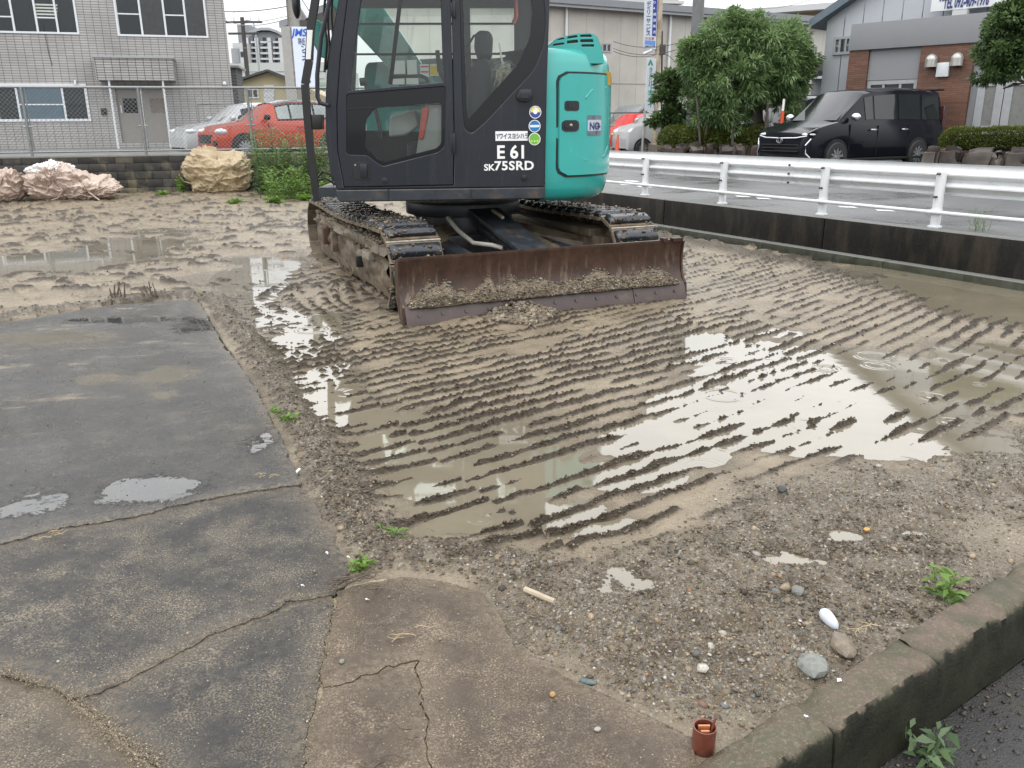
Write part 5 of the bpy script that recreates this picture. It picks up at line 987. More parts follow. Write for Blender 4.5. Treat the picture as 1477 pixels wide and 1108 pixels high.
LFm = Frame(UF.P(0, 0, -.25)[:2], 3.4); lp = lambda pts: [LFm.hit(x, y) for x, y in pts]
P_ = lp([(462, -70), (455, 0), (448, 43), (446, 87), (440, 122), (443, 163), (448, 217), (455, 272), (458, 290)]); w = MB(LFm.M())
for i in range(len(P_)-1):
    a, b = Vector(P_[i]), Vector(P_[i+1]); n = Vector(((b-a).y, -(b-a).x)).normalized()*.032; w.prism([tuple(a-n), tuple(b-n), tuple(b+n), tuple(a+n)], -.03, .03)
mb_ = w.build('mirror_stay', M_BLACK, EX, recalc=True); P_ = lp([(444, 44), (452, 44), (449, 86), (442, 86)]); plate('stay_label', P_, [], LFm, .036, .004, M_STICK, mb_, .0005)
w = MB(LFm.M()); P_ = lp([(449, 165), (465, 165), (465, 187), (449, 187)]); w.prism(P_[::-1], -.02, .12); w.build('work_lamp', M_BLACK, EX, bevel=.01, recalc=True)
for k, pts in enumerate(([(470, -40), (466, 20), (470, 60), (467, 104)], [(474, -40), (471, 30), (474, 70), (469, 100)], [(478, -40), (476, 20), (478, 50), (472, 80)], [(455, 258), (462, 248), (474, 252), (480, 262)], [(456, 262), (466, 258), (476, 264), (484, 272)])): w = MB(LFm.M()); P_ = lp(pts); w.tube([(p[0], .05+.02*k, p[1]) for p in P_], .012, 6); w.build('hydraulic_hose', M_BLACK, EX, smooth=60)
w = MB(LFm.M()); a, z = lp([(427, 4)])[0]; w.sph((a, 0, z), .13, 16, 12, sc=(.28, .5, 1)); w.build('mirror', M_BLACK, EX, smooth=80)

# ------------------------------------------------------------------ undercarriage
UC = Vector((-.488, 8.95, 0)); UYAW = math.radians(23.1); MU = Matrix.Translation(UC) @ Matrix.Rotation(UYAW, 4, 'Z')
RT, YF, YR, ZC = .335, -1.42, 1.72, .355; PITCH_S = .205
Lf = YR-YF; PER = 2*Lf+2*math.pi*RT; NS = round(PER/PITCH_S)
def track_pt(s):
    s = s % PER
    if s < Lf: u = s/Lf; return (YR-s, ZC+RT-.035*math.sin(u*math.pi)**2, math.pi/2*0)   # top run, rear to front
    s -= Lf
    if s < math.pi*RT: a = math.pi/2+s/RT; return (YF+RT*math.cos(a), ZC+RT*math.sin(a), s/RT)
    s -= math.pi*RT
    if s < Lf: return (YF+s, ZC-RT, math.pi)
    s -= Lf; a = -math.pi/2+s/RT; return (YR+RT*math.cos(a), ZC+RT*math.sin(a), math.pi+s/RT)
def lumpy(me, amp, fr_, seed):
    n = len(me.vertices); co = np.empty(n*3); me.vertices.foreach_get('co', co); co = co.reshape(-1, 3)
    co += (np.stack([fbm(co[:, 0]*fr_+co[:, 2]*3, co[:, 1]*fr_+co[:, 2]*fr_, 4, seed+k, .6) for k in range(3)], -1)-.5)*amp; me.vertices.foreach_set('co', co.ravel()); me.update()
# one rubber shoe (local: x across, y along travel, z outward)
bm = bmesh.new(); 
def bbox(bm, x0, x1, y0, y1, z0, z1, tx=0, ty=0):
    v = [bm.verts.new(p) for p in ((x0, y0, z0), (x1, y0, z0), (x1, y1, z0), (x0, y1, z0), (x0+tx, y0+ty, z1), (x1-tx, y0+ty, z1), (x1-tx, y1-ty, z1), (x0+tx, y1-ty, z1))]
    for f in ((0, 3, 2, 1), (4, 5, 6, 7), (0, 1, 5, 4), (1, 2, 6, 5), (2, 3, 7, 6), (3, 0, 4, 7)): bm.faces.new([v[i] for i in f])
SWd = .235
bbox(bm, -SWd+.012, SWd-.012, -.068, .068, .004, .056, .012, .016)
bmesh.ops.bevel(bm, geom=list(bm.edges), offset=.008, segments=2, affect='EDGES'); bmesh.ops.subdivide_edges(bm, edges=[e for e in bm.edges if e.calc_length() > .1], cuts=9, use_grid_fill=True)
me_sh = bpy.data.meshes.new('track_shoe'); bm.to_mesh(me_sh); bm.free(); lumpy(me_sh, .012, 16, 5); me_sh.materials.append(M_RUBBER); me_sh.polygons.foreach_set('use_smooth', [True]*len(me_sh.polygons))
bm = bmesh.new(); bbox(bm, -SWd, SWd, -.098, .098, -.022, .006); me_pl = bpy.data.meshes.new('track_plate'); bm.to_mesh(me_pl); bm.free(); me_pl.materials.append(M_MUDDY)
bm = bmesh.new(); bbox(bm, -SWd-.003, SWd+.003, .088, .100, -.026, .012); me_ed = bpy.data.meshes.new('plate_edge'); bm.to_mesh(me_ed); bm.free(); me_ed.materials.append(M_LINK)
for side in (-1, 1):
    xc = side*(1.3-SWd); w = MB(MU); w.box(xc-.16, xc+.16, YF+.05, YR-.05, .10, .50); w.box(xc-.20, xc+.20, YF+.25, YR-.35, .48, .56)
    tr = w.build('crawler_track', M_MUDDY, EX, bevel=.02)
    for i in range(NS):
        y, z, a = track_pt(i*PITCH_S*PER/(NS*PITCH_S)); M = MU @ Matrix.Translation((xc, y, z)) @ Matrix.Rotation(a, 4, 'X')
        for me_, nm_ in ((me_sh, 'track_shoe'), (me_pl, 'track_plate'), (me_ed, 'plate_edge')):
            o = bpy.data.objects.new(nm_, me_); COL.objects.link(o); o.parent = tr; o.matrix_local = Matrix.Translation((0, 0, 0)) @ M
    for y, r_, nm in ((YF, .25, 'idler_wheel'), (YR, .24, 'drive_sprocket')): w = MB(MU); w.cyl((xc, y, ZC), r_, .10, 'x', 28); w.cyl((xc, y, ZC), r_*.35, .34, 'x', 20); w.build(nm, M_MUDDY, tr, bevel=.01)
    for k in range(5): w = MB(MU); w.cyl((xc, YF+.45+k*.57, .13), .085, .30, 'x', 16); w.build('track_roller', M_MUDDY, tr, bevel=.01)
    # mud-plastered side plate with a lumpy surface
    n1_, n2_ = 90, 16; rows = []
    for j in range(n2_+1):
        v = j/n2_; row = []
        for i in range(n1_+1):
            y = YF-.10+(YR-YF+.10)*i/n1_; z = .07+.50*v; b_ = float(fbm(y*5+side*9, z*9, 5, 7, .6)); prj = .05*math.sin(v*math.pi)+.13*(b_-.35)+(.05 if .75 < v < .95 else 0); row.append((side*(1.3-.06)+side*prj-side*.06-(side*.08 if j == n2_ else 0), y, z+.03*(b_-.5)))
        rows.append(row)
    w = MB(MU); w.grid(rows if side < 0 else [r_[::-1] for r_ in rows]); w.build('mud_plaster', M_MUDDY, tr, smooth=80)
    if side < 0:
        for y, z, dy, dz, mt, nm in ((-.95, .42, .13, .035, M_LINK, 'frame_rib'), (-.55, .30, .03, .05, M_CAB2, 'frame_slot'), (1.05, .36, .05, .09, simple('rust_patch', (.07, .035, .022), .6), 'frame_bracket'), (.55, .35, .02, .10, M_MUDDY, 'frame_rib')):
            w = MB(MU); w.box(-1.315, -1.24, y-dy, y+dy, z-dz, z+dz); w.build(nm, mt, tr, bevel=.006)
    P_ = np.random.default_rng(side+5); n = 4200; yy = YF+(YR-YF)*P_.random(n); xx = side*(1.24-.12*P_.random(n)); zz = .5+.10*P_.random(n)-.12*(P_.random(n)**2); pts = np.array([MU @ Vector((a, b, c)) for a, b, c in zip(xx, yy, zz)]) - np.array(WL[tr.name])
    o = rocks('mud_lumps', pts+np.array(WL[tr.name]), .010+.022*P_.random(n)**2, pick(P_, n, [(.15, .12, .085), (.10, .08, .055), (.2, .165, .12)], [3, 3, 2]), M_ROCK, seed=11, kind='stuff', parent=tr)
    P_ = np.random.default_rng(side+9); n = 1500; ss_ = P_.random(n)*(Lf+1.0); tp3 = [track_pt(a_) for a_ in ss_]; e_ = P_.random(n); xx = np.where(e_ < .6, side*(1.3-.02-.05*P_.random(n)**2), xc+(P_.random(n)-.5)*.46); gap = (ss_ % PITCH_S)/PITCH_S; off_ = np.where((gap > .36) & (gap < .64), .008, .058)*np.where(e_ < .6, .3, 1)
    pts = np.array([MU @ Vector((a_, q_[0]+(.0 if q_[2] == 0 else -off2*math.sin(q_[2])), q_[1]+off2*(math.cos(q_[2]) if q_[2] else 1))) for a_, q_, off2 in zip(xx, tp3, off_)])
    rocks('pad_mud', pts, .006+.014*P_.random(n)**2, pick(P_, n, [(.17, .135, .095), (.11, .088, .06), (.24, .2, .145)], [3, 3, 2]), M_ROCK, seed=12, kind='stuff', parent=tr)
# centre frame
M_CF = M_MUDDY
w = MB(MU); w.cyl((0, .05, .53), .52, .30, n=40); w.cyl((0, .05, .72), .60, .12, n=40); w.build('swing_bearing', M_STEELD, EX, bevel=.01)
w = MB(MU)
for sx_, sy_ in ((-1, -1), (1, -1), (1, 1), (-1, 1)): w.tube([(.25*sx_, .05+.25*sy_, .42), (.62*sx_, .05+.75*sy_, .36), (.98*sx_, .05+.95*sy_, .30)], [.20, .17, .14], 8)
w.build('cross_frame', M_CF, EX, smooth=40)
w = MB(MU); w.box(-.5, .5, -.62, .75, .26, .50); w.build('frame_body', M_STEELD, EX, bevel=.02)
w = MB(MU); w.box(-.55, .55, -1.0, -.6, .24, .30); w.build('muddy_plate', M_MUDDY, EX, bevel=.01)
for s in (-1, 1):
    w = MB(MU); w.add([(s*.47-.075, -.55, .30), (s*.47+.075, -.55, .30), (s*.47+.075, -.55, .47), (s*.47-.075, -.55, .47), (s*.54-.075, -2.035, .24), (s*.54+.075, -2.035, .24), (s*.54+.075, -2.035, .42), (s*.54-.075, -2.035, .42)], [(0, 1, 2, 3), (7, 6, 5, 4), (0, 4, 5, 1), (1, 5, 6, 2), (2, 6, 7, 3), (3, 7, 4, 0)]); w.build('blade_arm', M_STEELD, EX, bevel=.015, recalc=True)
w = MB(MU); w.add([(-.16, -.55, .70), (.16, -.55, .70), (.16, -.55, .745), (-.16, -.55, .745), (-.15, -1.95, .42), (.15, -1.95, .42), (.15, -1.95, .465), (-.15, -1.95, .465)], [(0, 1, 2, 3), (7, 6, 5, 4), (0, 4, 5, 1), (1, 5, 6, 2), (2, 6, 7, 3), (3, 7, 4, 0)]); cg = w.build('cylinder_guard', M_STEELD, EX, bevel=.01, recalc=True)
w = MB(MU); w.tube([(0, -.8, .745), (0, -1.05, .70)], .018, 6); w.build('guard_slot', M_LINK, cg)
w = MB(MU); w.tube([(0, -.55, .55), (0, -1.3, .42), (0, -2.0, .34)], [.07, .07, .05], 12); w.build('blade_cylinder', M_STEELD, EX, smooth=50)
w = MB(MU); w.tube([(.30, -.6, .52), (.42, -1.2, .40), (.46, -1.9, .36)], [.06, .06, .06], 10); w.build('hose_cover', M_MUDDY, EX, smooth=50)
w = MB(MU); w.tube([(-.36, -.50, .66), (-.34, -.75, .56), (-.28, -1.0, .47), (-.15, -1.15, .46), (-.08, -1.25, .44)], .022, 10); w.build('hydraulic_hose', simple('pale_hose', (.42, .40, .35), .5, var=.2, dirt=(.2, .16, .12)), EX, smooth=60)
w = MB(MU); w.tube([(.18, -.45, .66), (.40, -.50, .68), (.62, -.75, .60)], .014, 8); w.build('hydraulic_hose', M_STEELD, EX, smooth=60)
# dozer blade
m, t, b = nmat('rusty_blade'); P = gpos(t); mp = t.nodes.new('ShaderNodeMapping'); mp.inputs['Scale'].default_value = (9, 9, 1.3); t.links.new(P, mp.inputs[0]); n1 = tnoise(t, 1.8, 6, .65, mp.outputs[0]); n2 = tnoise(t, 60, 5, .7, P); n3 = tnoise(t, 7, 5, .65, P); sz_ = t.nodes.new('ShaderNodeSeparateXYZ'); t.links.new(P, sz_.inputs[0])
c = mixc(t, rng(t, n3, .35, .65, 0, 1), (.030, .016, .011), (.060, .030, .018)); c = mixc(t, rng(t, n2, .5, .75, 0, .4), c, (.02, .013, .010)); mudm = math_(t, 'MULTIPLY', rng(t, n1, .545, .61, 0, .85), rng(t, math_(t, 'ADD', sz_.outputs[2], math_(t, 'MULTIPLY', n3, .3)), .30, .62, 1, .12)); c = mixc(t, mudm, c, (.17, .13, .09))
t.links.new(c, b.inputs['Base Color']); t.links.new(rng(t, n3, .3, .7, .28, .45), b.inputs['Roughness']); b.inputs['Specular IOR Level'].default_value = .4; bump(t, b, math_(t, 'ADD', n2, mudm), .3, .006); M_BLADE = m
M_EDGE = simple('worn_cutting_edge', (.060, .040, .036), .4, .0, var=.25, scale=12, bmp=.2, bscale=60, dirt=(.16, .13, .10), dirt_amt=.2, dirt_scale=8)
BPROF = [(-2.165, .165), (-2.128, .20), (-2.102, .26), (-2.088, .33), (-2.085, .40), (-2.092, .47), (-2.105, .53)]
BW_ = 1.31; rows = [[(-BW_+2*BW_*i/24, y, z) for i in range(25)] for y, z in BPROF]; w = MB(MU); w.grid(rows); rb = [[(p[0], p[1]+.03, p[2]) for p in r_] for r_ in rows]; w.grid([r_[::-1] for r_ in rb]); w.grid([rows[-1], rb[-1]]); w.grid([rb[0], rows[0]]); w.grid([[r_[0] for r_ in rows], [r_[0] for r_ in rb]]); w.grid([[r_[-1] for r_ in rb], [r_[-1] for r_ in rows]]); bl = w.build('dozer_blade', M_BLADE, EX, smooth=40)
for x0, x1 in ((-BW_, -.42), (-.414, .764), (.77, BW_)):
    w = MB(MU); w.prism([(-2.165, .175), (-2.225, .012), (-2.205, .008), (-2.14, .165)], 0, 1, Matrix(((0, 1, 0, x0), (1, 0, 0, 0), (0, 0, 1, 0), (0, 0, 0, 1))) @ Matrix.Diagonal((1, x1-x0, 1, 1)).to_4x4()); w.build('cutting_edge', M_EDGE, bl, recalc=True, bevel=.002)
for k in range(13): x = -1.2+k*.2; w = MB(MU @ Matrix.Translation((x, -2.197, .10)) @ Matrix.Rotation(math.radians(-20), 4, 'X')); w.cyl((0, 0, 0), .015, .012, 'y', 10); w.build('edge_bolt', M_EDGE, bl)
for s in (-1, 1): w = MB(MU); w.prism([(p[0]-.010, p[1]) for p in BPROF]+[(-2.04, .53), (-2.0, .45), (-2.0, .2), (-2.1, .05), (-2.19, .03)], 0, .02, Matrix(((0, 1, 0, s*BW_-.01+(.012*s)), (1, 0, 0, 0), (0, 0, 1, 0), (0, 0, 0, 1)))); w.build('end_plate', M_BLADE, bl, recalc=True)
w = MB(MU); w.box(-BW_, BW_, -2.05, -2.0, .22, .30); w.box(-BW_, BW_, -2.10, -2.06, .525, .545); w.build('blade_stiffener', M_BLADE, bl)
for s in (.9,): w = MB(MU); w.box(1.10, 1.14, -2.13, -2.06, .53, .565); w.box(1.20, 1.30, -2.13, -2.07, .53, .56); w.build('top_lug', M_BLADE, bl)
# earth caught on the blade
rows = []; nb = 260
for i in range(nb+1):
    x = -BW_+.04+(2*BW_-.10)*i/nb; hgt = .02+.12*float(fbm(x*3.1+4, 1.3, 4, 17, .6))+.16*float(vnoise(x*14, .5, 19))*float(vnoise(x*4, 2, 5)); hgt *= min(1, 12*min(i, nb-i)/nb+.2); row = []
    for j in range(9):
        v = j/8; z = .17-.015+hgt*v*1.15; bul = hgt*.55*math.sin(min(1, v*1.05+.08)*math.pi)**.7; yb0 = np.interp(z, [.0, .165, .20, .26, .33, .4, .6], [-2.235, -2.175, -2.132, -2.106, -2.090, -2.087, -2.10]); nn_ = float(fbm(x*28, v*5, 3, 23)); row.append((x, yb0-bul*(.6+.8*nn_)+.004, z+.006*nn_))
    rows.append(row)
w = MB(MU); w.grid(rows); em = w.build('caked_earth', M_MUD, bl, smooth=80, recalc=False)
for nm in ('clod', 'gravel'): at = em.data.attributes.new(nm, 'FLOAT', 'POINT'); at.data.foreach_set('value', np.full(len(em.data.vertices), .22 if nm == 'clod' else .5, np.float32))
r = np.random.default_rng(31); n = 3600; i = r.integers(0, nb+1, n); j = r.integers(1, 9, n); pts = np.array([MU @ Vector(rows[a][b]) for a, b in zip(i, j)])+r.normal(0, .004, (n, 3))
rocks('caked_crumbs', pts, .004+.008*r.random(n)**2, pick(r, n, STONE, SW), M_ROCK, seed=13, kind='stuff', parent=bl)
# heap in front of the left part of the blade
n = 2600; xx = -.72+.75*r.random(n); q = np.clip(1-((xx+.36)/.36)**2, 0, 1); yy = -2.24-.30*q*r.random(n); hh2 = .15*q*(1-np.clip((-2.2-yy)/.36, 0, 1)); zz = .015+hh2*r.random(n)**.5; pts = np.array([MU @ Vector((a, b, c)) for a, b, c in zip(xx, yy, zz)])
rocks('earth_heap', pts, .008+.020*r.random(n)**2, pick(r, n, [(.22, .18, .13), (.15, .12, .085), (.28, .24, .18), (.10, .08, .055)], [3, 3, 2, 2]), M_ROCK, seed=14, kind='stuff', label='heap of crumbly earth pushed up at the left of the dozer blade')
# ================================================================== BUILDINGS, LEFT
def tile_wall(name, col, bw_, bh, mortar, off=0., var=.10, yaw=0., ms=.012, rough=.6):
    m, t, b = nmat(name); P = gpos(t); s = t.nodes.new('ShaderNodeSeparateXYZ'); mp = t.nodes.new('ShaderNodeMapping'); mp.vector_type = 'POINT'; mp.inputs['Rotation'].default_value = (0, 0, -yaw); t.links.new(P, mp.inputs[0]); t.links.new(mp.outputs[0], s.inputs[0])
    cb = t.nodes.new('ShaderNodeCombineXYZ'); t.links.new(s.outputs[0], cb.inputs[0]); t.links.new(s.outputs[2], cb.inputs[1])
    bt = t.nodes.new('ShaderNodeTexBrick'); bt.offset = off; bt.inputs['Scale'].default_value = 1; bt.inputs['Brick Width'].default_value = bw_; bt.inputs['Row Height'].default_value = bh; bt.inputs['Mortar Size'].default_value = ms; bt.inputs['Mortar Smooth'].default_value = .2
    bt.inputs['Color1'].default_value = (*[k*(1-var) for k in col], 1); bt.inputs['Color2'].default_value = (*[k*(1+var) for k in col], 1); bt.inputs['Mortar'].default_value = (*mortar, 1); t.links.new(cb.outputs[0], bt.inputs['Vector'])
    n = tnoise(t, .7, 5, .6, P); t.links.new(mixc(t, 1., bt.outputs['Color'], mixc(t, rng(t, n, .3, .7, 0, 1), (.85, .85, .85), (1.1, 1.1, 1.1)), 'MULTIPLY'), b.inputs['Base Color']); b.inputs['Roughness'].default_value = rough
    bump(t, b, math_(t, 'MULTIPLY', bt.outputs['Fac'], -1.), .5, .01); return m
M_ALU = simple('white_aluminium', (.60, .62, .64), .35, var=.05); M_ALUG = simple('grey_aluminium', (.30, .31, .32), .4, var=.08)
M_PANE = glass_mat('window_glass', (.78, .82, .84), .0, .0); M_ROOM = simple('dark_room', (.045, .048, .052), .8, var=.3, scale=.8); M_BLIND = simple('blue_blind', (.52, .68, .80), .5, var=.06); M_CURT = simple('beige_curtain', (.20, .17, .15), .8, var=.2)
def window(fr, off, x0, z0, x1, z1, parent, divs=(), muntin=None, frame_w=.06, frame=None, fills=None, depth=.12):
    """window part (frame) with pane sub-parts; set into the wall plane at off"""
    frame = frame or M_ALU; w = MB(fr.M(0, 0, off)); f = frame_w
    w.box(x0, x1, -.03, .08, z1-f, z1); w.box(x0, x1, -.03, .08, z0, z0+f); w.box(x0, x0+f, -.03, .08, z0+f, z1-f); w.box(x1-f, x1, -.03, .08, z0+f, z1-f); xs = [x0+f]+[x0+(x1-x0)*d for d in divs]+[x1-f]
    for d in xs[1:-1]: w.box(d-.03, d+.03, -.02, .07, z0+f, z1-f)
    wo = w.build('window', frame, parent)
    for i in range(len(xs)-1):
        w = MB(fr.M(0, 0, off)); w.box(xs[i]+.01, xs[i+1]-.01, .015, .022, z0+f, z1-f); w.build('pane', M_PANE, wo)
        fm = (fills or {}).get(i, M_ROOM); w = MB(fr.M(0, 0, off)); w.box(xs[i]+.001, xs[i+1]-.001, .20 if fm is M_ROOM else .05, .24 if fm is M_ROOM else .06, z0+f, z1-f); w.build('room_behind' if fm is M_ROOM else 'blind', fm, wo)
        if muntin and i % 2 == 0: w = MB(fr.M(0, 0, off)); zz = z0+(z1-z0)*muntin; w.box(xs[i]+.01, xs[i+1]-.01, -.005, .012, zz-.02, zz+.02); w.build('muntin', frame, wo)
    return wo
def wall_with_holes(name, fr, off, x0, z0, x1, z1, holes, mat, parent, th=.25):
    return plate(name, [(x0, z0), (x1, z0), (x1, z1), (x0, z1)], [[(a, b), (c, b), (c, d), (a, d)] for a, b, c, d in holes], fr, off, th, mat, parent, .001)
OF = Frame((-17.3, 28.), 18.); ob = thing('office_building', OF.P(3, .7), 'grey tiled two-storey office with a canopied double door, at the left', 'building')
def R4(fr, x0, y0, x1, y1):
    a, zt_ = fr.hit(x0, y0); b_, zb_ = fr.hit(x1, y1); a2 = fr.hit(x0, y1)[0]; return ((a+a2)/2, zb_, b_, zt_)
uw1 = R4(OF, -20, -28, 115, 50); uw2 = R4(OF, 165, -26, 301, 55); lw1 = R4(OF, -40, 120, 132, 175); dw = R4(OF, 171, 129, 247, 205)
aR = OF.hit(339, 165)[0]; M_TILE = tile_wall('grey_wall_tile', (.345, .335, .325), .236, .078, (.16, .155, .15), yaw=OF.yaw, var=.07)
zg = .62; wall_with_holes('wall', OF, 0, -9, zg, aR, 10.5, [uw1, uw2, lw1, dw], M_TILE, ob)
w = MB(OF.M()); w.box(aR-.25, aR, .26, 9, zg, 10.5); w.build('side_wall', M_TILE, ob); w = MB(OF.M()); w.box(-9, aR+.1, -.1, 9, 10.5, 10.7); w.build('roof', M_ALUG, ob)
M_LIGHT = simple('lit_ceiling_strip', (.9, .88, .8), .5); lm = M_LIGHT.node_tree.nodes['Principled BSDF']; lm.inputs['Emission Color'].default_value = (1, .93, .78, 1); lm.inputs['Emission Strength'].default_value = .9
wn = window(OF, 0, *uw1, ob, (.27, .53, .76), .32); 
for k in range(4): a, z = OF.hit(66, 6+4.6*k); w = MB(OF.M()); w.box(a-.35, a+.30, .17, .19, z-.022, z+.022); w.build('ceiling_light', M_LIGHT, wn)
window(OF, 0, *uw2, ob, (.27, .53, .76), .42, fills={1: M_CURT, 3: M_CURT}); window(OF, 0, *lw1, ob, (.2, .385, .78), .45, fills={2: M_BLIND}, frame_w=.08)
M_DOOR = simple('grey_steel_door', (.24, .225, .205), .45, var=.06); x0, z0, x1, z1 = dw
for i, (a, b_) in enumerate(((x0, (x0+x1)/2), ((x0+x1)/2, x1))):
    hx = (a+.18, z1-.75, a+.62, z1-.28) if i == 0 else (a+.25, z1-.75, a+.72, z1-.28); dd_ = plate('door', [(a+.01, z0), (b_-.01, z0), (b_-.01, z1), (a+.01, z1)], [[(hx[0], hx[1]), (hx[2], hx[1]), (hx[2], hx[3]), (hx[0], hx[3])]], OF, -.08, .05, M_DOOR, ob, .002); w = MB(OF.M(0, 0, -.12)); w.box(hx[0], hx[2], 0, .01, hx[1], hx[3]); w.build('door_pane', M_DGLASS if i == 0 else M_CURT, dd_)
w = MB(OF.M()); w.box(x0+.09, x0+.13, .02, .06, z0+.95, z0+1.2); w.build('door_handle', M_ALU, ob)
cx0, cz0, cx1, cz1 = R4(Frame(OF.P(0, 0, .9)[:2], 18.), 137, 83, 252, 116); w = MB(OF.M()); w.box(cx0, cx1, -.9, -.001, cz0, cz1); w.build('canopy', tile_wall('canopy_tile', (.345, .335, .325), .236, .078, (.09, .085, .08), yaw=OF.yaw), ob); w = MB(OF.M()); w.box(cx0-.04, cx1+.04, -.94, -.001, cz1, cz1+.06); w.build('canopy_cap', M_ALUG, ob)
for px_ in (163, 240): a, _ = Frame(OF.P(0, 0, .85)[:2], 18.).hit(px_, 160); w = MB(OF.M()); w.tube([(a, -.82, zg), (a, -.82, cz0)], .035, 8); w.build('canopy_post', M_ALU, ob, smooth=40)
w = MB(OF.M()); w.box(-9, dw[0]-.1, -.03, -.001, zg, zg+.22); w.build('plinth', M_ALU, ob); w = MB(OF.M()); w.box(dw[2]+.1, aR+.02, -.03, -.001, zg, zg+.22); w.build('plinth', M_ALU, ob)
w = MB(OF.M()); w.box(cx0+.2, cx1+.1, -1.1, -.035, zg, zg+.16); w.build('door_step', M_FORE, ob, bevel=.01)
a, z = OF.hit(150, 161); w = MB(OF.M()); w.box(a-.09, a+.09, -.04, -.001, z-.11, z+.11); w.build('wall_box', M_BLACK, ob, bevel=.005); a, z = OF.hit(109, 117); w = MB(OF.M()); w.tube([(a, -.02, z), (a, -.12, z), (a, -.13, z-.12)], .035, 8); w.build('vent_pipe', M_ALU, ob, smooth=50)
a, z = OF.hit(324, 121); w = MB(OF.M()); w.sph((a, -.08, z), .07, 10, 6); w.build('security_lamp', M_ALU, ob, smooth=60); a, z = OF.hit(71, 80); w = MB(OF.M()); w.tube([(a-.04, -.006, z+.9), (a, -.006, z), (a+.05, -.006, z-.3)], .008, 5); w.build('wall_crack', M_BLACK, ob)
gq = Frame((-13.0, 25.3), 18.); gt = thing('garden_gate', gq.P(4, .7), 'small grey pipe gate frame behind the chain-link fence by the office corner', 'gate'); (a0, z1_), (a1, _) = gq.hit(285, 151), gq.hit(340, 151); w = MB(gq.M()); w.tube([(a0, 0, .7), (a0, 0, z1_), (a1, 0, z1_), (a1, 0, .7)], .03, 8); w.build('gate_frame', M_GALV, gt, smooth=40); w = MB(gq.M()); w.box(a0-.05, a0+.03, -.04, .04, 1.2, 1.5); w.build('gate_lock', simple('pale_lock', (.5, .48, .35), .4), gt)
def blk(name, lab, fr, x0, y0, x1, y1, dep, mat, z0=None, cat='building', roof=None, roofh=.2):
    a, z0_, b_, z1_ = R4(fr, x0, y0, x1, y1); z0_ = 0. if z0 is None else z0; t_ = thing(name, fr.P((a+b_)/2, z0_), lab, cat); w = MB(fr.M()); w.box(a, b_, 0, dep, z0_, z1_); w.build('wall', mat, t_)
    if roof: w = MB(fr.M()); w.box(a-.15, b_+.15, -.15, dep+.15, z1_, z1_+roofh); w.build('roof', roof, t_)
    return t_, a, z0_, b_, z1_
M_LOUV = tile_wall('louvred_panel', (.17, .17, .17), 3., .12, (.07, .07, .07), yaw=0); f1 = Frame((-9.5, 36), 10)
blk('machine_shed', 'small grey louvred shed behind the office corner', f1, 333, 98, 346, 160, 2, M_LOUV, roof=M_ALUG, roofh=.08)
M_CREAM = simple('cream_render', (.46, .40, .25), .7, var=.06, scale=.5); M_DROOF = simple('dark_roof', (.07, .07, .075), .5, var=.2); f2 = Frame((-17, 52), 4)
hs = thing('cream_house', f2.P(2, 0), 'cream gabled house with a dark roof edge behind the red hatchback', 'house'); gpts = [f2.hit(x, y) for x, y in ((346, 175), (470, 175), (470, 140), (436, 122), (388, 104), (346, 118))]; w = MB(f2.M()); w.prism([(p[0], max(0, p[1]) if i > 1 else 0) for i, p in enumerate(gpts)], 0, 8); w.build('wall', M_CREAM, hs, recalc=True)
rf = [f2.hit(x, y) for x, y in ((343, 118), (388, 103.5), (440, 124))]; 
for a, b_ in ((0, 1), (1, 2)):
    A_, B_ = Vector(rf[a]), Vector(rf[b_]); n = Vector((-(B_-A_).y, (B_-A_).x)).normalized()*.12; w = MB(f2.M()); w.prism([tuple(A_), tuple(B_), tuple(B_+n), tuple(A_+n)], -.4, 8.3); w.build('roof', M_DROOF, hs, recalc=True)
for i in range(3): a, z = f2.hit(388, 124+9*i); w = MB(f2.M()); w.box(a-.30, a+.30, -.03, -.001, z-.28, z+.05); w.build('window', M_ALU, hs)
window(f2, .02, *R4(f2, 356, 128, 374, 142), hs, (.5,), frame_w=.08)
M_PALE = simple('pale_cladding', (.42, .44, .42), .6, var=.05, scale=.4); M_APT = simple('grey_apartment_wall', (.22, .23, .25), .7, var=.08, scale=.2); M_WHW = simple('white_wall', (.48, .49, .49), .7, var=.05, scale=.3)
f3 = Frame((-30, 90), 0); t_, a, z0, b_, z1 = blk('pale_hall', 'long pale green-white hall behind the cream house', f3, 330, 91, 470, 130, 20, M_PALE); 
for i in range(4): w = MB(f3.M()); zz = z1-.8-i*.7; w.box(a, b_, -.05, -.001, zz-.06, zz); w.build('cladding_joint', M_ALUG, t_)
w = MB(f3.M()); w.box(a, b_, -.06, -.051, z1-2.2, z1-1.9); w.build('green_band', simple('pale_green_band', (.25, .36, .26), .6), t_)
f4 = Frame((-60, 180), 0); ap = thing('apartment_block', f4.P(2, 0), 'distant grey apartment block with an arched roof and white pillars', 'building')
pts = [f4.hit(x, y) for x, y in ((359, 120), (411, 120), (411, 56), (402, 50), (390, 46), (378, 46), (366, 50), (359, 53))]; w = MB(f4.M()); w.prism([(p[0], 0 if i < 2 else p[1]) for i, p in enumerate(pts)], 0, 14); w.build('wall', M_APT, ap, recalc=True)
rp_ = [f4.hit(x, y) for x, y in ((357, 52), (366, 48), (378, 44.5), (390, 44.5), (402, 48.5), (413, 55))]; w = MB(f4.M()); w.grid([[(p[0], -1, p[1]+k) for p in rp_] for k in (0, .5)]); w.grid([[(p[0], y_, p[1]+.5) for p in rp_] for y_ in (-1, 15)]); w.build('arched_roof', M_ALUG, ap, smooth=50)
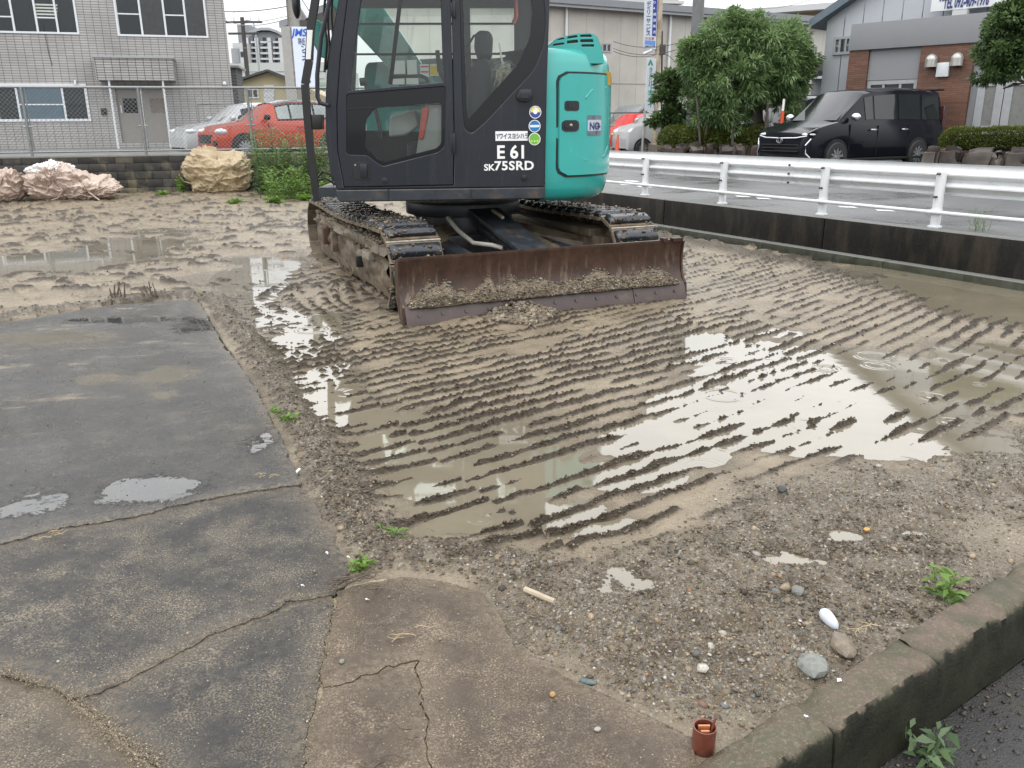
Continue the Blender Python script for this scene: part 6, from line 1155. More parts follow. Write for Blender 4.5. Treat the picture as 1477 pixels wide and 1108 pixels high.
for x in (361, 375, 393, 409): (a, _), (_, zz) = f4.hit(x, 100), f4.hit(x, 55); w = MB(f4.M()); w.box(a-.35, a+.35, -.8, -.01, 0, zz); w.build('pillar', M_WHW, ap)
for yy in (60, 68, 76, 84, 92):
    for x0, x1 in ((363, 373), (377, 391), (395, 407)): a, zb_, b_, zt_ = R4(f4, x0, yy, x1, yy+2.6); w = MB(f4.M()); w.box(a, b_, -.7, -.02, zb_, zt_); w.build('balcony', M_WHW if yy % 16 else M_ALUG, ap); w = MB(f4.M()); w.box(a+.3, (a+b_)/2, -.06, -.02, zt_+.1, zt_+.75); w.build('window', M_ROOM, ap)
tb, a, z0, b_, z1 = blk('white_tower', 'white stair tower left of the arched apartment block', Frame((-62, 176), 0), 338, 62, 359, 120, 8, M_WHW); tf = Frame((-62, 176), 0)
for k in range(5): w = MB(tf.M()); w.box(a+1.4, a+2.0, -.05, -.001, 4+k*2.6, 5+k*2.6); w.build('window', M_ROOM, tb)
blk('water_tank_house', 'grey rooftop tank house above the white tower', Frame((-60, 186), 0), 343, 36, 361, 62, 6, M_APT)
# poles, wires, signs --------------------------------------------------
M_CONC = simple('pole_concrete', (.30, .285, .26), .7, var=.1, scale=3, dirt=(.18, .16, .13)); M_DPOLE = simple('dark_pole', (.05, .045, .04), .6)
def pole(name, x, ytop, z0, Y, r0, r1, mat, lab, cat, ztop=None, xt=None):
    b_ = D(x, 200, Y); tp_ = D(xt or x, ytop, Y); b_ = Vector((tp_.x, Y, z0)); t_ = thing(name, b_, lab, cat); w = MB(); w.tube([tuple(b_), (tp_.x, Y, ztop or tp_.z)], [r0, r1], 14); w.build('shaft', mat, t_, smooth=40); return t_, Vector((tp_.x, Y, ztop or tp_.z))
up1, tp1 = pole('utility_pole', 349, 25, 0, 60, .17, .13, M_DPOLE, 'dark utility pole with crossarms behind the office corner', 'utility pole')
w = MB()
for dz, L_ in ((-.3, 1.3), (-1.0, 1.0)): w = MB(); w.box(tp1.x-L_, tp1.x+L_, 59.9, 60.1, tp1.z+dz-.06, tp1.z+dz+.06); w.build('crossarm', M_DPOLE, up1)
w = MB(); w.cyl((tp1.x-.6, 59.8, tp1.z-2.4), .28, .9, n=12); w.build('transformer', M_ALUG, up1, smooth=40)
for k in range(5): w = MB(); w.cyl((tp1.x-1.1+.55*k, 60, tp1.z-.12), .05, .25, n=6); w.build('insulator', M_ALU, up1)
sl_, tl = pole('street_lamp', 368.5, 45, 0, 70, .09, .06, M_ALUG, 'thin curved street lamp in front of the apartment block', 'street lamp'); w = MB(); w.tube([tuple(tl), (tl.x-.1, 70, tl.z+.6), (tl.x-.5, 70, tl.z+.8), (tl.x-.9, 70, tl.z+.7)], .05, 6); w.build('lamp_arm', M_ALUG, sl_, smooth=60)
cp, _ = pole('concrete_pole', 416, -60, .6, 33, .24, .20, M_CONC, 'thick concrete utility pole behind the JMS sign', 'utility pole')
for zz in (6.0, 6.9): w = MB(); w.tube([(D(416, 0, 33).x, 33, zz), (D(416, 0, 33).x, 33, zz+.12)], .26, 14); w.build('steel_band', M_DPOLE, cp, smooth=40)
JF = Frame(D(435, 80, 31)[:2], 8.); js = thing('company_sign', JF.P(0, .6), 'tall white JMS sign panel with blue letters beside its grey column', 'sign')
jp = [JF.hit(x, y) for x, y in ((425, 128), (461, 128), (455, 39), (417, 38.5))]; plate('sign_panel', jp, [], JF, 0, .14, simple('sign_white', (.62, .68, .78), .35, var=.03), js, .01)
w = MB(JF.M()); a0 = JF.hit(405, 40)[0]; a1 = JF.hit(414, 140)[0]; w.box(a0, a0+.36, .0, .30, .6, JF.hit(405, 38)[1]); w.build('sign_column', simple('grey_column', (.32, .31, .29), .5, var=.08), js)
a, z = JF.hit(421, 52); text('JMS', .33, simple('blue_letters', (.02, .10, .50), .4), js, textM(JF, a, z, .01), shear=.25, offs=.008, sx=1.0)
for i, ch_ in enumerate('ジェイ・エムエス'): a, z = JF.hit(434.5+i*.6, 73+i*9.0); text(ch_, .30, M_NAVY, js, textM(JF, a-.02, z, .01), offs=.003)
for i, ch_ in enumerate('株式会社'): a, z = JF.hit(429.5+(i % 2)*5.2, 59.5+(i//2)*4); text(ch_, .13, M_NAVY, js, textM(JF, a, z, .01))
def wire(pts, lab, r_=.012): w = MB(); P_ = [D(*p) for p in pts]; Q = []; 
def cable(p, q, sag, lab, r_=.012, n=10):
    w = MB(); A_, B_ = D(*p), D(*q); w.tube([tuple(A_.lerp(B_, i/n)-Vector((0, 0, sag*4*(i/n)*(1-i/n)))) for i in range(n+1)], r_, 5, cap=False); return w.build('overhead_cable', M_BLACK, label=lab, cat='cable')
cable((250, 8, 34), (416, 9, 33), .2, 'overhead cable running to the concrete pole, upper one', .014); cable((322, 28, 60), (416, 27, 33), .3, 'overhead cable from the dark pole to the concrete pole', .016); cable((322, 60, 60), (416, 44, 33), .5, 'thin slack cable below the crossarms', .01)
cable((350, 34, 60), (600, -60, 45), .6, 'cable rising from the dark pole out of view', .015); cable((330, 20, 62), (420, -40, 40), .3, 'steep cable above the apartment block', .01)
cable((885, 60, 30), (1010, 51, 26), .25, 'cable crossing the beige warehouse, uppermost', .010); cable((885, 70, 30), (1010, 57, 26), .3, 'cable crossing the beige warehouse, second', .010); cable((885, 74, 30), (945, 80, 29), .1, 'cable crossing the beige warehouse, lowest', .010); cable((952, 78, 29), (975, 92, 29), -.1, 'short drooping cable right of the rusty sign post', .009); cable((1085, 12, 45), (1240, -30, 30), .3, 'thin cable over the brown apartment roof', .010)

# ================================================================== BUILDINGS, RIGHT
M_WH = tile_wall('beige_cladding', (.42, .40, .36), .95, 40, (.33, .31, .28), yaw=math.radians(30), var=.02, ms=.02, rough=.55)
WF = Frame(D(860, 100, 40)[:2], 30.); wh = thing('warehouse', WF.P(5, .43), 'long beige clad warehouse with a grey eave behind the bamboo', 'building')
za = WF.hit(860, 11)[1]; a0, a1 = WF.hit(560, 60)[0], WF.hit(1215, 60)[0]+6; hw = [R4(WF, 868, 62, 881, 76), R4(WF, 1172, 66, 1178, 74)]; wall_with_holes('wall', WF, 0, a0, 0, a1, za, hw, M_WH, wh)
for h_ in hw: window(WF, 0, *h_, wh, (.5,), frame=M_ALUG)
w = MB(WF.M()); w.box(a0-.3, a1+.3, -.5, 14, za, za+.28); w.build('eave', simple('grey_metal_roof', (.19, .20, .215), .5, var=.1), wh)
w = MB(WF.M()); w.box(a0-.3, a1+.3, -.42, -.3, za-.12, za-.005); w.build('gutter', M_ALUG, wh)
for x in (964, 815): a = WF.hit(x, 60)[0]; w = MB(WF.M()); w.tube([(a, -.1, .4), (a, -.1, za-.1)], .06, 8); w.build('downpipe', M_ALU, wh, smooth=40)
aw, zw = WF.hit(900, 120); w = MB(WF.M()); w.box(a0, a1, -.02, -.001, zw-.03, zw); w.build('joint_line', M_ALUG, wh)
M_BEIGE = simple('beige_apartment_wall', (.40, .37, .32), .7, var=.06, scale=.3); f5 = Frame((10, 85), 14.); t_, a, z0, b_, z1 = blk('beige_apartments', 'pale apartment block showing above the warehouse roof', f5, 792, -60, 977, 40, 12, M_BEIGE)
for k in range(6):
    for zz in (13.2, 16.2): aa = a+.8+k*2.2; window(f5, .02, aa, zz, aa+1.3, zz+1.3, t_, (.5,), frame=M_ALUG)
for zz in (12.2, 15.2, 18.2): w = MB(f5.M()); w.box(a-.2, b_+.2, -.9, -.001, zz, zz+.25); w.build('balcony_slab', M_WHW, t_)
M_BROWNA = simple('brown_apartment_wall', (.34, .26, .18), .7, var=.08, scale=.3); f6 = Frame(D(1150, 30, 75)[:2], -32.)
bt_ = thing('brown_apartments', f6.P(0, 0), 'tan apartment block with a white roof slab above the bamboo', 'building'); za, zb_ = f6.hit(1150, 19)[1], 0; aL, aR_ = f6.hit(1075, 20)[0], f6.hit(1300, 5)[0]; w = MB(f6.M()); w.box(aL, aR_, 0, 14, 0, za); w.build('wall', M_BROWNA, bt_); w = MB(f6.M()); w.box(aL-.5, aR_+.5, -1.4, 14, za, za+.45); w.build('roof_slab', M_WHW, bt_)
for k in range(12):
    aa = aL+1+k*2.4
    if aa+1.6 < aR_: window(f6, .02, aa, za-2.6, aa+1.5, za-1., bt_, (.5,), frame=M_ALUG); w = MB(f6.M()); w.box(aa-.4, aa+1.9, -1.1, -1.0, za-3.4, za-2.5); w.build('balcony_screen', simple('frosted_screen', (.34, .38, .38), .2, var=.1), bt_)
w = MB(f6.M()); w.box(aL, aR_, -1.2, -.001, za-3.55, za-3.4); w.build('balcony_slab', M_WHW, bt_)
# right-hand office
RFm = Frame(D(1400, 120, 22)[:2], -46.); rb = thing('brick_front_office', RFm.P(0, .5), 'grey office with two brown brick piers and a white phone sign, at the right', 'building')
M_BRICK = tile_wall('brown_brick', (.125, .058, .036), .30, .055, (.085, .045, .03), off=.5, var=.25, yaw=RFm.yaw, ms=.006); M_BAND = simple('grey_render', (.21, .215, .225), .7, var=.05, scale=2); M_METAL = simple('pale_metal_cladding', (.40, .42, .45), .4, .2, var=.05, scale=1)
hx = lambda x, y: RFm.hit(x, y)
zBT, zBB = hx(1330, 27)[1], hx(1330, 67)[1]; aBL = hx(1230, 55)[0]; aEnd = hx(1600, 100)[0]; z0 = .4
w = MB(RFm.M()); w.box(aBL, aEnd, -.15, .3, zBB, zBT); w.build('fascia_band', M_BAND, rb, bevel=.01)
b1 = (hx(1224, 110)[0], hx(1253, 100)[0]); b2 = (hx(1326, 110)[0], hx(1401, 120)[0])
for a, b_ in (b1, b2): w = MB(RFm.M()); w.box(a, b_, -.10, .3, z0, zBB-.002); w.build('brick_pier', M_BRICK, rb)
zG = hx(1290, 115)[1]; w = MB(RFm.M()); w.box(b1[1]+.002, b2[0]-.002, -.02, .3, zG, zBB-.002); w.build('render_panel', M_BAND, rb)
wall_b = MB(RFm.M()); wall_b.box(b1[1], b2[0], .25, .3, z0, zG); wall_b.build('glazing_backing', M_ROOM, rb)
window(RFm, -.02, b1[1]+.01, z0+.02, b2[0]-.01, zG-.01, rb, (.33, .66), frame=M_ALUG, frame_w=.10); 
w = MB(RFm.M()); w.box(b2[1]+.002, aEnd, .02, .3, z0, zBB-.002); w.build('render_panel', M_BAND, rb)
zD = hx(1430, 112)[1]; da, db = hx(1408, 150)[0], hx(1446, 150)[0]; 
for a, b_ in ((da, db), (db+.02, db+(db-da)*1.3)): 
    dd_ = plate('grey_door', [(a, z0), (b_, z0), (b_, zD), (a, zD)], [[(a+.18, z0+1.0), (b_-.18, z0+1.0), (b_-.18, zD-.2), (a+.18, zD-.2)], [(a+.18, z0+.15), (b_-.18, z0+.15), (b_-.18, z0+.8), (a+.18, z0+.8)]], RFm, .06, .08, M_ALUG, rb, .004); w = MB(RFm.M()); w.box(a+.15, b_-.15, -.03, -.01, z0+.15, zD-.2); w.build('frosted_pane', simple('frosted_pane', (.16, .16, .155), .3, var=.1), dd_)
MFm = Frame(RFm.P(0, 0, -.5)[:2], -46.); aM0 = MFm.hit(1190, 60)[0]; zs = MFm.hit(1190, 30)[1]; zr = MFm.hit(1248, -8)[1]; aM1 = MFm.hit(1248, -8)[0]; slope = (zr-zs)/(aM1-aM0); a = aM0; wi = R4(MFm, 1203, 54, 1228, 78)
wall_bk = MB(MFm.M()); wall_bk.box(aM0+.02, aEnd, .05, 9, z0, zs); wall_bk.build('wall_core', M_METAL, rb)
while a < aEnd:
    b_ = min(a+.52, aEnd); w = MB(MFm.M()); zl, zh = zs+slope*(a-aM0), zs+slope*(b_-aM0); w.prism([(a+.012, z0), (b_-.012, z0), (b_-.012, zh), (a+.012, zl)], -.0, .045); w.build('cladding_panel', M_METAL, rb, recalc=True); a += .52
w = MB(MFm.M()); A_, B_ = Vector((aM0-.35, zs-slope*.35)), Vector((aEnd, zs+slope*(aEnd-aM0))); w.prism([tuple(A_), tuple(B_), tuple(B_+Vector((0, .22))), tuple(A_+Vector((0, .22)))], -.35, 9); w.build('roof_edge', simple('blue_grey_roof', (.10, .13, .16), .45), rb, recalc=True)
window(MFm, .03, *wi, rb, (.34, .67), frame=M_ALUG, frame_w=.07, muntin=.5)
SG = Frame(RFm.P(0, 0, .02)[:2], -46.); sa0, sa1 = SG.hit(1342, 10)[0], SG.hit(1500, 5)[0]; sz0, sz1 = SG.hit(1345, 17)[1], SG.hit(1345, -45)[1]; sg = thing('phone_sign', SG.P((sa0+sa1)/2, sz0), 'white company sign reading TEL 092-409-1978 above the grey band', 'sign'); w = MB(SG.M()); w.box(sa0, sa1, .02, .14, sz0, sz1); w.build('sign_board', simple('white_sign_board', (.72, .73, .74), .35, var=.03), sg, bevel=.01)
a, z = SG.hit(1360, 12.5); (a2, _) = SG.hit(1434, 7); o = text('TEL 092-409-1978', .36, M_NAVY, sg, textM(SG, a, z, .0), offs=.010, sx=(a2-a)/3.05); a, z = SG.hit(1352, 0.5); text('福岡市博多区', .30, M_NAVY, sg, textM(SG, a, z, .0), offs=.005)
for x, y in ((1348, 89), (1385, 87)):
    a, z = hx(x, y); w = MB(RFm.M()); w.sph((a, -.22, z+.03), .145, 16, 10); w.cyl((a, -.22, z-.06), .145, .16, n=16); w.build('wall_vent', simple('vent_steel', (.42, .41, .39), .25, .5, var=.05), rb, smooth=50)
a, z = hx(1364, 101); w = MB(RFm.M()); w.box(a-.16, a+.14, -.20, -.10, z-.17, z+.17); w.build('meter_box', M_ALU, rb, bevel=.02)
a, z = hx(1383, 18); w = MB(RFm.M()); w.box(a-.12, a+.22, -.1, .1, zBT, zBT+.12); w.build('floodlight', M_WHW, rb)
# carport between the buildings
CFm = Frame(D(1195, 110, 30)[:2], -30.); cpt = thing('carport', CFm.P(0, .43), 'dark-roofed carport between the warehouse and the brick-fronted office', 'carport'); a0, z0_, a1, z1_ = R4(CFm, 1130, 93, 1226, 104); w = MB(CFm.M()); w.box(a0, a1, -1.5, 5, z0_, z1_); w.build('roof', M_DROOF, cpt); w = MB(CFm.M()); w.box(a0, a1, 5, 5.1, .4, z0_); w.build('back_wall', M_ALUG, cpt)
for a in (a0+.1, (a0+a1)/2, a1-.1): w = MB(CFm.M()); w.tube([(a, -1.3, .43), (a, -1.3, z0_)], .05, 8); w.build('post', M_ALU, cpt)
w = MB(CFm.M()); w.box(a0, a1, -1.6, -1.52, z0_-.25, z0_-.17); w.build('rail', M_ALU, cpt)

# ================================================================== TREES, HEDGES, STONES
def crown(cs, n, L, mat, seed, name, parent, flat=.9, wd=.35, hang=.0, clump=.45, shell=.55):
    """cs: list of (centre, radii); leaves gather in clumps near each blob's surface"""
    r = np.random.default_rng(seed); P_, D_, SH = [], [], []
    vols = np.array([c[1][0]*c[1][1]*c[1][2] for c in cs])**.75; cnt = (n*vols/vols.sum()).astype(int)
    for (c, rad), k in zip(cs, cnt):
        nc = max(6, int(k/70)); d = r.normal(0, 1, (nc, 3)); d /= np.linalg.norm(d, axis=1)[:, None]; rr_ = (shell+(1-shell)*r.random(nc)**.6)*(1+.20*r.normal(0, 1, nc)); cc_ = d*rr_[:, None]*np.array(rad)+np.array(c); tone = r.random(nc)*.65-.08
        i = r.integers(0, nc, k); o = r.normal(0, 1, (k, 3)); o /= np.linalg.norm(o, axis=1)[:, None]; q = r.random(k)**.4; p = cc_[i]+o*q[:, None]*clump*min(rad)*np.array([1, 1, .65]); P_.append(p); dd = o+.6*d[i]; dd[:, 2] += .1-hang; D_.append(dd); SH.append(tone[i]+.45*r.random(k)+.10*np.clip(o[:, 2], -1, 1))
    P_ = np.concatenate(P_); D_ = np.concatenate(D_); SH = np.concatenate(SH); m_ = len(P_); return leaves(P_, D_, L*(.6+.8*r.random(m_)), L*wd*(.7+.6*r.random(m_)), SH, mat, name, parent, droop=.15+hang*.3, kind='stuff')
def blob(x, y, Y, rx, ry, rdep=None):
    c = D(x, y, Y); sx_ = abs(D(x+rx, y, Y).x-c.x); sz_ = abs(D(x, y-ry, Y).z-c.z); return (tuple(c), (sx_, rdep or (sx_+sz_)/2, sz_))
TY = 25.
bt = thing('bamboo_tree', D(1060, 190, TY), 'large feathery green tree with many thin stems in the rock planter', 'tree')
crown([blob(*b_) for b_ in ((1010, 95, TY, 30, 34), (1045, 60, TY, 44, 36), (1075, 35, TY, 30, 18), (1100, 75, TY, 46, 44), (1135, 60, TY+.3, 34, 30), (1150, 90, TY+.3, 24, 32), (1020, 135, TY, 26, 26), (1060, 115, TY-.4, 44, 34), (1110, 118, TY, 40, 30), (1140, 120, TY, 24, 22), (1036, 160, TY-.3, 30, 26), (1015, 172, TY-.3, 16, 16), (1085, 150, TY+.6, 20, 18), (1135, 150, TY, 20, 20), (1000, 75, TY, 22, 18), (992, 100, TY, 14, 16), (1060, 22, TY, 14, 12), (1088, 18, TY, 10, 8), (1165, 105, TY, 12, 14))], 62000, .16, M_BAMB, 4, 'crown', bt, wd=.19, hang=.2, clump=.30, shell=.6)
for i in range(22): x = 1012+ (i*37) % 108; b_ = D(x, 190, TY+((i*7) % 10-5)*.12); tp_ = D(x+((i*13) % 40-20), 60+(i*11) % 40, TY); w = MB(); w.tube([(b_.x, b_.y, .75), ((b_.x*.6+tp_.x*.4), b_.y, 2.0), tuple(tp_)], [.035+.02*(i % 3), .03, .012], 6); w.build('trunk', M_BARK, bt, smooth=60)
st_ = thing('small_tree', D(965, 195, 25.5), 'small dark-leaved tree standing left of the bamboo', 'tree')
crown([blob(*b_) for b_ in ((968, 115, 25.5, 17, 12), (955, 135, 25.5, 12, 10), (975, 130, 25.5, 10, 10), (960, 165, 25.5, 17, 12), (975, 165, 25.5, 10, 16), (950, 178, 25.5, 12, 8), (985, 120, 25.5, 10, 12), (968, 150, 25.5, 12, 8))], 5200, .13, M_TREE, 6, 'crown', st_, wd=.55, clump=.6, shell=.3)
for x0, x1, y1 in ((962, 955, 120), (972, 975, 110), (968, 985, 125), (978, 970, 140)): a, b_ = D(x0, 215, 25.5), D(x1, y1, 25.5); w = MB(); w.tube([(a.x, a.y, .5), tuple(a.lerp(b_, .5)+Vector((.1, 0, 0))), tuple(b_)], [.035, .03, .012], 6); w.build('trunk', M_BARK, st_, smooth=60)
rt = thing('broadleaf_tree', D(1500, 230, 15.5), 'dark broadleaf tree reaching in at the top right corner', 'tree')
crown([blob(*b_) for b_ in ((1455, 40, 15.5, 36, 34), (1440, 75, 15.5, 30, 26), (1430, 105, 15.5, 22, 18), (1480, 60, 15.5, 40, 44), (1470, 15, 15.5, 36, 26), (1510, 30, 15.7, 50, 60), (1460, 95, 15.5, 26, 20), (1545, 60, 15.8, 50, 60))], 26000, .085, M_TREE, 9, 'crown', rt, wd=.5, clump=.45)
w = MB(); P_ = [D(1580, 240, 15.6), D(1560, 150, 15.6), D(1500, 118, 15.5), D(1462, 122, 15.5), D(1447, 128, 15.5)]; P_[0].z = .5; w.tube([tuple(p) for p in P_], [.14, .10, .045, .03, .012], 8); w.build('trunk', M_BARK, rt, smooth=60)
for a_, b__ in (((1500, 118), (1470, 90)), ((1480, 120), (1452, 108)), ((1560, 150), (1530, 60))): w = MB(); w.tube([tuple(D(*a_, 15.5)), tuple(D(*b__, 15.5))], [.03, .01], 6); w.build('branch', M_BARK, rt, smooth=60)
M_STONE = simple('garden_stone', (.13, .112, .098), .55, var=.45, scale=3.5, bmp=.8, bscale=14, dirt=(.085, .07, .062), dirt_amt=.5, dirt_scale=2)
M_STONER = simple('red_garden_stone', (.050, .036, .030), .5, var=.5, scale=5, bmp=.8, bscale=14, dirt=(.12, .105, .09), dirt_amt=.45, dirt_scale=2)
def wall_stone(fr, a0, a1, z0, z1, off, mat, parent, seed, dep=.35):
    bm = bmesh.new(); bmesh.ops.create_cube(bm, size=1); bmesh.ops.bevel(bm, geom=list(bm.edges), offset=.16, segments=2, affect='EDGES'); bmesh.ops.subdivide_edges(bm, edges=list(bm.edges), cuts=2, use_grid_fill=True); co = np.array([v.co[:] for v in bm.verts])*np.array([a1-a0, dep, z1-z0]); n1 = fbm(co[:, 0]*4+seed*3, co[:, 2]*5+co[:, 1]*3, 4, seed)-.5
    for v, c, k in zip(bm.verts, co, n1): v.co = Vector(c*(1+.0))+Vector((.22*k, -.30*k, .20*k))
    bm.transform(fr.M((a0+a1)/2, (z0+z1)/2, off)); me = bpy.data.meshes.new('stone'); bm.to_mesh(me); bm.free(); me.materials.append(mat); me.polygons.foreach_set('use_smooth', [True]*len(me.polygons)); me.set_sharp_from_angle(angle=.7); return link('stone', me, parent)
HFm = Frame(D(1400, 230, 18.3)[:2], -40.); sw = thing('stone_wall', HFm.P(0, .43), 'low wall of big natural stones under the right-hand hedge', 'wall'); a = HFm.hit(1333, 230)[0]; xs = [1333, 1356, 1392, 1437, 1449, 1490, 1530, 1580, 1640]; zz0 = .40
for i in range(len(xs)-1):
    a0, a1 = HFm.hit(xs[i], 228)[0], HFm.hit(xs[i+1], 228)[0]; h_ = HFm.hit(1400, 214)[1]+(.0, .0, .0, -.22, .0, .02, 0, 0)[i]
    if i == 3: wall_stone(HFm, a0+.01, a1-.01, zz0+.45, h_+.22, .0, M_STONE, sw, 20+i); wall_stone(HFm, a0+.01, a1-.01, zz0, zz0+.42, .03, M_STONE, sw, 40+i)
    else: wall_stone(HFm, a0+.01, a1-.01, zz0, h_, .02*(i % 2), M_STONE if i != 1 else M_STONER, sw, 20+i)
w = MB(HFm.M()); w.box(HFm.hit(1336, 230)[0], HFm.hit(1640, 230)[0], .2, 3, .3, HFm.hit(1400, 218)[1]); w.build('soil', M_MUDDY, sw)
def hedge_(name, fr, x0, x1, yt, yb_, dep, lab, seed, n, L=.06, yb2=None):
    a0, a1 = fr.hit(x0, yt)[0], fr.hit(x1, yt)[0]; z1, z0 = fr.hit((x0+x1)/2, yt)[1], fr.hit((x0+x1)/2, yb_)[1]; r = np.random.default_rng(seed); th = thing(name, fr.P((a0+a1)/2, z0), lab, 'hedge')
    u = a0+(a1-a0)*r.random(n); ph = math.pi*(r.random(n)*.62); bump_ = fbm(u*2.2+seed, ph*1.5, 4, seed); R_ = (.82+.30*bump_)*(1-.12*r.random(n)**2); e = np.minimum(u-a0, a1-u); R_ = R_*np.clip(e/.25, 0, 1)**.35; yy = -np.cos(ph)*dep*.5*R_+dep*.5; zz = z0+(z1-z0)*np.sin(np.minimum(ph*1.15, 1.57+0*ph))**.6*R_
    low = r.random(n) < .35; zz = np.where(low, z0+(zz-z0)*r.random(n), zz); pts = np.array([fr.o + fr.e*a for a in u])+np.outer(-yy, np.array(fr.n)); pts[:, 2] = zz; nd = np.outer(np.cos(ph), np.array(fr.n)); nd[:, 2] = np.sin(ph); nd += r.normal(0, .6, (n, 3)); leaves(pts, nd, L*(.6+.8*r.random(n)), L*.45*(.7+.6*r.random(n)), .15+.5*bump_+.35*r.random(n), M_HEDGE, 'foliage', th, kind='stuff', droop=0)
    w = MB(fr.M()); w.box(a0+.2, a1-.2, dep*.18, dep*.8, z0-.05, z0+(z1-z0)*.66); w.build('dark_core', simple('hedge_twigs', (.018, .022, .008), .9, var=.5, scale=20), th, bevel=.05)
    for k in range(int((a1-a0)/.35)): a = a0+.2+k*.35; w = MB(fr.M()); w.tube([(a, dep*.25, z0-.1), (a+.08, dep*.2, z0+(z1-z0)*.5)], .014, 5); w.build('stem', M_BARK, th)
    return th
hedge_('clipped_hedge', Frame(HFm.P(0, 0, -.12)[:2], -40.), 1351, 1600, 184, 214, .9, 'clipped yellow-green hedge on the stone wall at the right', 5, 12000, .055)
PFm = Frame(D(1040, 220, 24.3)[:2], -4.); pw = thing('planter_wall', PFm.P(0, .43), 'low reddish stone planter wall below the bamboo', 'wall'); xs = [949, 972, 992, 1012, 1035, 1055, 1078, 1100, 1118, 1133]
for i in range(len(xs)-1): a0, a1 = PFm.hit(xs[i], 218)[0], PFm.hit(xs[i+1], 218)[0]; wall_stone(PFm, a0+.006, a1-.006, .36, PFm.hit(1040, 207)[1]+.03*((i*7) % 3-1), .02*(i % 2), M_STONER, pw, 60+i, .3)
w = MB(PFm.M()); w.box(PFm.hit(949, 210)[0], PFm.hit(1133, 210)[0], .15, 3, .3, PFm.hit(1040, 210)[1]); w.build('soil', M_MUDDY, pw)
hedge_('clipped_hedge', Frame(PFm.P(0, 0, -.1)[:2], -4.), 953, 1136, 183, 213, 1.6, 'low clipped hedge filling the reddish stone planter', 8, 14000, .075)

# ================================================================== VEHICLES
M_TYRE = simple('tyre', (.018, .018, .018), .7, var=.2); M_RIM = simple('alloy_rim', (.38, .39, .40), .3, .7, var=.05); M_CHROME = simple('chrome', (.65, .66, .68), .1, .9, var=.02); M_HEADL = simple('headlight_lens', (.55, .58, .60), .06, .2, var=.3, scale=14, coat=1); M_CARGL = simple('car_glass', (.010, .013, .014), .03, var=.2, scale=3, spec=.45, coat=0)
M_CARGL2 = simple('bright_car_glass', (.16, .20, .19), .04, var=.35, scale=2.5, spec=1., coat=1)
def paint(n, c): return simple(n, c, .12, 0, var=.03, scale=2, spec=.4 if sum(c) > .2 else .22, coat=.4 if sum(c) > .2 else .0)
def wheel(c, r_, wd, side, M, parent, arch=True):
    w = MB(M); y = side; n = 28; prof_ = [(.62, -.5), (.93, -.5), (1, -.38), (1, .38), (.93, .5), (.62, .5)]; rows_ = [[(c[0]+r_*pr*math.cos(2*math.pi*k/n), c[1]+pw_*wd, c[2]+r_*pr*math.sin(2*math.pi*k/n)) for k in range(n)] for pr, pw_ in prof_]; w.grid(rows_+[rows_[0]], closed=True); wl = w.build('wheel', M_TYRE, parent, smooth=40)
    w = MB(M); yo = c[1]+side*wd*.42; w.cyl((c[0], yo-side*.06, c[2]), r_*.62, .02, 'y', 24); w.build('rim_well', M_BLACK, wl)
    w = MB(M)
    for k in range(10): a_ = 2*math.pi*k/10+.2; p = Vector((math.cos(a_), 0, math.sin(a_))); q = Vector((-math.sin(a_), 0, math.cos(a_))); a0 = Vector((c[0], yo, c[2])); w.add([tuple(a0+p*r_*.08+q*.022), tuple(a0+p*r_*.08-q*.022), tuple(a0+p*r_*.62-q*.030), tuple(a0+p*r_*.62+q*.030)]+[tuple(a0-Vector((0, side*.03, 0))+p*r_*k_+q*s_) for k_, s_ in ((.08, .022), (.08, -.022), (.62, -.03), (.62, .03))], [(0, 1, 2, 3), (7, 6, 5, 4), (0, 4, 5, 1), (1, 5, 6, 2), (2, 6, 7, 3), (3, 7, 4, 0)])
    w.tube([(c[0]+r_*.63*math.cos(k*math.pi/12), yo, c[2]+r_*.63*math.sin(k*math.pi/12)) for k in range(25)], .014, 5, cap=False); w.cyl((c[0], yo, c[2]), r_*.12, .03, 'y', 12); w.build('rim', M_RIM, wl, kind='stuff'); return wl
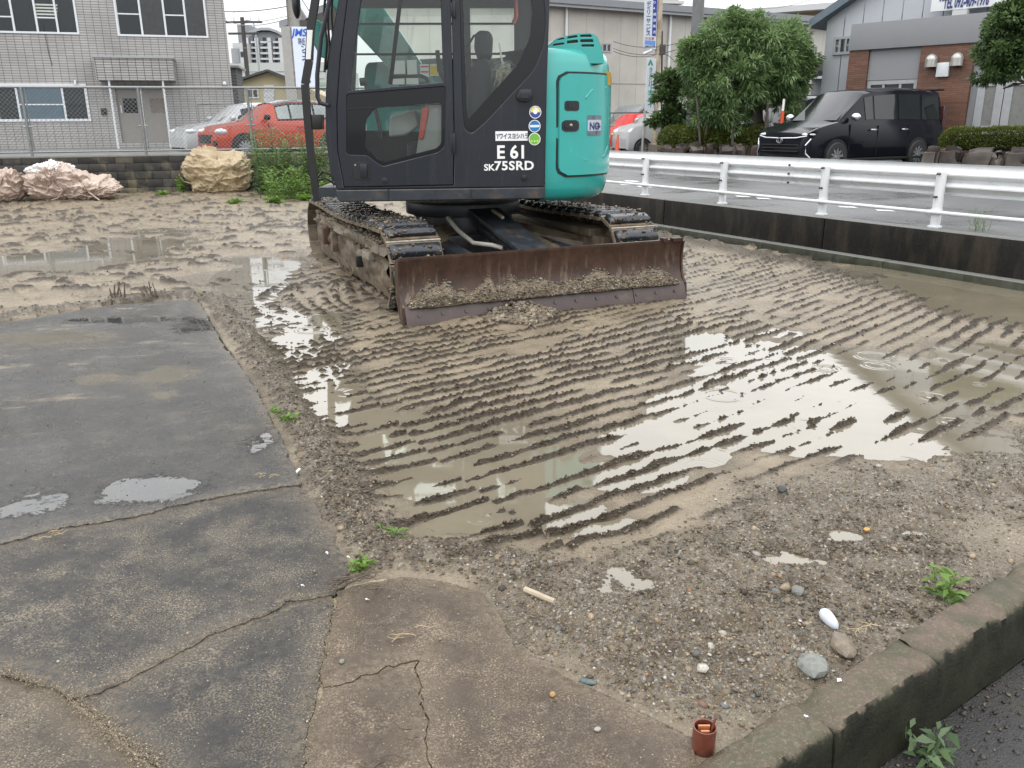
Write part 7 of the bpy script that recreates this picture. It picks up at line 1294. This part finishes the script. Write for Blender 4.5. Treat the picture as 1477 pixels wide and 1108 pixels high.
def car(name, lab, M, st, body, wheels, wr, roofmat=None, glass=None, group=None, hl=None, extra=None, cat='car', dlines=(), win=(0, 1)):
    """st: stations front to rear (x, z_sill, z_belt, z_roof, w_belt, w_roof); x grows rearwards, near side is y<0"""
    glass = glass or M_CARGL; c0 = M @ Vector((st[0][0]+1.5, 0, 0)); t_ = thing(name, c0, lab, cat, group); rows_ = []
    from_ = []
    for x, zs_, zb_, zr_, wb, wr_ in st:
        half = [(wb*.90, zs_), (wb*.985, zs_+.10), (wb*1.0, zs_+(zb_-zs_)*.55), (wb*.97, zb_-.05), (wb*.95, zb_), (wr_*1.0, zr_-.06*(zr_ > zb_+.1)), (wr_*.82, zr_-.01), (wr_*.4, zr_+.012), (0, zr_+.018)]
        rows_.append([(x, -y, z) for y, z in half]+[(x, y, z) for y, z in half[-2::-1]])
    m_ = len(rows_[0]); w = MB(M); w.grid(rows_); w.add(rows_[0], [tuple(range(m_-1, -1, -1))]); w.add(rows_[-1], [tuple(range(m_))]); bo = w.build('body', body, t_, recalc=True); 
    me = bo.data; bm = bmesh.new(); bm.from_mesh(me); bmesh.ops.remove_doubles(bm, verts=bm.verts, dist=.0005); bm.to_mesh(me); bm.free(); me.polygons.foreach_set('use_smooth', [True]*len(me.polygons)); me.set_sharp_from_angle(angle=math.radians(34))
    def quad(i0, i1, j0, j1, ins=(.06, .05), off=.012, mat=None, nm='window'):
        a, b_, c_, d_ = [Vector(rows_[i][j]) for i, j in ((i0, j0), (i1, j0), (i1, j1), (i0, j1))]; nrm = ((b_-a).cross(d_-a)+(c_-b_).cross(c_-d_)*0).normalized(); cen_ = (a+b_+c_+d_)/4; ax_ = Vector((cen_.x, 0, cen_.z*.6+.3)); nrm = nrm if nrm.dot(cen_-ax_) > 0 else -nrm
        g = []
        for u in range(5):
            row = []
            for v in range(5): uu = ins[0]+(1-2*ins[0])*u/4; vv = ins[1]+(1-2*ins[1])*v/4; row.append(tuple((a*(1-uu)*(1-vv)+b_*uu*(1-vv)+c_*uu*vv+d_*(1-uu)*vv)+nrm*off))
            g.append(row)
        w = MB(M); w.grid(g); bd = g[0]+[r_[-1] for r_ in g[1:]]+g[-1][::-1][1:]+[r_[0] for r_ in g[::-1]][1:-1]; w.grid([bd, [tuple(Vector(p)-nrm*.03) for p in bd]], closed=True); w.build(nm, mat or glass, t_, smooth=60)
    i_w = next(i for i, s_ in enumerate(st) if s_[3] > s_[2]+.1)      # first roofed station
    quad(i_w-1, i_w, 5, 11, (.04, .04), nm='windscreen', mat=M_CARGL if cat == 'van' else M_CARGL2)
    for k in range(i_w, len(st)-1):
        if st[k+1][3] > st[k+1][2]+.1 or k == len(st)-2:
            if st[k+1][3] > st[k+1][2]+.1:
                for j in ((4, 5), (11, 12)):
                    if roofmat: quad(k, k+1, j[0], j[1], (.0, .03), .004, roofmat, 'window_surround')
                    quad(k, k+1, j[0], j[1], (.05, .12), nm='side_window')
    for j in ((4, 5), (11, 12)): 
        a, b_, c_ = Vector(rows_[i_w-1][j[0]]), Vector(rows_[i_w][j[0] if j[0] == 4 else j[1]]), Vector(rows_[i_w][j[1] if j[0] == 4 else j[0]])
    if roofmat: 
        w = MB(M); w.grid([[tuple(Vector(p)+Vector((0, 0, .012))) for p in r_[5:12]] for r_ in rows_[i_w:]]); w.build('roof', roofmat, t_, smooth=50)
    wbm = max(s_[4] for s_ in st)
    for x in wheels:
        for sd in (-1, 1): w = MB(M); w.cyl((x, sd*(wbm-.024), wr+.02), wr*1.15, .06, 'y', 28); w.build('wheel_arch', M_BLACK, t_); wheel((x, sd*(wbm-.068), wr), wr, .22, sd, M, t_)
    for x in dlines: w = MB(M); zb_ = np.interp(x, [s_[0] for s_ in st], [s_[2] for s_ in st]); w.box(x-.004, x+.004, -wbm-.003, -wbm+.03, .32, zb_-.05); w.build('door_gap', M_BLACK, t_)
    for x in dlines[1:]: w = MB(M); w.box(x-.30, x-.08, -wbm-.035, -wbm-.005, st[i_w][2]-.16, st[i_w][2]-.125); w.build('door_handle', M_CHROME if 'van' in name else body, t_, bevel=.008)
    if hl:
        for sd in (-1, 1): w = MB(M); w.sph((hl[0], sd*hl[1], hl[2]), 1, 16, 10, sc=(hl[3], hl[4], hl[5])); w.build('headlight', M_HEADL, t_, smooth=80)
    for sd in (-1, 1): w = MB(M); w.sph((st[i_w-1][0]+.28, sd*(wbm+.10), st[i_w-1][2]+.10), .11, 14, 8, sc=(.8, 1.1, .75)); w.build('wing_mirror', M_CHROME if name == 'parked_van' else roofmat or body, t_, smooth=80)
    return t_
def carM(pf, pr, Yr, z, wb, xf):
    """matrix from the picture columns of front and rear wheel; near side faces the viewer"""
    B_ = D(pr, 200, Yr); best = None
    for i in range(4000):
        Y = Yr-wb+i*wb*1.4/4000; A_ = D(pf, 200, Y); dd_ = abs(math.hypot(A_.x-B_.x, A_.y-B_.y)-wb)
        if best is None or dd_ < best[0]: best = (dd_, A_)
    A_ = best[1]; e = Vector((B_.x-A_.x, B_.y-A_.y)).normalized(); an = math.atan2(e.y, e.x); return Matrix.Translation((A_.x, A_.y, z)) @ Matrix.Rotation(an, 4, 'Z') @ Matrix.Translation((-xf, .8, 0))
VAN = [(0, .28, .62, .62, .62, .55), (.06, .24, .86, .86, .76, .62), (.30, .22, .97, .97, .83, .66), (.98, .22, 1.10, 1.10, .85, .70), (1.78, .22, 1.06, 1.74, .86, .66), (2.05, .22, 1.06, 1.80, .86, .68), (2.9, .22, 1.05, 1.85, .86, .69), (3.75, .22, 1.04, 1.85, .86, .69), (4.50, .24, 1.04, 1.80, .85, .67), (4.66, .28, 1.02, 1.66, .82, .62), (4.70, .36, .95, 1.02, .78, .60)]
M_BLKP = paint('black_car_paint', (.006, .007, .011)); Mv = carM(1205, 1322, 20.9, .43, 2.85, .85)
vn = car('parked_van', 'black glossy minivan with chrome door handles parked across the road', Mv, VAN, M_BLKP, (.85, 3.70), .33, hl=(.22, .62, .83, .20, .17, .055), cat='van', dlines=(1.25, 2.2, 3.3))
w = MB(Mv); [w.box(-.035, .02, -.55, .55, z, z+.022) for z in (.46, .53, .60)]; w.build('grille', M_CAB2, vn, kind='stuff'); w = MB(Mv); w.tube([(.05, -.70, .80), (-.02, -.45, .76), (-.04, 0, .75), (-.02, .45, .76), (.05, .70, .80)], .016, 8); w.tube([(.10, -.78, .74), (.02, -.70, .60), (.03, -.72, .42), (.10, -.78, .33)], .02, 8); w.tube([(.10, .78, .74), (.02, .70, .60), (.03, .72, .42), (.10, .78, .33)], .02, 8); w.build('chrome_trim', M_CHROME, vn, smooth=60, kind='stuff')
w = MB(Mv); w.tube([(-.05+0*k, .085*math.cos(k*math.pi/8), .70+.06*math.sin(k*math.pi/8)) for k in range(17)], .010, 6, cap=False); w.tube([(-.05, .04*math.cos(k*math.pi/8), .705+.05*math.sin(k*math.pi/8)) for k in range(17)], .008, 6, cap=False); w.build('badge', M_CHROME, vn, smooth=60)
w = MB(Mv); w.box(4.52, 4.78, -.62, .62, 1.80, 1.84); w.build('roof_spoiler', M_BLKP, vn, bevel=.01); w = MB(Mv); w.box(.3, 4.6, -.885, -.84, .24, .30); w.build('sill_trim', M_CAB2, vn, bevel=.008)
for sd in (-1, 1): w = MB(Mv); w.box(4.58, 4.68, sd*.77-.05, sd*.77+.05, 1.0, 1.45); w.build('tail_light', simple('tail_lamp', (.06, .012, .012), .15, coat=1), vn, bevel=.02)
HATCH = [(0, .25, .52, .52, .60, .5), (.06, .2, .70, .70, .72, .56), (.35, .18, .84, .84, .80, .62), (1.10, .18, .95, .95, .82, .66), (1.72, .18, .95, 1.40, .83, .60), (2.1, .18, .95, 1.48, .83, .62), (2.8, .18, .97, 1.49, .83, .62), (3.4, .2, 1.0, 1.44, .82, .60), (3.74, .28, 1.0, 1.2, .80, .58), (3.82, .35, .85, .90, .76, .56)]
M_REDP = paint('orange_red_car_paint', (.40, .050, .022)); M_WCP = paint('white_car_paint', (.42, .43, .44))
Mh = carM(352, 476, 24.2, .70, 2.45, .75); rh = car('parked_hatchback', 'orange-red hatchback with a black roof behind the chain-link fence', Mh, HATCH, M_REDP, (.75, 3.2), .30, roofmat=M_BLKP, glass=M_CARGL2, hl=(.26, .66, .70, .22, .13, .09), dlines=(1.45, 2.55))
w = MB(Mh); w.box(-.012, .05, -.45, .45, .40, .62); w.build('grille', M_BLACK, rh, bevel=.01); w = MB(Mh); w.box(.0, .09, -.72, -.50, .34, .48); w.build('fog_lamp_recess', M_BLACK, rh, bevel=.01); w = MB(Mh); w.box(.7, 3.3, -.845, -.80, .18, .27); w.build('sill_trim', M_BLACK, rh, bevel=.01)
Mw = carM(308, 425, 26.6, .70, 2.5, .8); car('parked_hatchback', 'white compact car mostly hidden behind the orange-red hatchback', Mw, HATCH, M_WCP, (.8, 3.3), .30, hl=(.26, .66, .70, .22, .13, .08), dlines=(1.45, 2.55))
Mr_ = carM(905, 965, 35.5, .43, 2.45, .75); car('parked_hatchback', 'small bright red car seen beyond the orange cone', Mr_, HATCH, paint('bright_red_paint', (.55, .03, .03)), (.75, 3.2), .30, hl=(.26, .66, .70, .22, .13, .08))
Mk = carM(929, 1022, 29.5, .43, 2.4, .55); KEI = [(0, .28, .60, .60, .60, .5), (.05, .22, .80, .80, .70, .55), (.28, .2, .98, .98, .73, .6), (.75, .2, 1.08, 1.08, .74, .62), (1.25, .2, 1.05, 1.50, .74, .60), (1.6, .2, 1.05, 1.62, .74, .61), (2.5, .2, 1.05, 1.65, .74, .61), (3.2, .22, 1.05, 1.60, .73, .6), (3.38, .3, 1.0, 1.2, .72, .58), (3.40, .35, .9, .95, .7, .56)]
car('parked_minicar', 'white minicar beside the rusty sign post behind the rail', Mk, KEI, M_WCP, (.55, 2.85), .28, hl=(.20, .60, .80, .17, .1, .12), dlines=(1.2,))
Mk2 = carM(915, 955, 38, .43, 2.4, .55); car('parked_minicar', 'grey van roof showing above the red car', Mk2, [(a, b_, c, d*1.12 if d > c+.1 else d, e, f) for a, b_, c, d, e, f in KEI], simple('grey_van_paint', (.18, .19, .19), .3), (.55, 2.85), .28)
Mk3 = carM(1140, 1210, 26.5, .43, 2.85, .85); car('parked_minivan', 'dark grey van standing behind the bamboo stems', Mk3, VAN, paint('dark_grey_paint', (.025, .027, .032)), (.85, 3.70), .33, cat='van')
Mk4 = carM(990, 1085, 31, .43, 2.6, .7); car('parked_minicar', 'white van glimpsed through the bamboo stems', Mk4, [(a, b_, c, d*1.15 if d > c+.1 else d, e, f) for a, b_, c, d, e, f in KEI], M_WCP, (.7, 3.0), .3, cat='van')
# sign post, cones, thin fence ----------------------------------------
sp0 = D(943, 221, 29); sp0.z = RZ; ps = thing('shop_sign_post', sp0, 'rusty post carrying two narrow vertical company signs', 'sign'); tp_ = D(952, -40, 29); w = MB(); w.tube([tuple(sp0), tuple(D(952, 0, 29)), tuple(tp_)], .095, 12); w.M = Matrix.Identity(4); w.build('post', simple('rusty_cream_post', (.42, .36, .27), .6, var=.1, dirt=(.16, .07, .03), dirt_amt=.5, dirt_scale=3), ps, smooth=40)
SF = Frame(D(940, 100, 29)[:2], 0); M_SGW = simple('pale_sign_face', (.50, .54, .58), .4, var=.04); M_GRT = simple('green_letters', (.03, .22, .15), .4)
q = [SF.hit(x, y) for x, y in ((927, 70), (945.5, 72), (949, -40), (931, -40))]; sA = plate('upper_sign', q, [], SF, .12, .12, M_SGW, ps, .01); q = [SF.hit(x, y) for x, y in ((939.5, 52), (945, 53), (949, -40), (943, -40))]; plate('blue_stripe', q, [], SF, .125, .005, simple('sign_blue', (.015, .03, .25), .4), ps, .0005)
for i, ch_ in enumerate('デイリーサービス'): a, z = SF.hit(931.5-i*.15, 9+i*6.1); text(ch_, .155, M_NAVY, ps, textM(SF, a, z, .125), offs=.003)
for i, ch_ in enumerate('OA機器販売'): a, z = SF.hit(941.2-i*.1, 6+i*8.6); text(ch_, .10, M_WT, ps, textM(SF, a, z, .132))
a, z = SF.hit(929.5, 58); text('中古車', .10, simple('red_print', (.5, .04, .03), .4), ps, textM(SF, a, z, .126)); q = [SF.hit(x, y) for x, y in ((929, 64.5), (944, 65.5), (944.3, 59.5), (929.3, 58.8))]; plate('phone_strip', q, [], SF, .125, .004, simple('strip_blue', (.10, .25, .60), .4), ps, .0005); a, z = SF.hit(928.7, 69); text('T489-8378', .085, M_NAVY, ps, textM(SF, a, z, .126), offs=.002, sx=.9)
q = [SF.hit(x, y) for x, y in ((929.5, 160), (942.5, 161), (946, 85), (932.5, 84.5))]; plate('lower_sign', q, [], SF, .12, .12, M_SGW, ps, .01)
for i, ch_ in enumerate('川上キカイ'): a, z = SF.hit(934.2-i*.35, 124+i*7.6); text(ch_, .20, M_GRT, ps, textM(SF, a, z, .125), offs=.006)
for i, ch_ in enumerate('株式会社'): a, z = SF.hit(935.8-i*.2, 101.5+i*4.6); text(ch_, .105, M_GRT, ps, textM(SF, a, z, .125))
for i, ch_ in enumerate('建機リース'): a, z = SF.hit(941.2-i*.2, 124+i*4.2); text(ch_, .07, M_NAVY, ps, textM(SF, a, z, .125))
a, z = SF.hit(937.5, 90); w = MB(SF.M(0, 0, .128)); w.prism([(a-.09, z-.10), (a-.03, z-.10), (a, z+.0), (a+.03, z-.10), (a+.09, z-.10), (a, z+.10)], 0, .004); w.build('emblem', M_GRT, ps, recalc=True)
a, z = SF.hit(934, 76); w = MB(SF.M(0, 0, .1)); w.tube([(a-.15, 0, z-.05), (a+.12, 0, z+.06)], .05, 10); w.build('camera', M_ALU, ps, smooth=40)
w = MB(); w.tube([tuple(D(926, 219, 28.8)), tuple(D(930, 160, 28.8))], .04, 8); w.build('second_post', simple('pale_post', (.35, .34, .31), .5), ps, smooth=40)
w = MB(); w.tube([tuple(D(954, 180, 29.2)), tuple(D(955, 45, 29.2))], .03, 8); w.build('conduit', M_DPOLE, ps, smooth=40); a, z = SF.hit(955, 72); w = MB(SF.M()); w.box(a-.1, a+.1, -.1, .1, z-.15, z+.15); w.build('cable_box', M_DPOLE, ps)
M_CONE = simple('orange_cone', (.62, .09, .04), .4, var=.1)
def cone(x, yb_, Y, lab):
    c = D(x, yb_, Y); c.z = RZ; t_ = thing('traffic_cone', c, lab, 'traffic cone', 'orange cones by the thin fence'); w = MB(Matrix.Translation(c)); w.cyl((0, 0, .38), .14, .68, n=16, r2=.03); w.build('cone_body', M_CONE, t_, smooth=40); w = MB(Matrix.Translation(c)); w.box(-.19, .19, -.19, .19, 0, .045); w.build('cone_base', M_CONE, t_, bevel=.01)
cone(891, 218, 29.5, 'orange traffic cone beside the excavator tail'); cone(941, 220, 29.2, 'orange traffic cone behind the foot of the rusty post')
TF = Frame(D(900, 200, 29.9)[:2], 2.); tf_ = thing('thin_fence', TF.P(0, RZ), 'thin black chain-link fence with a yellow rope in front of the parked cars', 'fence'); a0, a1 = TF.hit(560, 200)[0], TF.hit(958, 200)[0]; zt_ = TF.hit(900, 163)[1]
for z in (zt_, RZ+.06): w = MB(TF.M()); w.tube([(a0, 0, z), (a1, 0, z)], .02, 6); w.build('rail', M_BLACK, tf_)
k = a0
while k < a1+.1: w = MB(TF.M()); w.tube([(k, 0, RZ), (k, 0, zt_)], .02, 6); w.build('post', M_BLACK, tf_); k += (a1-a0)/5
w = MB(TF.M()); k = a0; zm = TF.hit(900, 193)[1]
while k < a1-.8: w.tube([(k, 0, RZ+.05), (k+zm-RZ, 0, zm)], .003, 3, cap=False); w.tube([(k, .01, zm), (k+zm-RZ, .01, RZ+.05)], .003, 3, cap=False); k += .11
w.build('wire_mesh', M_GALV, tf_, kind='stuff'); w = MB(TF.M()); w.tube([(a0, -.03, zm), ((a0+a1)/2, -.03, zm-.04), (a1, -.03, zm)], .014, 6); w.build('yellow_rope', simple('yellow_rope', (.55, .45, .10), .6), tf_)
cpole, _ = pole('concrete_pole', 1011, -60, RZ, 26.5, .19, .165, simple('grey_pole', (.14, .145, .145), .6, var=.15), 'grey utility pole rising behind the bamboo', 'utility pole')
op = D(1127, 190, 24); t_ = thing('marker_post', (op.x, op.y, .6), 'orange plastic marker post right of the bamboo stems', 'post'); w = MB(); w.tube([(op.x, op.y, .6), tuple(D(1129, 160, 24))], .05, 8); w.build('post_body', M_CONE, t_, smooth=40); w = MB(); w.tube([tuple(D(1129, 160, 24)), tuple(D(1131, 143, 24))], .035, 8); w.build('post_top', M_WT, t_, smooth=40)
